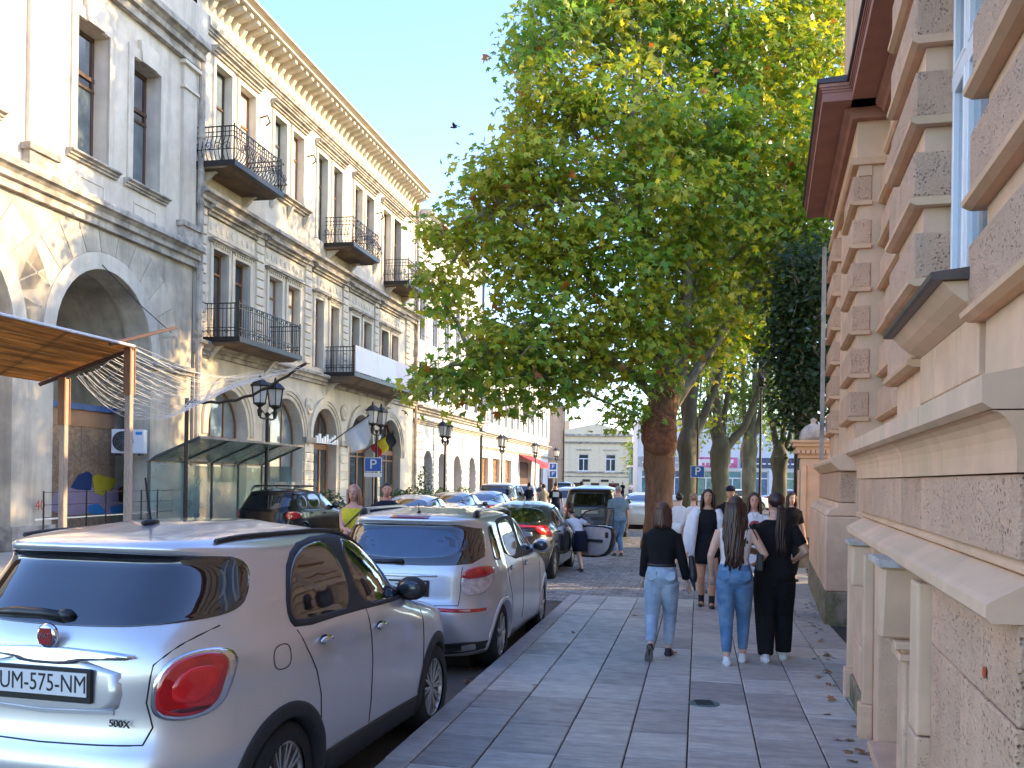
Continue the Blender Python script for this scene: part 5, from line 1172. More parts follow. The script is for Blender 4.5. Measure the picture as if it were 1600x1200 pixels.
# ---- hero: silver small crossover
hd_ = head(.254); dv = Vector((.254, 1, 0)).normalized(); rt = Vector((1, -.254, 0)).normalized()
rw = Vector((-1.15, 4.79, -.12))            # rear right wheel, outer side
org = rw - dv * .80 - rt * .83
HERO = dict(H=1.65, r=.325, wheels=(.80, 3.15), track=.735, n=4.3, kx=.03, flare=.03, clad=True, rim='multi', spokes=10,
    rear=[(.2, .10), (.34, .05), (.42, 0), (.62, -.005), (.70, .045), (.80, .06), (1.0, .065), (1.15, .10), (1.24, .16), (1.34, .25), (1.49, .36), (1.53, .37), (1.555, .245), (1.59, .24), (1.615, .40), (1.635, .75), (1.65, 1.05)],
    front=[(.2, 3.80), (.45, 3.92), (.7, 3.92), (.86, 3.82), (.96, 3.45), (1.02, 3.1), (1.06, 2.95), (1.22, 2.76), (1.44, 2.42), (1.55, 2.15), (1.62, 1.75), (1.65, 1.45)],
    width=[(.2, .79), (.3, .835), (.5, .855), (.75, .86), (.95, .85), (1.08, .825), (1.13, .79), (1.32, .745), (1.49, .675), (1.57, .63), (1.61, .54), (1.635, .38), (1.65, .18)],
    side_glass=[[(.985, 1.135), (.945, 1.17), (.965, 1.28), (1.08, 1.44), (1.30, 1.525), (1.66, 1.535), (1.72, 1.12), (1.4, 1.125)], [(1.79, 1.115), (1.75, 1.53), (2.05, 1.515), (2.34, 1.43), (2.62, 1.25), (2.80, 1.085), (2.3, 1.10)]],
    side_black=[[(.955, 1.10), (.905, 1.16), (.93, 1.30), (1.06, 1.475), (1.3, 1.56), (1.9, 1.562), (2.2, 1.52), (2.5, 1.39), (2.75, 1.20), (2.96, 1.05), (2.4, 1.075), (1.6, 1.10)]],
    rear_glass=[(-.66, 1.235), (-.715, 1.26), (-.705, 1.34), (-.655, 1.48), (-.60, 1.528), (0, 1.54), (.60, 1.528), (.655, 1.48), (.705, 1.34), (.715, 1.26), (.66, 1.235), (.4, 1.21), (0, 1.20), (-.4, 1.21)],
    windscreen=[(-.66, 1.08), (-.55, 1.44), (.55, 1.44), (.66, 1.08)],
    tail=[([(.53, .90), (.545, .83), (.64, .805), (.715, .83), (.742, .95), (.75, 1.05), (.71, 1.09), (.64, 1.085), (.56, 1.03)], 'B', 'redlamp')],
    lampoff=.022, seams=[[(.95, 1.10), (1.01, .99), (1.10, .86), (1.14, .72), (1.14, .58)], [(1.86, 1.09), (1.875, .8), (1.86, .38)], [(2.86, 1.05), (2.82, .8), (2.80, .5)], [(1.14, .58), (1.16, .40)],
        ],
    handles=[(1.22, 1.005), (2.02, .965)], mirror=(2.70, 1.10), mirror_m='clad', bumper_clad=[(-.74, .22), (-.76, .38), (0, .35), (.76, .38), (.74, .22)],
    rear_seams=[[(-.69, 1.20), (-.60, 1.13), (-.52, 1.05), (-.50, .88), (-.53, .77), (-.5, .695), (0, .685), (.5, .695), (.53, .77), (.50, .88), (.52, 1.05), (.60, 1.13), (.69, 1.20)], [(-.78, .46), (0, .44), (.78, .46)]],
    handle_m='chrome', head=[[(3.55, .80), (3.75, .78), (3.70, .90), (3.5, .92)]])
T, S_ = car('parked_car', 'silver small crossover with black wheel arch trim, nearest of the cars', org, hd_, HERO, 'silver')
T['group'] = 'cars parked along the kerb'
# lamp detail, badge, chrome bar, recess, plate
for sd in (-1, 1):
    S_.patch([(sd * .512, .895), (sd * .532, .81), (sd * .64, .785), (sd * .73, .815), (sd * .762, .95), (sd * .768, 1.062), (sd * .715, 1.11), (sd * .635, 1.105), (sd * .545, 1.04)], 'B', .012, 5, 2, .03).build('lamp_bezel', M['chrome'], T, smooth=True)
    S_.patch([(sd * .585, .90), (sd * .62, .865), (sd * .69, .87), (sd * .73, .95), (sd * .73, 1.035), (sd * .66, 1.04), (sd * .60, .99)], 'B', .028, 4, 2, .03).build('lamp_inner', M['redlamp_in'], T, smooth=True)
    S_.patch([(sd * .575, .842), (sd * .63, .825), (sd * .70, .835), (sd * .715, .855), (sd * .61, .85)], 'B', .027, 3, 1, .02).build('reverse_lamp', mk('smoked', (.09, .02, .03), .15, var=.3), T, smooth=True)
S_.patch([(-.46, 1.07), (-.42, 1.10), (0, 1.115), (.42, 1.10), (.46, 1.07), (.2, 1.06), (.13, 1.035), (-.13, 1.035), (-.2, 1.06)], 'B', .022, 4, 1, .03).build('chrome_bar', M['chrome'], T, smooth=True)
S_.patch([(-.38, 1.06), (-.40, .87), (-.32, .82), (.32, .82), (.40, .87), (.38, 1.06)], 'B', .003, 3, 1, .05).build('plate_panel', M['silver'], T, smooth=True)
S_.line([(-.36, .835), (0, .822), (.36, .835)], 'B', .012, .0).build('panel_crease', M['silver'], T)
plate(T, S_, .955, .47, .108, 'UM-575-NM', .114)
l, n = S_.cast((0, 1.13), 'B')
MB().lathe([(0, -.014), (.045, -.012), (.056, -.004), (.056, .01), (0, .01)], 28, (0, 0, 0), 0).build('badge', M['chrome'], T, smooth=True, loc=(l.x - .03, 0, 1.165))
MB().prism([(.030, .036), (.038, -.0), (.030, -.038), (-.030, -.038), (-.038, 0), (-.030, .036)], 0, -.016, -.010).build('badge_shield', mk('badgered', (.30, .01, .015), .3, var=.1), T, loc=(l.x - .03, 0, 1.165))
text('FIAT', 'badge_letters', .034, M['chrome'], T, (l.x - .0475, 0, 1.165), (R(90), 0, R(-90)), .001, .85)
l, n = S_.cast((-.44, .80), 'B'); text('500X', 'model_letters', .046, M['clad'], T, (l.x - .03, -.40, .79), (R(90), 0, R(-92)), .003, 1.1)
# roof: rails, spoiler lamp, antenna, wiper, fuel flap
for sd in (-1, 1):
    r = MB(); P = []
    for k in range(16):
        x = .55 + k * .12; l, n = S_.cast((x, sd * (.585 - .02 * abs(k - 7) / 7)), 'T'); P.append(l + Vector((0, 0, .012)))
    r.tube(P, .014, 5); r.build('roof_rail', M['clad'], T)
S_.patch([(-.16, 1.515), (.16, 1.515), (.16, 1.535), (-.16, 1.535)], 'B', .004, 2, 0, .05).build('brake_light', M['redlamp'], T)
l, n = S_.cast((.82, 0), 'T')
MB().tube([l + Vector((.0, 0, .012)), l + Vector((-.05, 0, .25))], [.009, .005], 6).build('antenna', M['black'], T); MB().ball(l + Vector((.0, 0, .008)), (.075, .03, .022), 12, 6).build('antenna_base', M['black'], T, smooth=True)
w_ = MB(); w_.tube([S_.cast((y, 1.245 + .01 * math.sin(y * 9)), 'B')[0] + Vector((-.022, 0, 0)) for y in (.40, .25, .1, -.02)], [.012, .022, .02, .022], 6, flat=1.2); p_ = S_.cast((-.03, 1.25), 'B')[0]; w_.ball(p_ + Vector((-.02, 0, 0)), (.03, .05, .03), 8, 6)
w_.build('rear_wiper', M['black'], T, smooth=True)
q = [(.70, .93), (.83, .93), (.845, 1.02), (.81, 1.055), (.71, 1.05), (.68, 1.0)]
S_.line(chaikin(q, 2) + [chaikin(q, 2)[0]], 'R', .0035).build('fuel_flap', M['seam'], T)
# ---- second: silver crossover with red and clear lamps
CROSS = dict(H=1.60, r=.325, wheels=(.80, 3.32), track=.74, n=5.2, kx=.025, flare=.035, rim='five', spokes=7,
    rear=[(.2, .12), (.35, .04), (.5, 0), (.66, 0), (.72, .05), (1.0, .07), (1.12, .11), (1.3, .20), (1.47, .30), (1.50, .20), (1.535, .22), (1.56, .5), (1.59, 1.0), (1.6, 1.3)],
    front=[(.2, 4.0), (.45, 4.12), (.7, 4.1), (.86, 3.98), (.98, 3.5), (1.03, 3.25), (1.2, 2.95), (1.4, 2.6), (1.5, 2.35), (1.57, 1.9), (1.6, 1.5)],
    width=[(.2, .80), (.3, .84), (.5, .865), (.8, .865), (1.0, .85), (1.06, .825), (1.3, .755), (1.45, .70), (1.52, .655), (1.56, .58), (1.58, .4), (1.6, .2)],
    side_glass=[[(.62, 1.09), (.60, 1.14), (.66, 1.42), (.80, 1.44), (.95, 1.44), (.93, 1.09)], [(1.06, 1.08), (1.05, 1.43), (1.3, 1.46), (1.78, 1.47), (1.80, 1.07)], [(1.90, 1.07), (1.88, 1.47), (2.2, 1.46), (2.5, 1.36), (2.75, 1.2), (2.88, 1.06)]],
    side_black=[[(1.02, 1.04), (1.01, 1.46), (1.3, 1.495), (2.0, 1.50), (2.3, 1.48), (2.6, 1.36), (2.85, 1.2), (3.0, 1.03)]],
    rear_glass=[(-.745, 1.10), (-.72, 1.3), (-.66, 1.455), (0, 1.47), (.66, 1.455), (.72, 1.3), (.745, 1.10), (.4, 1.07), (-.4, 1.07)],
    windscreen=[(-.66, 1.08), (-.55, 1.44), (.55, 1.44), (.66, 1.08)], rg_round=1,
    tail=[([(.57, .92), (.60, 1.03), (.70, 1.065), (.80, 1.05), (.82, .96), (.79, .82), (.70, .785), (.60, .79)], 'B', 'clearlamp')], lampoff=.016,
    seams=[[(1.0, 1.05), (1.04, .85), (1.16, .68), (1.18, .42)], [(1.86, 1.05), (1.86, .34)], [(2.95, 1.05), (2.9, .5)]], handles=[(1.2, .97), (2.02, .95)], mirror=(2.72, 1.08),
    rear_seams=[[(-.56, .70), (0, .69), (.56, .70)], [(-.58, 1.06), (-.57, .8), (-.56, .70)], [(.58, 1.06), (.57, .8), (.56, .70)]], bumper_clad=[(-.80, .22), (-.82, .36), (0, .30), (.82, .36), (.80, .22)], head=[[(3.7, .80), (3.95, .78), (3.9, .92), (3.6, .95)]])
d2 = Vector((.2, 1, 0)).normalized(); r2_ = Vector((1, -.2, 0)).normalized()
org2 = Vector((-.12, 9.53, -.12)) - d2 * .80 - r2_ * .80
T, S_ = car('parked_car', 'silver crossover with roof rails and half clear tail lights, second in the row', org2, head(.2), CROSS, 'silver2', 'cars parked along the kerb')
for sd in (-1, 1): S_.patch([(sd * .575, .945), (sd * .60, 1.03), (sd * .70, 1.066), (sd * .80, 1.05), (sd * .82, .965)], 'B', .024, 4, 1, .03).build('brake_lamp', M['redlamp'], T, smooth=True)
S_.patch([(-.62, 1.13), (-.60, 1.42), (.60, 1.42), (.62, 1.13)], 'B', .007, 6, 2).build('rear_window_pane', mk('bluepane', (.02, .05, .11), .03, var=.2, spec=1, coat=1), T, smooth=True)
S_.patch([(-.20, 1.51), (.20, 1.51), (.19, 1.535), (-.19, 1.535)], 'B', .012, 2, 0, .05).build('brake_light', mk('darkred', (.16, .008, .02), .15, var=.1), T)
plate(T, S_, .86, .50, .11, 'LL-717-LL', .10, m='black'); S_.patch([(-.36, .96), (-.34, .99), (.34, .99), (.36, .96)], 'B', .02, 3, 1).build('plate_garnish', M['silver2'], T, smooth=True)
S_.patch([(-.3, .68), (-.78, .66), (-.78, .63), (-.3, .645)], 'B', .01, 2, 0, .05).build('bumper_reflector', M['redlamp'], T)
w_ = MB(); w_.tube([S_.cast((y, 1.10), 'B')[0] + Vector((-.025, 0, .0)) for y in (.45, .3, .15, 0)], [.01, .018, .02, .03], 6); w_.build('rear_wiper', M['black'], T, smooth=True)
for sd in (-1, 1):
    for x in (.62, 2.2): l, n = S_.cast((x, sd * .60), 'T'); MB().ball(l + Vector((0, 0, .01)), (.10, .035, .06), 10, 6).build('rail_foot', M['black'], T, smooth=True)
    P = [S_.cast((.62 + k * .16, sd * .60), 'T')[0] + Vector((0, 0, .05)) for k in range(11)]; MB().tube(P, .016, 6).build('roof_rail', M['silver2'], T, smooth=True)
l, n = S_.cast((.6, 0), 'T'); MB().ball(l, (.05, .02, .02), 8, 6).tube([l, l + Vector((-.03, 0, .10))], [.006, .003], 5).build('antenna', M['black'], T)
# ---- third: charcoal liftback with its front door open
LIFT = dict(H=1.46, r=.315, wheels=(.82, 3.42), track=.73, n=4.0, kx=.03, flare=.025, rim='five', spokes=7,
    rear=[(.2, .12), (.4, .02), (.62, 0), (.72, .06), (.9, .10), (1.0, .08), (1.04, .12), (1.08, .30), (1.2, .75), (1.3, 1.15), (1.4, 1.6), (1.45, 1.95), (1.46, 2.2)],
    front=[(.2, 4.1), (.45, 4.25), (.65, 4.25), (.8, 4.1), (.92, 3.6), (.98, 3.35), (1.1, 3.05), (1.3, 2.72), (1.4, 2.5), (1.45, 2.4), (1.46, 2.3)],
    width=[(.2, .80), (.3, .84), (.5, .855), (.8, .855), (.95, .83), (1.02, .79), (1.2, .70), (1.32, .64), (1.4, .56), (1.44, .42), (1.46, .22)],
    side_glass=[[(.86, 1.02), (.95, 1.12), (1.35, 1.27), (1.75, 1.33), (1.80, 1.0)], [(1.88, 1.0), (1.84, 1.335), (2.3, 1.34), (2.65, 1.24), (2.95, 1.0)]],
    side_black=[[(.78, .99), (.95, 1.16), (1.35, 1.31), (2.0, 1.37), (2.4, 1.36), (2.7, 1.26), (3.05, .97)]],
    rear_glass=[(-.62, 1.085), (-.58, 1.18), (-.50, 1.32), (0, 1.36), (.5, 1.32), (.58, 1.18), (.62, 1.085)],
    tail=[([(.52, 1.03), (.60, 1.06), (.72, 1.04), (.80, .90), (.80, .84), (.70, .86), (.56, .92)], 'B', 'redlamp'), ([(.60, .84), (.79, .83), (.79, .76), (.66, .72), (.58, .76)], 'B', 'clearlamp')],
    seams=[[(.95, 1.0), (1.1, .8), (1.17, .5)], [(1.84, .98), (1.84, .34)], [(2.98, .96), (2.9, .5)]], handles=[(1.25, .90), (2.02, .90)], mirror=(2.75, 1.0), windscreen=[(-.62, 1.04), (-.5, 1.34), (.5, 1.34), (.62, 1.04)])
org3 = Vector((.83, 17.85, -.12)) - d2 * .82 - r2_ * .80
T, S_ = car('parked_car', 'charcoal liftback with a red light bar and its front door standing open', org3, head(.2), LIFT, 'charcoal', 'cars parked along the kerb')
S_.patch([(-.50, .83), (-.48, .96), (.48, .96), (.50, .83)], 'B', .006, 4, 1).build('lower_rear_window', mk('skypane', (.22, .32, .42), .05, var=.2, spec=1), T, smooth=True)  # pale blue of this pane is a painted sky reflection
S_.patch([(-.6, 1.0), (-.58, 1.045), (.58, 1.045), (.6, 1.0)], 'B', .03, 3, 1).build('light_bar', M['redlamp'], T, smooth=True)
plate(T, S_, .62, .5, .11, None, .1)
l, n = S_.cast((1.9, 0), 'T'); MB().tube([l, l + Vector((-.08, 0, .18))], [.008, .004], 5).build('antenna', M['black'], T)
# open door: hinge at x=2.95 on the right side, swung out about 65 degrees
hx, hz = 2.92, 0; l, n = S_.cast((hx, .7), 'R')
D = thing('open_door', None, None, (l.x, l.y, 0), 0, parent=T); KIDS.setdefault(T.name, []).append(D); D.rotation_euler = (0, 0, R(62))
prof = [(0, .40), (-.05, .95), (-1.05, .98), (-1.12, .80), (-1.05, .45), (-.85, .30), (-.2, .27)]
MB().prism(chaikin(prof, 2), 1, -.05, .03).build('door_skin', M['charcoal'], D, bev=.01)
MB().prism(chaikin([(-.06, .42), (-.09, .92), (-1.0, .94), (-1.05, .78), (-.98, .48), (-.8, .34), (-.2, .32)], 2), 1, .031, .06).build('door_card', mk('doorcard', (.42, .38, .37), .6, var=.2, scale=4), D, bev=.008)
MB().box(-.85, -.25, .06, .10, .62, .68).box(-.98, -.9, .06, .085, .72, .84).build('armrest', M['clad'], D, bev=.01)
f = MB().tube([(-.03, 0, .95), (-.35, .0, 1.24), (-.75, .0, 1.34), (-1.06, .0, 1.33), (-1.06, 0, .96)], .018, 5); f.build('window_frame', M['clad'], D)
MB().prism([(-.06, .95), (-.36, 1.22), (-.75, 1.32), (-1.05, 1.31), (-1.05, .95)], 1, -.006, .002).build('window_glass', mk('clearglass', (.5, .55, .55), .02, var=0, trans=.9, spec=.6), D)
# ---- fourth: black off-roader; left row and traffic
SUV = dict(H=1.74, r=.36, wheels=(.85, 3.55), track=.78, n=5.5, kx=.02, flare=.03, rim='five', spokes=6,
    rear=[(.2, .12), (.4, .0), (.7, 0), (.78, .06), (1.1, .08), (1.3, .17), (1.55, .28), (1.6, .2), (1.65, .25), (1.7, .7), (1.74, 1.1)],
    front=[(.2, 4.3), (.5, 4.45), (.8, 4.42), (1.0, 4.2), (1.1, 3.6), (1.14, 3.35), (1.3, 3.05), (1.5, 2.75), (1.65, 2.5), (1.72, 2.0), (1.74, 1.6)],
    width=[(.2, .84), (.4, .89), (.8, .90), (1.1, .88), (1.17, .85), (1.4, .79), (1.6, .73), (1.67, .66), (1.71, .5), (1.74, .3)],
    side_glass=[[(.55, 1.2), (.6, 1.5), (1.1, 1.56), (1.12, 1.18)], [(1.2, 1.18), (1.18, 1.57), (1.95, 1.59), (1.97, 1.17)], [(2.05, 1.17), (2.03, 1.59), (2.45, 1.55), (2.9, 1.16)]], side_black=[[(.5, 1.15), (.56, 1.54), (1.2, 1.61), (2.2, 1.62), (2.6, 1.52), (3.05, 1.13)]],
    rear_glass=[(-.72, 1.15), (-.66, 1.52), (.66, 1.52), (.72, 1.15)], tail=[([(.70, .85), (.70, 1.15), (.85, 1.13), (.88, .85)], 'B', 'redlamp')], mirror=(2.75, 1.2), rg_round=1, seams=[[(2.0, 1.14), (2.0, .4)], [(1.15, 1.14), (1.25, .6)]], handles=[(1.35, 1.04), (2.2, 1.02)], windscreen=[(-.68, 1.2), (-.58, 1.58), (.58, 1.58), (.68, 1.2)])
EST = dict(SUV); EST.update(H=1.56, width=[(.2, .82), (.4, .86), (.8, .87), (.98, .85), (1.04, .82), (1.3, .75), (1.44, .69), (1.5, .62), (1.54, .45), (1.56, .25)],
    rear=[(.2, .12), (.4, .0), (.65, 0), (.72, .06), (1.0, .10), (1.2, .3), (1.42, .55), (1.46, .5), (1.5, .6), (1.54, 1.0), (1.56, 1.4)], front=[(.2, 4.4), (.45, 4.55), (.7, 4.5), (.88, 4.2), (.96, 3.6), (1.0, 3.4), (1.2, 3.0), (1.4, 2.6), (1.5, 2.3), (1.56, 1.7)], r=.33,
    side_glass=[[(.62, 1.06), (.8, 1.36), (1.15, 1.41), (1.17, 1.05)], [(1.25, 1.05), (1.23, 1.42), (1.98, 1.44), (2.0, 1.04)], [(2.08, 1.04), (2.06, 1.44), (2.5, 1.38), (3.0, 1.03)]], side_black=[[(.52, 1.02), (.75, 1.4), (1.2, 1.46), (2.2, 1.475), (2.6, 1.4), (3.15, 1.0)]],
    rear_glass=[(-.70, 1.04), (-.62, 1.39), (.62, 1.39), (.70, 1.04)], tail=[([(.66, .78), (.66, .98), (.84, .98), (.86, .78)], 'B', 'redlamp')], mirror=(2.85, 1.06), windscreen=[(-.66, 1.06), (-.56, 1.40), (.56, 1.40), (.66, 1.06)], handles=[(1.35, .92), (2.2, .9)], seams=[[(2.03, 1.0), (2.03, .36)], [(1.2, 1.0), (1.25, .5)]])
SED = dict(LIFT); SED.update(rear=[(.2, .12), (.4, .02), (.6, 0), (.85, .03), (.98, .06), (1.02, .35), (1.06, .75), (1.2, 1.05), (1.32, 1.35), (1.4, 1.6), (1.43, 1.8)], H=1.44,
    front=[(.2, 4.2), (.45, 4.4), (.65, 4.4), (.8, 4.25), (.92, 3.7), (.98, 3.4), (1.1, 3.1), (1.3, 2.72), (1.4, 2.4), (1.44, 2.1)], rear_glass=[(-.58, 1.09), (-.48, 1.34), (.48, 1.34), (.58, 1.09)], tail=[([(.52, .82), (.52, .96), (.78, .96), (.80, .82)], 'B', 'redlamp')],
    width=[(.2, .80), (.3, .84), (.5, .855), (.8, .855), (.95, .83), (1.02, .79), (1.2, .70), (1.32, .64), (1.4, .52), (1.43, .36), (1.44, .2)])
p = Vector((2.35, 28, -.12)); T, S_ = car('parked_car', 'black off-roader parked by the burled trunk, the man in grey blue behind it', p, head(.2), SUV, 'carblack', 'cars parked along the kerb'); plate(T, S_, .95, .5, .11, None, .1)
p = at(405, 800, 24); p.z = -.12; T, S_ = car('parked_car', 'black estate car with roof box bars beside the glass bus shelter', p, head(.22), EST, 'carblack', 'cars on the far side of the street')
for sd in (-1, 1): MB().tube([(.7, sd * .6, 1.50), (.8, sd * .6, 1.60), (2.1, sd * .6, 1.63), (2.25, sd * .6, 1.55)], .02, 6).build('roof_rail', M['black'], T)
for x in (1.0, 1.9): MB().box(x - .04, x + .04, -.66, .66, 1.62, 1.655).build('cross_bar', M['black'], T)
for px, d, spec, colr, lab, yaw in [(618, 23.5, SED, 'carwhite', 'white saloon behind the man in a dark T-shirt on the far side', .16), (684, 30, SED, 'cargrey', 'grey saloon with bright side windows ahead of the white saloon', .22), (738, 33.5, SED, 'carblue', 'pale blue saloon in the middle of the street', .24),
        (771, 40, SUV, 'cargrey', 'dark grey off-roader with a red tail lamp ahead of the pale blue saloon', .22), (817, 60, EST, 'cargrey', 'small grey car far down the street beside the pedestrians', .1), (886, 44, EST, 'carwhite', 'pale estate car far ahead between pedestrians and the black off-roader', .18),
        (1000, 36, SED, 'carwhite', 'white saloon just ahead of the black off-roader, mostly behind the trunk', .2), (878, 70, SUV, 'carblack', 'black off-roader far down the street before the pediment house', .15)]:
    p = at(px, 800, d); p.z = -.12; car('car', lab, p, head(yaw), spec, colr, 'cars on the far side of the street' if px < 800 else 'cars further up the street', hi=False)
p = Vector((-6.9, 5.2, -.12)); car('parked_car', 'pale blue car at the left edge with only its bonnet edge in view', p, head(.2), SED, 'carblue', 'cars on the far side of the street', hi=False)
for i, (px, d) in enumerate([(1105, 62), (1190, 66)]):
    p = at(px, 800, d); p.z = -.12; car('car', ['white saloon parked before the shop windows behind the wide vee tree', 'dark saloon parked before the shops by the slim greenish tree'][i], p, R(10), SED, ['carwhite', 'cargrey'][i], 'cars before the shops', hi=False)
# ------------------------------------------------------------------ street furniture
def Lw(s, out, z): return Matrix.Translation((LX0, 0, 0)) @ Matrix.Rotation(RL, 4, 'Z') @ Vector((s, -out, z))
frost = mk('frost', (.62, .63, .60), .25, var=.1, spec=.6)
def lamp_master():
    T = thing('street_lamp', '', 'street lamp', (0, 0, 0), RL, 'twin lantern street lamps on the far kerb')
    MB().lathe([(.17, 0), (.17, .12), (.13, .2), (.12, .8), (.08, .9), (.06, 1.0), (.05, 3.5), (.07, 3.55), (.04, 3.6)], 12).build('post', M['iron'], T, smooth=False)
    a = MB()
    for s in (-1, 1):
        a.tube([(0, 0, 3.45), (s * .2, 0, 3.40), (s * .42, 0, 3.42), (s * .48, 0, 3.6)], .03, 6); a.tube([(s * .1, 0, 3.5), (s * .3, 0, 3.62), (s * .42, 0, 3.5)], .016, 5)
    a.box(-.55, .55, -.02, .02, 4.42, 4.46).build('arm', M['iron'], T)
    for s in (-1, 1):
        x = s * .48
        L_ = MB().lathe([(.05, 3.45), (.08, 3.62), (.04, 3.7), (.15, 3.78), (.20, 3.80), (.20, 3.83)], 6, (x, 0, 0)).lathe([(.30, 4.30), (.30, 4.33), (.16, 4.46), (.05, 4.52), (.03, 4.62), (0, 4.66)], 6, (x, 0, 0))
        for k in range(6):
            q = 2 * math.pi * (k + .5) / 6; L_.tube([(x + .18 * math.cos(q), .18 * math.sin(q), 3.82), (x + .25 * math.cos(q), .25 * math.sin(q), 4.31)], .014, 4)
        o = L_.build('lantern', M['iron'], T); MB().lathe([(.15, 3.84), (.21, 4.29)], 6, (x, 0, 0)).build('lantern_glass', frost, o)
    return T
lm = lamp_master()
for i, (px, py, lab) in enumerate([(417, 700, 'twin lantern lamp post rising behind the glass bus shelter'), (588, 720, 'twin lantern lamp post before the hotel doors with the flags'), (695, 730, 'twin lantern lamp post in front of the white ground arches'), (784, 735, 'twin lantern lamp post by the wooden shop windows'), (836, 745, 'twin lantern lamp post beside the red awning'), (869, 745, 'twin lantern lamp post furthest down the street before the peach building')]):
    o = lm if i == 0 else dup(lm); u, v = pix(px, py); x0 = LX0 + 3.06; d = FOC * x0 / (u - 290); d = min(d, 88)
    o.location = (u * d / FOC, d, 0); o['label'] = lab
SGN = []
def sign(px, py, d, w, h, txt, lab, z0=-.12, post=True):
    p = at(px, py, d); T = thing('parking_sign' if txt else 'road_sign', lab, 'sign', (p.x, d, z0), R(4))
    zc = p.z - z0; bl = bpy.data.materials.get('signblue') or mk('signblue', (.015, .10, .42), .4, var=.05)
    MB().tube([(0, .04, 0), (0, .04, zc + h / 2)], .035, 8).build('post', M['iron'], T)
    pl = MB().box(-w / 2, w / 2, -.01, .01, zc - h / 2, zc + h / 2).build('plate', M['white'], T); bf = MB().box(-w / 2 + .02, w / 2 - .02, -.016, -.009, zc - h / 2 + .02, zc + h / 2 - .02).build('blue_face', bl, pl)
    if txt: text(txt, 'sign_letter', h * .95, M['white'], pl, (0, -.018, zc), (R(90), 0, 0), .002, 1.1)
    T['n'] = 0; SGN[:] = [pl, bf]
    return T, zc
T, zc = sign(583, 726, 30, .56, .46, 'P', 'blue parking sign on a post before the hotel doors'); MB().box(-.28, .28, -.012, .012, zc - .40, zc - .26).build('lower_plate', M['white'], T)
T, zc = sign(1090, 737, 34, .52, .44, 'P', 'blue parking sign between the slanting trunk and the wide vee tree')
MB().tube([(0, .04, 2), (0, .04, zc + 2.0)], .04, 8).build('upper_post', M['iron'], T)
sign(1049, 728, 40, .35, .85, None, 'narrow upright blue sign just right of the burled trunk')
p = at(864, 735, 75); T, zc = sign(864, 735, 75, .72, 1.25, None, 'white sign with two blue squares before the pediment house')
SGN[1].data.materials[0] = M['white']
for dz in (.3, -.3): MB().box(-.26, .26, -.03, -.017, zc + dz - .24, zc + dz + .24).build('blue_square', bpy.data.materials['signblue'], T)
for s_ in ('P',): 
    for dz in (.3, -.3): text('P', 'sign_letter', .44, M['white'], T, (0, -.032, zc + dz), (R(90), 0, 0), .002)
for px, d, zt, lab in ((1187, 40, 6, 'thin black lamp pole between the slim greenish tree and the furthest trunk'), (1243, 24, 5.2, 'black pole standing right beside the stone gate pier')):
    p = at(px, 780, d); T = thing('lamp_pole', lab, 'pole', (p.x, d, -.12)); MB().lathe([(.10, 0), (.10, .8), (.06, .9), (.045, zt - .1), (.06, zt)], 8).build('post', M['iron'], T); MB().lathe([(.02, zt), (.16, zt + .1), (.18, zt + .4), (.05, zt + .5)], 8).build('lantern', M['iron'], T)
# bus shelter
s0, zt = onL(292, 679, 3.2); s1 = onL(471, 698, 3.2)[0]; zb = 2.12; s0 += .5
BS = thing('bus_shelter', 'glass bus shelter with a tilted glass roof on dark posts behind the black estate', 'bus shelter', (LX0, 0, 0), RL)
fg = mk('shelterglass', (.22, .36, .36), .08, var=.3, scale=1.2, alpha=.55, spec=.8); rg = mk('roofglass', (.20, .32, .32), .2, var=.3, scale=2, alpha=.8)
zt = 2.70; fm = mk('shelterframe', (.07, .09, .09), .5, var=.2); n = 4
for k in range(n + 1):
    x = s0 + (s1 - s0) * k / n
    MB().tube([(x, -1.9, 0), (x, -1.9, zb - .02), (x, -2.1, zb + .1), (x, -3.25, zt)], .04, 6).build('post', fm, BS)
for k in range(n):
    a, c = s0 + (s1 - s0) * k / n + .045, s0 + (s1 - s0) * (k + 1) / n - .045
    MB().add([(a, -1.85, zb), (c, -1.85, zb), (c, -3.2, zt - .01), (a, -3.2, zt - .01), (a, -1.85, zb - .012), (c, -1.85, zb - .012), (c, -3.2, zt - .022), (a, -3.2, zt - .022)], [(0, 1, 2, 3), (4, 5, 6, 7), (0, 1, 5, 4), (2, 3, 7, 6)]).build('roof_pane', rg, BS)
    MB().box(a, c, -1.905, -1.893, .25, zb - .1).build('back_pane', fg, BS)
MB().box(s0, s1, -3.27, -3.20, zt - .03, zt + .03).box(s0, s1, -1.86, -1.80, zb - .05, zb + .02).box(s0, s1, -1.93, -1.87, .18, .24).build('rail', M['mould'], BS)
for x in (s0, s1): MB().box(x - .006, x + .006, -2.9, -1.95, .25, zb - .05).build('side_pane', fg, BS)
MB().box(s0 + .5, s1 - .5, -2.35, -1.98, .44, .49).build('bench', M['oldwood'], BS)
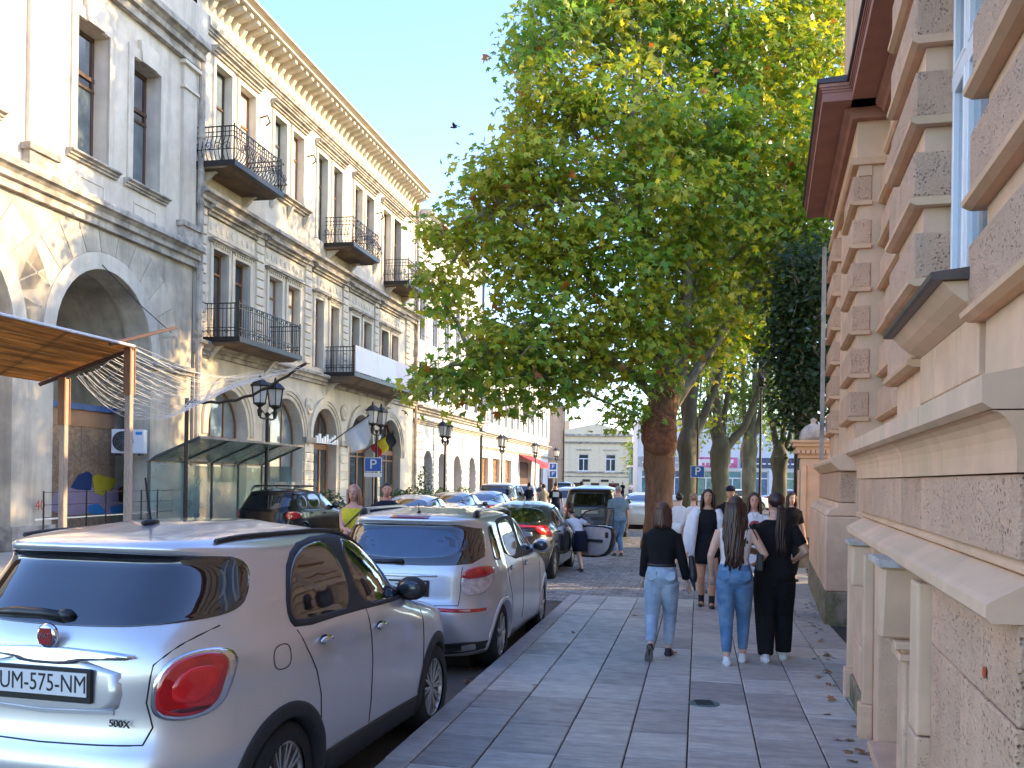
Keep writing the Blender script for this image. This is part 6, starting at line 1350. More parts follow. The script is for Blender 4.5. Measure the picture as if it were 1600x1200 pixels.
# slatted booth canopy on two timber posts
e0, e1 = 6.1, 4.4; near = at(208, 541, 15.0); zc1 = near.z
CB = thing('canopy', 'brown sheet canopy on pale timber posts at the left edge of the street', 'canopy', (LX0, 0, 0), RL)
sE = onL(208, 541, e0)[0]; sF = onL(62, 597, e1)[0]; z1 = onL(208, 541, e0)[1]; z2 = onL(62, 597, e1)[1]; cs = mk('canopysheet', (.64, .39, .14), .7, var=.3, scale=2, col2=(.30, .17, .07), c2amt=.7, c2scale=1.5, stretch=(.5, 6, 1))
nt = cs.node_tree; B_ = nt.nodes['Principled BSDF']; tr = nt.nodes.new('ShaderNodeBsdfTranslucent'); mx = nt.nodes.new('ShaderNodeMixShader'); mx.inputs[0].default_value = .55
src_ = B_.inputs['Base Color'].links[0].from_socket; nt.links.new(src_, tr.inputs[0]); nt.links.new(B_.outputs[0], mx.inputs[1]); nt.links.new(tr.outputs[0], mx.inputs[2]); nt.links.new(mx.outputs[0], nt.nodes['Material Output'].inputs[0])
L0 = 7.0
for k in range(9):
    t0, t1 = k / 9, (k + 1) / 9 - .012
    y0, y1 = -(e0 + (e1 - e0) * t0), -(e0 + (e1 - e0) * t1); za, zb_ = z1 + (z2 - z1) * t0, z1 + (z2 - z1) * t1; xa, xb = sE + (sF - sE) * t0, sE + (sF - sE) * t1
    MB().add([(L0, y0, za), (xa, y0, za), (xb, y1, zb_), (L0, y1, zb_), (L0, y0, za + .012), (xa, y0, za + .012), (xb, y1, zb_ + .012), (L0, y1, zb_ + .012)], [(0, 1, 2, 3), (4, 5, 6, 7), (0, 1, 5, 4), (1, 2, 6, 5), (2, 3, 7, 6)]).build('roof_sheet', cs, CB)
MB().tube([(L0, -e0 - .02, z1), (sE, -e0 - .02, z1)], .025, 6).build('edge_rail', M['white'], CB); MB().tube([(sE, -e0, z1 - .04), (sF, -e1, z2 - .04)], .035, 6).build('end_rafter', M['wood_dark'], CB)
for px, py, o in ((203, 545, e0 - .05), (101, 592, e1 + .55)):
    s_, z_ = onL(px, py, o)
    MB().box(s_ - .05, s_ + .05, -o - .05, -o + .05, -.1, z_ + .0).build('post', M['oldwood'], CB, bev=.008); MB().box(s_ - .075, s_ - .045, -o - .06, -o + .06, z_ - .75, z_ + .02).box(s_ + .052, s_ + .075, -o - .06, -o + .06, z_ - .75, z_ + .02).build('splice_board', M['wood'], CB)
sR, zR = onL(275, 512, e0 - .4); MB().tube([(sE - .6, -e0, z1 - .05), (sR, -e0 + .4, zR)], .03, 6).build('projecting_pole', M['wood_dark'], CB)
for k in range(3): MB().tube([(L0 + 2 + k * 3.0, -e0, z1 + .03), (L0 + 2 + k * 3.0 + .6, -e1, z2 + .03)], .025, 5).build('rafter', M['wood_dark'], CB)
# white shade net strung to a rope and a pole
NT = thing('shade_net', 'white stringy shade net strung from the canopy edge to a dark rope before the arcade', 'net')
A0, A1_ = at(120, 588, 16.6), at(212, 545, 15.1); C0, C1_ = at(292, 628, 22.5), at(478, 568, 21.0)
nb = mk('netcord', (.60, .61, .63), .6, var=.05); b = MB()
Rp = []
for i in range(34):
    t = i / 33; p0 = A0.lerp(A1_, t); q0 = C0.lerp(C1_, t ** 1.3); P = []
    for k in range(17):
        w = k / 16; p = p0.lerp(q0, w); p.z -= .62 * 4 * w * (1 - w) * (1 - .45 * t) - .03 * math.sin(i * 1.9 + k * .7) + .05 * math.sin(w * 9 + t * 5); P.append(p)
    Rp.append(P); b.tube(P, 0.003 if i % 2 else .0055, 4, cap=False)
for k in range(0, 17, 1): b.tube([Rp[i][k] for i in range(0, 34, 3)], .004, 3, cap=False)
tag(b.build('net_cords', nb, NT), kind='stuff')
rp = [C0.lerp(C1_, k / 14) - Vector((0, 0, .35 * math.sin(math.pi * k / 14) - .12 * (k % 2) * .3)) for k in range(15)]
MB().tube(rp, .035, 6).build('rope', M['iron'], NT); c = C0.copy(); MB().tube([(c.x, c.y, -.1), c, (c.x, c.y, c.z + .1)], .05, 8).build('pole', M['iron'], NT)
# wire fence in front of the boarded arch
WF = thing('wire_fence', 'low black wire mesh fence in front of the painted boards', 'fence', (LX0, 0, 0), RL)
sa, sb = onL(68, 800, 2.5)[0], onL(292, 800, 2.5)[0]; zt = onL(150, 768, 2.5)[1]
for k in range(9):
    x = sa + (sb - sa) * k / 8; MB().tube([(x, -2.5, 0), (x, -2.5, zt + .03)], .018, 5).build('fence_post', M['iron'], WF)
b = MB()
for k in range(6): z = .15 + (zt - .15) * k / 5; b.tube([(sa, -2.5, z), (sb, -2.5, z)], .008, 4)
tag(b.build('wires', M['iron'], WF), kind='stuff')
MB().tube([(sa - .2, -2.48, zt * .62), (sa + (sb - sa) * .75, -2.48, zt * .64)], .02, 5).build('white_bar', M['white'], WF)
# flags
def flag(px, py, d, lab, cols, w, h, ph):
    p = at(px, py, d); T = thing('flag', lab, 'flag', p, RL, 'flags at the hotel doors')
    MB().tube([(-.1, .9, -.55), (0, -.5, .45)], .02, 6).build('pole', M['iron'], T)
    n = 9
    for ci, c in enumerate(cols):
        b = MB(); u0, u1 = ci / len(cols), (ci + 1) / len(cols); vs = []
        for i in range(4):
            for j in range(n):
                u, v = u0 + (u1 - u0) * i / 3, j / (n - 1)
                vs.append((.05 + .13 * math.sin(u * 7 + ph) * (.3 + v), -.5 + .95 * u * (1 - .25 * v) + .05 * math.sin(v * 6), .42 - .62 * u - h * v * (.9 + .1 * math.sin(u * 5))))
        fs = [(i * n + j, (i + 1) * n + j, (i + 1) * n + j + 1, i * n + j + 1) for i in range(3) for j in range(n - 1)]
        b.add(vs, fs).build('cloth_stripe', c, T, smooth=True)
fw = mk('flagwhite', (.66, .70, .74), .8, var=.08); fk_ = mk('flagblack', (.02, .02, .02), .8); fy = mk('flagyellow', (.75, .55, .02), .8); fr_ = mk('flagred', (.55, .02, .04), .8)
flag(556, 668, 33, 'pale flag hanging by the hotel door, left of the striped flag', [fw, fw], 1, .95, 0); flag(596, 690, 36, 'black yellow and red flag hanging beside the hotel door', [fk_, fy, fr_], 1, .55, 1)
# bird, wires
p = at(710, 199, 38); B_ = MB().ball((0, 0, 0), (.05, .13, .045), 8, 6).ball((0, .14, .02), (.035, .05, .035), 8, 6)
B_.add([(0, .06, .02), (0, -.06, .02), (.10, -.10, .10), (.24, -.04, .20), (.22, .02, .19), (.11, .05, .09)], [(0, 1, 2, 5), (5, 2, 3, 4)]).add([(0, .06, .02), (0, -.06, .02), (-.10, -.10, .06), (-.2, -.05, .13), (-.19, .02, .13), (-.11, .05, .06)], [(0, 1, 2, 5), (5, 2, 3, 4)]).add([(-.03, -.1, 0), (.03, -.1, 0), (.05, -.24, 0), (-.05, -.24, 0)], [(0, 1, 2, 3)])
o = B_.build('bird', M['dark']); o.location = p; o.rotation_euler = (0, 0, R(70)); tag(o, 'small dark bird in flight against the blue sky', 'bird')
# out-of-view trees added behind the pink building to shade the street
mt = bpy.data.objects['plane_tree']
for i, (x, y, rz, s, lab) in enumerate([(17, 23, 1.2, .70, 'right behind the gate pier railing'), (20, 36, 2.6, .95, 'left of the corner shop'), (22, 48, 4.0, .98, 'nearest to the corner shop'), (16, 14.5, 3.0, .82, 'right behind the pink building')]):
    o = dup(mt); o.location = (x, y, GZ); o.rotation_euler = (0, 0, rz); o.scale = (s, s, s); o['label'] = 'lower unseen plane tree added for shade, ' + lab; o['group'] = 'shade trees added behind the pink building'
_a, _z = onL(160, 414, .05); _b, _w = onL(268, 520, .3); MB().tube([(_a, -.05, _z), ((_a + _b) / 2, -.2, (_z + _w) / 2 - .1), (_b, -.3, _w)], .012, 4).build('cable', M['clad'], BA)
for _p in (((560, 330), (742, 420)),):
    _a, _z = onL(_p[0][0], _p[0][1], .06); _b, _w = onL(_p[1][0], _p[1][1], .06)
    MB().tube([(_a + (_b - _a) * k / 8, -.55, ZS2 - .9 - .25 * math.sin(math.pi * k / 8)) for k in range(9)], .012, 4).build('cable', M['clad'], BB)
# ------------------------------------------------------------------ people (local: facing +y, x to their right, z up)
def skinm(n, c): 
    m = mk('skin_' + n, c, .55, var=.08, scale=12); m.node_tree.nodes['Principled BSDF'].inputs['Subsurface Weight'].default_value = .08; return m
SK = {'a': skinm('a', (.62, .37, .26)), 'b': skinm('b', (.66, .43, .32)), 'tan': skinm('tan', (.56, .30, .18)), 'red': skinm('red', (.60, .30, .22))}
def cloth(n, c, var=.15, scale=9, **k): return mk('cloth_' + n, c, .9, var=var, scale=scale, bump=k.pop('bump', .6), bscale=k.pop('bscale', 14), bdist=.02, spec=.2, **k)
CL = {'black': cloth('black', (.012, .012, .013)), 'white': cloth('white', (.70, .69, .70), .06), 'lightjean': cloth('lightjean', (.30, .40, .50), .18, 7, col2=(.46, .55, .62), c2amt=.8, c2scale=5), 'jean': cloth('jean', (.10, .20, .34), .2, 7, col2=(.20, .32, .46), c2amt=.7, c2scale=5),
      'denim': cloth('denim', (.03, .07, .17)), 'yellow': cloth('yellow', (.60, .50, .04)), 'navy': cloth('navy', (.015, .018, .035)), 'greyblue': cloth('greyblue', (.16, .23, .28)), 'beige': cloth('beige', (.42, .36, .26)), 'maroon': cloth('maroon', (.10, .02, .03)), 'grey': cloth('grey', (.12, .13, .14)), 'pinkwhite': cloth('pinkwhite', (.66, .60, .58), .08)}
def hairm(n, c): return mk('hair_' + n, c, .38, var=.5, scale=30, bump=.8, bscale=60, bdist=.006, stretch=(1, 1, .08), spec=.5)
HR = {'auburn': hairm('auburn', (.075, .026, .014)), 'brown': hairm('brown', (.045, .018, .010)), 'dark': hairm('dark', (.014, .008, .006)), 'wine': hairm('wine', (.030, .010, .010)), 'blond': hairm('blond', (.28, .17, .09)), 'grey': hairm('grey', (.25, .22, .20)), 'strawberry': hairm('strawberry', (.40, .20, .13))}
solem = mk('sole', (.16, .15, .14), .8, var=.2); shoew = mk('shoewhite', (.74, .74, .73), .5, var=.05); shoeb = mk('shoeblack', (.012, .012, .013), .4)
def ik(a, b, l1, l2, bend):
    d = b - a; L_ = min(d.length, (l1 + l2) * .999); d.normalize(); c = (l1 * l1 + L_ * L_ - l2 * l2) / (2 * L_); h = math.sqrt(max(0, l1 * l1 - c * c))
    bd = bend - d * bend.dot(d); bd.normalize(); return a + d * c + bd * h, a + d * L_
def slices(mb, rows, n=18):    # rows: (z, cx, cy, rx, ry)
    vs = [(cx + rx * math.copysign(abs(math.cos(2 * math.pi * j / n)) ** .85, math.cos(2 * math.pi * j / n)), cy + ry * math.sin(2 * math.pi * j / n), z) for z, cx, cy, rx, ry in rows for j in range(n)]
    k = len(rows); fs = [(i * n + j, i * n + (j + 1) % n, (i + 1) * n + (j + 1) % n, (i + 1) * n + j) for i in range(k - 1) for j in range(n)] + [tuple(range(n))[::-1], tuple(range((k - 1) * n, k * n))]
    return mb.add(vs, fs)
def remesh(o, vox, it=4):
    m = o.modifiers.new('r', 'REMESH'); m.mode = 'VOXEL'; m.voxel_size = vox; m.use_smooth_shade = True
    s = o.modifiers.new('s', 'SMOOTH'); s.iterations = it; s.factor = .5
def lerp3(P, n):
    Q = []
    for a, b in zip(P, P[1:]): Q += [a.lerp(b, k / n) for k in range(n)]
    return Q + [P[-1]]
def person(label, pos, rz, h, male=False, skin='a', top=None, topm='black', sleeves=0, trousers=None, wide=1.0, skirt=None, hair='dark', hairstyle='short', feet=((.05, .0, 0, 0), (.05, .0, 0, 0)), hands=None, lean=(0, 0), headturn=0, shoes='white', vox=.011, belt=None, socks=False, group='pedestrians', plump=1.0, cap=None, hem=.575, face=True, neck=.838, straps=False):
    T = thing('person', label, 'person', pos, rz, group); V = Vector; sh = (.118 if male else .105) * h * plump ** .5; hp = (.083 if male else .09) * h * plump ** .6
    lx, ly = lean            # forward/side offset of the shoulders
    def tz(z, cx=0, cy=0): t = max(0, (z - .52) / .3); return V((cx + lx * t * h, cy + ly * t * h, z * h - (abs(ly) * .35 * t * h if abs(ly) > .1 else 0)))
    rows = [(.455, .055, .05, 0), (.49, .094, .068, -.006), (.525, .098, .074, -.010), (.57, .086, .062, -.004), (.62, .074 if not male else .084, .054, 0), (.67, .080 if not male else .09, .058, .004), (.72, .092 if not male else .103, .064, .010 if not male else .003), (.765, .098 if not male else .112, .058, .004), (.80, .098 if not male else .112, .046, 0), (.825, .066, .038, -.004), (.845, .038, .034, -.004)]
    pl = plump
    def torso(mb, z0, z1, g, fl=0):
        R_ = []
        for z, rx, ry, cy in rows:
            if z0 - .001 <= z <= z1 + .001: c = tz(z); R_.append((c.z, c.x, c.y + cy * h, rx * h * (pl if z < .75 else pl ** .5) + g, ry * h * pl + g))
        for zz in (z0, z1):
            if not any(abs(zz - r[0]) < .004 for r in rows):
                i = max(k for k in range(len(rows)) if rows[k][0] <= zz); i = min(i, len(rows) - 2); a, b_ = rows[i], rows[i + 1]; t = (zz - a[0]) / (b_[0] - a[0]); c = tz(zz)
                R_.append((c.z, c.x, c.y + (a[3] + (b_[3] - a[3]) * t) * h, (a[1] + (b_[1] - a[1]) * t) * h * (pl if zz < .75 else pl ** .5) + g + fl * (zz == z0), (a[2] + (b_[2] - a[2]) * t) * h * pl + g + fl * (zz == z0)))
        R_.sort(key=lambda r: r[0]); slices(mb, R_)
    # legs
    legs = []
    for s, (fx, fy, fz, pit) in zip((-1, 1), feet):
        hip = V((s * .048 * h, -.004 * h, .49 * h)); ank = V((s * fx * h, fy * h - .012 * h, .043 * h + fz * h)); kn, ank = ik(hip, ank, .232 * h, .232 * h, V((s * .08, 1, 0)))
        legs.append((hip, kn, ank, pit, s))
    def leg(mb, i, g0=0, g1=0, stop=1.0, r=None):
        hip, kn, an, pit, s = legs[i]; r = r or (.053, .046, .034, .033, .030, .020); P = [hip, hip.lerp(kn, .5), kn, kn.lerp(an, .3), kn.lerp(an, .6), an]; n_ = len(P)
        rr = [(q * pl ** .7) * h + g0 + (g1 - g0) * (k / 5) for k, q in enumerate(r)]
        P2 = []; R2 = []
        for k in range(n_ - 1):
            for t in (0, .34, .67): P2.append(P[k].lerp(P[k + 1], t)); R2.append(rr[k] + (rr[k + 1] - rr[k]) * t)
        P2.append(P[-1]); R2.append(rr[-1]); m_ = max(2, int(len(P2) * stop)); mb.tube(P2[:m_], R2[:m_], 14)
    # arms
    arms = []
    hands = hands or (((-.17, .02, .43), (-.3, -1, 0)), ((.17, .02, .43), (.3, -1, 0)))
    for s, (hd, bend) in zip((-1, 1), hands):
        shd = tz(.795, s * (sh - .018 * h)); w = V(hd) * h; el, w = ik(shd, w, .165 * h, .145 * h, V(bend)); arms.append((shd, el, w, s))
    def arm(mb, i, g=0, stop=2.0):
        a, e, w, s = arms[i]; ra, re, rw = .027 * h * pl ** .5 * (1.15 if male else 1) + g, .022 * h + g, .0155 * h + g
        P = [a, a.lerp(e, .5), e, e.lerp(w, .35), w]; rr = [ra * 1.08, ra, re, re * 1.02, rw]
        if stop < 2:
            k = stop; P = [a, a.lerp(e, min(1, k) * .5), a.lerp(e, min(1, k))] + ([e.lerp(w, k - 1)] if k > 1 else []); rr = [ra * 1.1, ra * 1.03, ra * .98] + ([re] if k > 1 else [])
        mb.tube(P, rr, 12)
    b = MB(); torso(b, .455, .845, 0)
    hc = tz(.932); hc.y += .012 * h; nk = tz(.83)
    b.tube([nk - V((0, .006 * h, .02 * h)), hc - V((0, .012 * h, .05 * h))], [.036 * h, .031 * h], 12)
    ct, st = math.cos(headturn), math.sin(headturn)
    def hp_(x, y, z): return hc + V((x * ct - y * st, x * st + y * ct, z)) * h
    def hball(mb, c, r, n=14, m=10):
        k = len(mb.v); mb.ball((0, 0, 0), r, n, m); 
        for i in range(k, len(mb.v)): q = mb.v[i]; mb.v[i] = tuple(hp_(q[0] + c[0], q[1] + c[1], q[2] + c[2]))
        return mb
    hball(b, (0, -.004, .012), (.043, .053, .053)); hball(b, (0, .014, -.026), (.033, .036, .040)); hball(b, (0, .052, -.006), (.007, .012, .015), 8, 6)
    for s in (-1, 1): hball(b, (s * .043, -.002, -.004), (.005, .010, .016), 8, 6)
    for i in (0, 1):
        leg(b, i); arm(b, i); a, e, w, s = arms[i]; d = (w - e).normalized(); sd = d.cross(V((0, 1, .2))); sd.normalize(); up = sd.cross(d)
        pc = w + d * .026 * h; b.tube([w, pc, w + d * .052 * h], [.0145 * h, .022 * h, .02 * h], 10, flat=.55)
        for k, (o_, ln) in enumerate(((-.016, .040), (-.0055, .047), (.005, .045), (.0150, .036))):
            p0 = w + d * .046 * h + sd * o_ * h; p1 = p0 + d * ln * .55 * h + V((0, .006, 0)) * h; p2 = p1 + d * ln * .4 * h + V((0, .014, 0)) * h; b.tube([p0, p1, p2], [.0062 * h, .0056 * h, .0048 * h], 6)
        p0 = w + d * .018 * h + V((0, .012, 0)) * h; b.tube([p0, p0 + d * .02 * h + V((0, .016, 0)) * h, p0 + d * .042 * h + V((0, .018, 0)) * h], [.0075 * h, .0068 * h, .005 * h], 6)
        hip, kn, an, pit, s = legs[i]; fd = V((0, math.cos(pit), -math.sin(pit))); b.tube([an + V((0, 0, .01 * h)), an + fd * .01 * h - V((0, 0, .018 * h)), an + fd * .07 * h - V((0, 0, .026 * h))], [.021 * h, .022 * h, .015 * h], 10)
    body = b.build('body', SK[skin], T); remesh(body, vox)
    if face:
        fe = MB()
        for s in (-1, 1): hball(fe, (s * .0165, .0462, .002), (.0075, .0050, .0050), 8, 6)
        fe.build('eyes', M['white'], body); fe = MB()
        for s in (-1, 1): hball(fe, (s * .0165, .0500, .002), (.0040, .0024, .0044), 8, 6); hball(fe, (s * .0170, .0480, .0140), (.0100, .0045, .0024), 8, 5)
        fe.build('brows_and_irises', HR['dark'], body); hball(MB(), (0, .0490, -.0325), (.0130, .0055, .0048), 10, 6).build('lips', bpy.data.materials.get('lip') or mk('lip', (.40, .12, .11), .4), body)
    if top:
        t = MB(); torso(t, hem, neck, .013 if top != 'tight' else .008, .006)
        if sleeves: [arm(t, i, .011, sleeves) for i in (0, 1)]
        o = t.build('top', CL[topm], T); remesh(o, vox)
        if top == 'shirt':
            c = MB()
            for s in (-1, 1): c.tube([tz(.845, s * .035) + V((0, -.03 * h, 0)), tz(.835, s * .036) + V((0, .035 * h, 0)), tz(.79, s * .012) + V((0, .072 * h, 0))], [.008, .011, .006], 5)
            c.build('collar', CL[topm], o)
    if trousers:
        t = MB(); torso(t, .455, .61, .012)
        for i in (0, 1): leg(t, i, .014 + .014 * (wide - 1), .034 * (wide - 1) - .012, .97 if wide < 1.4 else 1.0, r=(.056, .050, .040, .038, .036, .030))
        o = t.build('trousers', CL[trousers], T); remesh(o, vox)
        k = MB()
        if trousers in ('jean', 'lightjean'):
            for s in (-1, 1): k.prism([(s * .06 * h - .033 * h, -.5 * 0 + .56 * h), (s * .06 * h + .033 * h, .56 * h), (s * .06 * h + .033 * h, .515 * h), (s * .06 * h, .497 * h), (s * .06 * h - .033 * h, .515 * h)], 1, -.083 * h * pl - .009, -.05 * h)
            k.build('back_pockets', CL[trousers], o, bev=.004)
    if belt: t = MB(); torso(t, .588, .605, .021); t.build('belt', M['black'], T, smooth=True)
    if skirt:
        m_, z0, z1, fl = skirt; t = MB(); slices(t, [(z0 * h, 0, 0, (.098 + fl) * h, (.080 + fl * .7) * h), ((z0 + .05) * h, 0, 0, (.098 + fl * .7) * h, (.078 + fl * .5) * h), (.52 * h, 0, -.008 * h, .107 * h, .084 * h), (z1 * h, 0, 0, .088 * h, .066 * h)], 22); o = t.build('skirt', CL[m_], T, smooth=True)
    for i in (0, 1):
        hip, kn, an, pit, s = legs[i]; m_ = MB(); fd = V((s * .12, math.cos(pit), -math.sin(pit))).normalized(); upv = V((0, math.sin(pit), math.cos(pit))); base = an - upv * .030 * h
        m_.tube([base - fd * .028 * h, base - fd * .018 * h, base + fd * .025 * h, base + fd * .075 * h, base + fd * .105 * h], [.018 * h, .025 * h, .024 * h, .0225 * h, .012 * h], 10, flat=.85)
        if shoes == 'boot': m_.tube([an - upv * .02 * h, an + (kn - an).normalized() * .07 * h], [.026 * h, .027 * h], 10)
        else: m_.tube([an - upv * .022 * h, an + (kn - an).normalized() * .012 * h], [.023 * h, .022 * h], 10)
        o = m_.build('shoe', shoew if shoes == 'white' else shoeb, T); remesh(o, .008 if vox < .015 else .014, 3)
        so_ = MB(); q = base - upv * .0165 * h; P = []; sd = fd.cross(upv)
        for k in range(16): a = 2 * math.pi * k / 16; P.append(q + fd * (.036 + .074 * math.cos(a)) * h + sd * (.026 if math.cos(a) > -.2 else .022) * math.sin(a) * h)
        so_.add([p + upv * .007 * h for p in P] + [p - upv * .006 * h for p in P], [tuple(range(16)), tuple(range(16, 32))[::-1]] + [(k, (k + 1) % 16, 16 + (k + 1) % 16, 16 + k) for k in range(16)]).build('sole', solem if shoes != 'white' or pit > .5 else shoew, o)
        if socks: MB().tube([an + (kn - an).normalized() * .06 * h, an + (kn - an).normalized() * .09 * h], [.026 * h, .0265 * h], 10).build('sock', CL['white'], T)
    hm = MB(); hball(hm, (0, -.013, .021), (.049, .055, .052), 16, 12)
    rg = random.Random(int(h * 1000) + len(label)); 
    def strand(x0, y0, z0, z1, wv, r, sprd=1.15, back=0):
        P = []; ph = rg.uniform(0, 6)
        for k in range(9): t = k / 8; P.append(hp_(x0 * (1 + (sprd - 1) * min(1, t * 2)) + wv * math.sin(ph + t * 8) * t, y0 - back * t + wv * .6 * math.cos(ph + t * 7) * t, z0 + (z1 - z0) * t))
        hm.tube(P, [r * h * (1 - .45 * (k / 8) ** 2) for k in range(9)], 6)
    if hairstyle in ('bob', 'long'):
        zend = -.095 if hairstyle == 'bob' else -.36; N_ = 40 if hairstyle == 'bob' else 60
        for k in range(N_):
            a = math.pi * (-.12 + 1.24 * k / (N_ - 1)) + math.pi; x, y = .046 * math.cos(a), -.004 + .052 * math.sin(a)
            ze = zend * rg.uniform(.86, 1.05) * (1 if hairstyle == 'bob' else (1 if abs(math.cos(a)) < .8 else .62)); strand(x, y if hairstyle == 'bob' or y < -.02 else y - .01, .03, ze, .004 if hairstyle == 'bob' else .012, .012 if hairstyle == 'bob' else .0135, 1.12 if hairstyle == 'bob' else 1.3, .012 if hairstyle == 'bob' else .03)
    if hairstyle == 'framed':
        for k in range(26):
            a = math.pi * (-.13 + 1.26 * k / 25) + math.pi; strand(.047 * math.cos(a), -.004 + .050 * math.sin(a), .03, -.17 * rg.uniform(.85, 1.05), .006, .011, 1.15, .0)
    if hairstyle == 'ponytail':
        hball(hm, (0, -.066, -.02), (.02, .02, .02), 8, 6)
        for k in range(26): strand(rg.uniform(-.014, .014), -.070 + rg.uniform(-.008, .006), -.02, -.30 * rg.uniform(.85, 1.03), .004, .009, 2.3, .012)
    if hairstyle == 'bun': hball(hm, (0, -.05, .06), (.026, .026, .024), 10, 8)
    if hairstyle == 'curly':
        for k in range(60): a, q = rg.uniform(0, 6.28), rg.uniform(-.4, 1.3); hball(hm, (.05 * math.cos(a) * math.cos(q), -.014 + .055 * math.sin(a) * math.cos(q) * (1 if math.sin(a) < .3 else .5), .015 + .055 * math.sin(q)), (.011,) * 3, 6, 4)
    if hairstyle == 'short': hm = MB(); hball(hm, (0, -.010, .022), (.0455, .054, .049), 16, 12)
    o = hm.build('hair', HR[hair], T, smooth=True)
    if hairstyle in ('short', 'bun', 'curly'): remesh(o, .008 if vox < .015 else .016, 2)
    if cap:
        cm = MB(); hball(cm, (0, -.006, .034), (.0495, .057, .044), 16, 10); k = len(cm.v)
        cm.add([tuple(hp_(.04 * math.cos(a), .04 + .045 * max(0, math.sin(a)), .030)) for a in np.linspace(0, math.pi, 9)] + [tuple(hp_(.04 * math.cos(a), .04 + .045 * max(0, math.sin(a)), .024)) for a in np.linspace(0, math.pi, 9)], [tuple(range(9)), tuple(range(9, 18))] + [(i, i + 1, 10 + i, 9 + i) for i in range(8)]); cm.build('cap', CL[cap], T, smooth=True)
    T['h'] = h; T['i'] = 0
    return T, dict(arms=arms, tz=tz, hp=hp_, h=h, legs=legs)
def toW(T, p): return Matrix.Translation(T.location) @ Matrix.Rotation(T.rotation_euler[2], 4, 'Z') @ Vector(p)
WALK = R(-14)
T, q = person('woman from behind in light jeans, black long sleeved top and short auburn hair', ground(1032, 1026), WALK, 1.58, skin='b', top='t', topm='black', sleeves=1.95, trousers='lightjean', wide=1.25, hair='auburn', hairstyle='bob', feet=((.052, -.15, .045, 1.15), (.045, .06, 0, 0)), hands=(((-.13, .10, .50), (-.4, -1, 0)), ((.165, .05, .47), (.5, -1, 0))), shoes='black', belt=True, hem=.60, lean=(0, .0))
h = 1.58; JB = thing('jacket', 'black jacket hanging from the arm of the woman in light jeans', 'jacket', T.location, WALK)
b = MB().tube([(.185 * h, .02 * h, .66 * h), (.20 * h, .0, .56 * h), (.203 * h, -.01 * h, .52 * h), (.205 * h, -.015 * h, .49 * h)], [.026 * h, .038 * h, .04 * h, .026 * h], 10, flat=.7); o = b.build('folded_cloth', mk('leather', (.012, .012, .013), .35, var=.3, scale=9, bump=.8, bscale=18, bdist=.02), JB); remesh(o, .012)
MB().tube([(.20 * h, -.01 * h, .50 * h), (.215 * h, -.02 * h, .44 * h)], [.03 * h, .012 * h], 8, flat=.5).build('sleeve', bpy.data.materials['leather'], JB, smooth=True)
T, q = person('woman from behind with waist length wavy brown hair, white sleeveless top and blue jeans', ground(1146, 1036), WALK, 1.655, skin='a', top='tight', topm='pinkwhite', neck=.81, trousers='jean', wide=1.02, hair='brown', hairstyle='long', feet=((.038, -.07, 0, .15), (.052, .07, 0, 0)), hands=(((-.135, .06, .52), (-.5, -1, 0)), ((.13, .12, .60), (.6, -1, 0))), shoes='white', hem=.59, plump=1.04)
h = 1.655; HB_ = thing('handbag', 'small black shoulder bag at the hip of the long haired woman', 'bag', T.location, WALK)
MB().box(.125 * h, .165 * h, -.05 * h, .06 * h, .56 * h, .66 * h).build('pouch', M['black'], HB_, bev=.012); MB().tube([(.145 * h, 0, .66 * h), (.125 * h, -.03 * h, .76 * h), (.085 * h, -.035 * h, .835 * h), (.08 * h, .03 * h, .83 * h), (.13 * h, .07 * h, .72 * h), (.145 * h, .03 * h, .66 * h)], .006, 5).build('strap', M['black'], HB_)
T, q = person('woman from behind all in black with a long dark ponytail and white shoes', ground(1208, 1032), WALK, 1.70, skin='a', top='t', topm='black', sleeves=.72, trousers='black', wide=1.95, hair='wine', hairstyle='ponytail', feet=((.045, -.05, 0, .1), (.06, .08, 0, 0)), hands=(((-.06, .13, .62), (-1, -.5, 0)), ((.13, .12, .60), (.6, -1, 0))), headturn=.45, shoes='white', plump=1.16, hem=.55, cap=None)
FAC = R(180 - 12)
T, q = person('woman facing the camera in a short black dress with bare legs and black ankle boots', ground(1104, 948), FAC, 1.69, skin='tan', top='tight', topm='black', trousers=None, skirt=('black', .37, .62, .012), hair='dark', hairstyle='framed', feet=((.04, .06, 0, 0), (.045, -.06, 0, .1)), hands=(((-.13, .03, .47), (-.4, -1, 0)), ((.165, .06, .45), (.4, -1, 0))), shoes='boot', socks=True, hem=.59, neck=.83)
h = 1.69; CO = thing('coat', 'white coat draped over the arm of the woman in the black dress', 'coat', T.location, FAC)
b = MB().tube([(.085 * h, -.01 * h, .815 * h), (.125 * h, .02 * h, .76 * h), (.15 * h, .03 * h, .65 * h), (.165 * h, .04 * h, .52 * h), (.15 * h, .04 * h, .415 * h)], [.05 * h, .056 * h, .058 * h, .056 * h, .04 * h], 12, flat=.8); b.tube([(.10 * h, .05 * h, .78 * h), (.12 * h, .07 * h, .62 * h), (.125 * h, .06 * h, .45 * h)], [.03 * h, .034 * h, .02 * h], 8)
o = b.build('cloth', CL['white'], CO); remesh(o, .013); b = MB().tube([(-.075 * h, -.01 * h, .82 * h), (-.105 * h, .03 * h, .74 * h), (-.10 * h, .03 * h, .66 * h)], [.04 * h, .04 * h, .02 * h], 10); o = b.build('lapel', CL['white'], CO); remesh(o, .013)
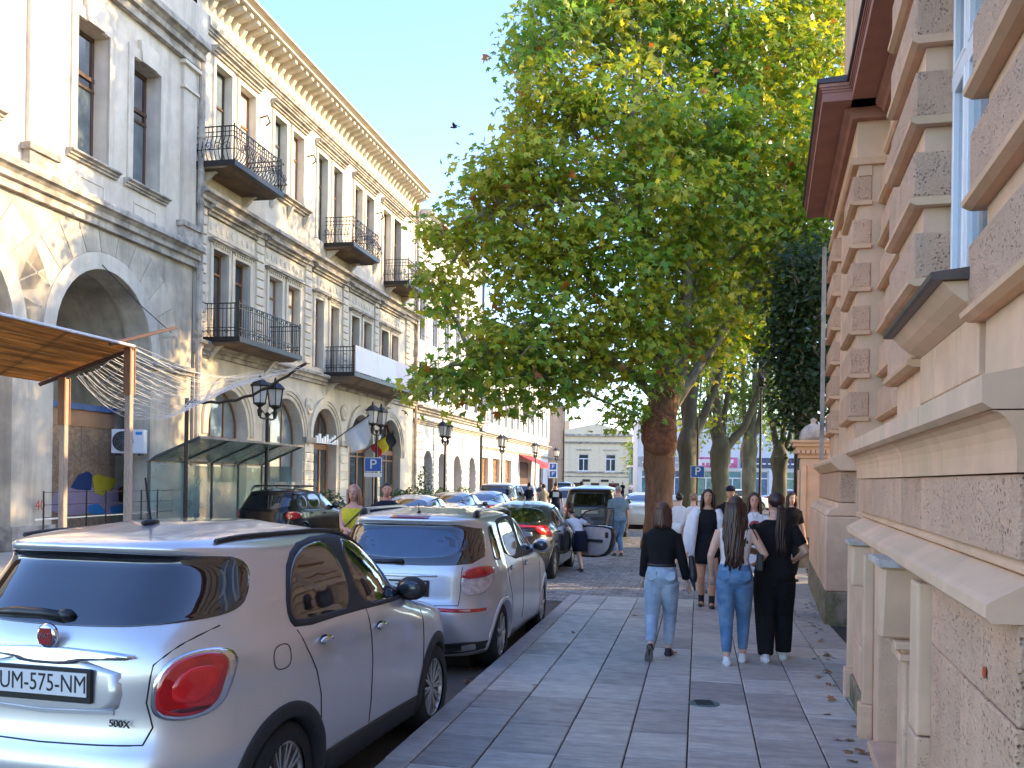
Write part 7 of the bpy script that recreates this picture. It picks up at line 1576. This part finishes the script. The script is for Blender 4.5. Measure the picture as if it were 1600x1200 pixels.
T, q = person('woman facing the camera in a white shirt and white skirt holding something red', ground(1176, 957), FAC, 1.655, skin='red', top='shirt', topm='white', sleeves=1.25, skirt=('white', .34, .62, .02), hair='brown', hairstyle='framed', feet=((.04, .07, 0, 0), (.05, -.05, 0, .1)), hands=(((-.03, .13, .72), (-1, -.2, -.6)), ((.02, .13, .70), (1, -.2, -.6))), shoes='white', hem=.57)
h = 1.655; o = MB().ball((0, .165 * h, .745 * h), (.07, .025, .05), 12, 8).build('purse', CL['maroon']); tag(o, 'small red purse held up by the woman in the white shirt', 'purse'); o.data.materials[0] = mk('purse_red', (.30, .03, .05), .5); o.location = T.location; o.rotation_euler = (0, 0, FAC)
g1 = ground(1060, 893, -.12); g2 = ground(1082, 896, -.12)
person('woman from behind in a white blouse with dark hair in a bun, beside the trunk', g1, R(-25), 1.66, skin='b', top='t', topm='white', sleeves=.9, skirt=('white', .46, .62, .01), hair='dark', hairstyle='bun', vox=.014, feet=((.05, -.05, 0, .1), (.05, .05, 0, 0)), face=False, hem=.5)
person('fair haired woman from behind in a white shirt and blue denim skirt', g2, R(-16), 1.67, skin='b', top='shirt', topm='white', sleeves=1.3, skirt=('denim', .41, .60, .012), hair='blond', hairstyle='curly', vox=.014, feet=((.04, -.07, 0, .2), (.05, .06, 0, 0)), face=False, hem=.6)
p = at(1141, 800, 17.5); p.z = -.12; person('man in a dark cap and black T-shirt walking behind the women', p, R(175), 1.84, True, 'tan', 't', 'black', .8, 'navy', hair='dark', hairstyle='short', cap='navy', vox=.014, shoes='black')
p = at(1236, 800, 17.0); p.z = 0; person('person in dark clothes almost hidden between the woman in black and the wall', p, R(180), 1.62, False, 'a', 't', 'black', .9, 'black', hair='brown', hairstyle='framed', vox=.016, shoes='black')
p = at(553, 800, 13.6); p.z = -.12; T, q = person('woman with short reddish fair hair in a yellow top standing with folded arms', p, R(172), 1.80, False, 'red', 'tight', 'yellow', 0, 'maroon', neck=.81, hair='strawberry', hairstyle='bob', hands=(((.05, .12, .60), (-1, -.3, -.5)), ((-.05, .14, .62), (1, -.3, -.5))), vox=.012, hem=.55, plump=1.1)
SBG = thing('shoulder_strap', 'thin brown bag strap across the yellow top', 'strap', T.location, R(172)); MB().tube([(-.085 * 1.8, .0, .815 * 1.8), (-.05 * 1.8, .078 * 1.8, .76 * 1.8), (.04 * 1.8, .092 * 1.8, .67 * 1.8), (.10 * 1.8, .05 * 1.8, .58 * 1.8)], .012, 5).build('strap_band', mk('strapbrown', (.08, .04, .02), .6), SBG)
p = at(604, 800, 15.4); p.z = -.12; person('man with cropped hair in a dark T-shirt standing behind the silver cars', p, R(190), 1.83, True, 'red', 't', 'navy', .8, 'navy', hair='dark', hairstyle='short', vox=.012, shoes='black')
p = ground(906, 893, -.12); person('child in a white T-shirt and dark shorts leaning into the charcoal car', p, R(35), 1.42, True, 'b', 't', 'white', .7, None, skirt=('navy', .30, .60, .02), hair='dark', hairstyle='short', lean=(0, .16), feet=((.05, -.10, 0, .3), (.05, .05, 0, 0)), hands=(((-.1, .38, .62), (-.5, -.4, -.6)), ((.24, .12, .56), (.6, -.6, -.3))), shoes='black', vox=.012, face=False)
p = at(966, 800, 23.5); p.z = -.12; person('grey haired man in a grey blue T-shirt standing at the black off-roader', p, R(20), 1.78, True, 'red', 't', 'greyblue', .85, 'jean', hair='grey', hairstyle='short', vox=.014, hem=.50, plump=1.2, shoes='black', face=False)
for px, d, hh, tm_, tr_, lab, rz, st in [(908, 36, 1.86, 'black', 'black', 'man all in black walking away ahead of the charcoal liftback', 0, 'short'), (826, 42, 1.74, 'navy', 'grey', 'pedestrian in a navy top, leftmost of the group down the street', 20, 'bun'), (849, 38, 1.72, 'beige', 'grey', 'pedestrian in a beige top in the group down the street', 5, 'curly'), (868, 37, 1.80, 'navy', 'navy', 'pedestrian in a dark top with a pale print on the back', 0, 'short'),
        (893, 30, 1.62, 'maroon', 'black', 'person with dark red hair stooping between the liftback and the off-roader', 60, 'curly'), (795, 55, 1.72, 'grey', 'navy', 'pedestrian in grey near the red awning', 90, 'short'), (845, 62, 1.7, 'grey', 'navy', 'distant pedestrian before the shop door', 10, 'short'),
        (957, 95, 1.8, 'maroon', 'navy', 'distant person in dark red outside the pediment house', 180, 'short'), (972, 95, 1.75, 'black', 'navy', 'distant person in black outside the pediment house', 180, 'short'), (985, 92, 1.75, 'pinkwhite', 'grey', 'distant person in pale clothes at the corner of the pediment house', 180, 'bun')]:
    p = at(px, 800, d); p.z = -.12; T, q = person(lab, p, R(rz), hh, st == 'short', 'a', 't', tm_, .9, tr_, hair='dark', hairstyle=st, vox=.022, face=False, shoes='black', group='people further down the street', feet=((.05, -.06, 0, .1), (.05, .06, 0, 0)))
    if px == 868: MB().box(-.12, .12, -.135, -.12, 1.22, 1.42).build('back_print', M['white'], T)
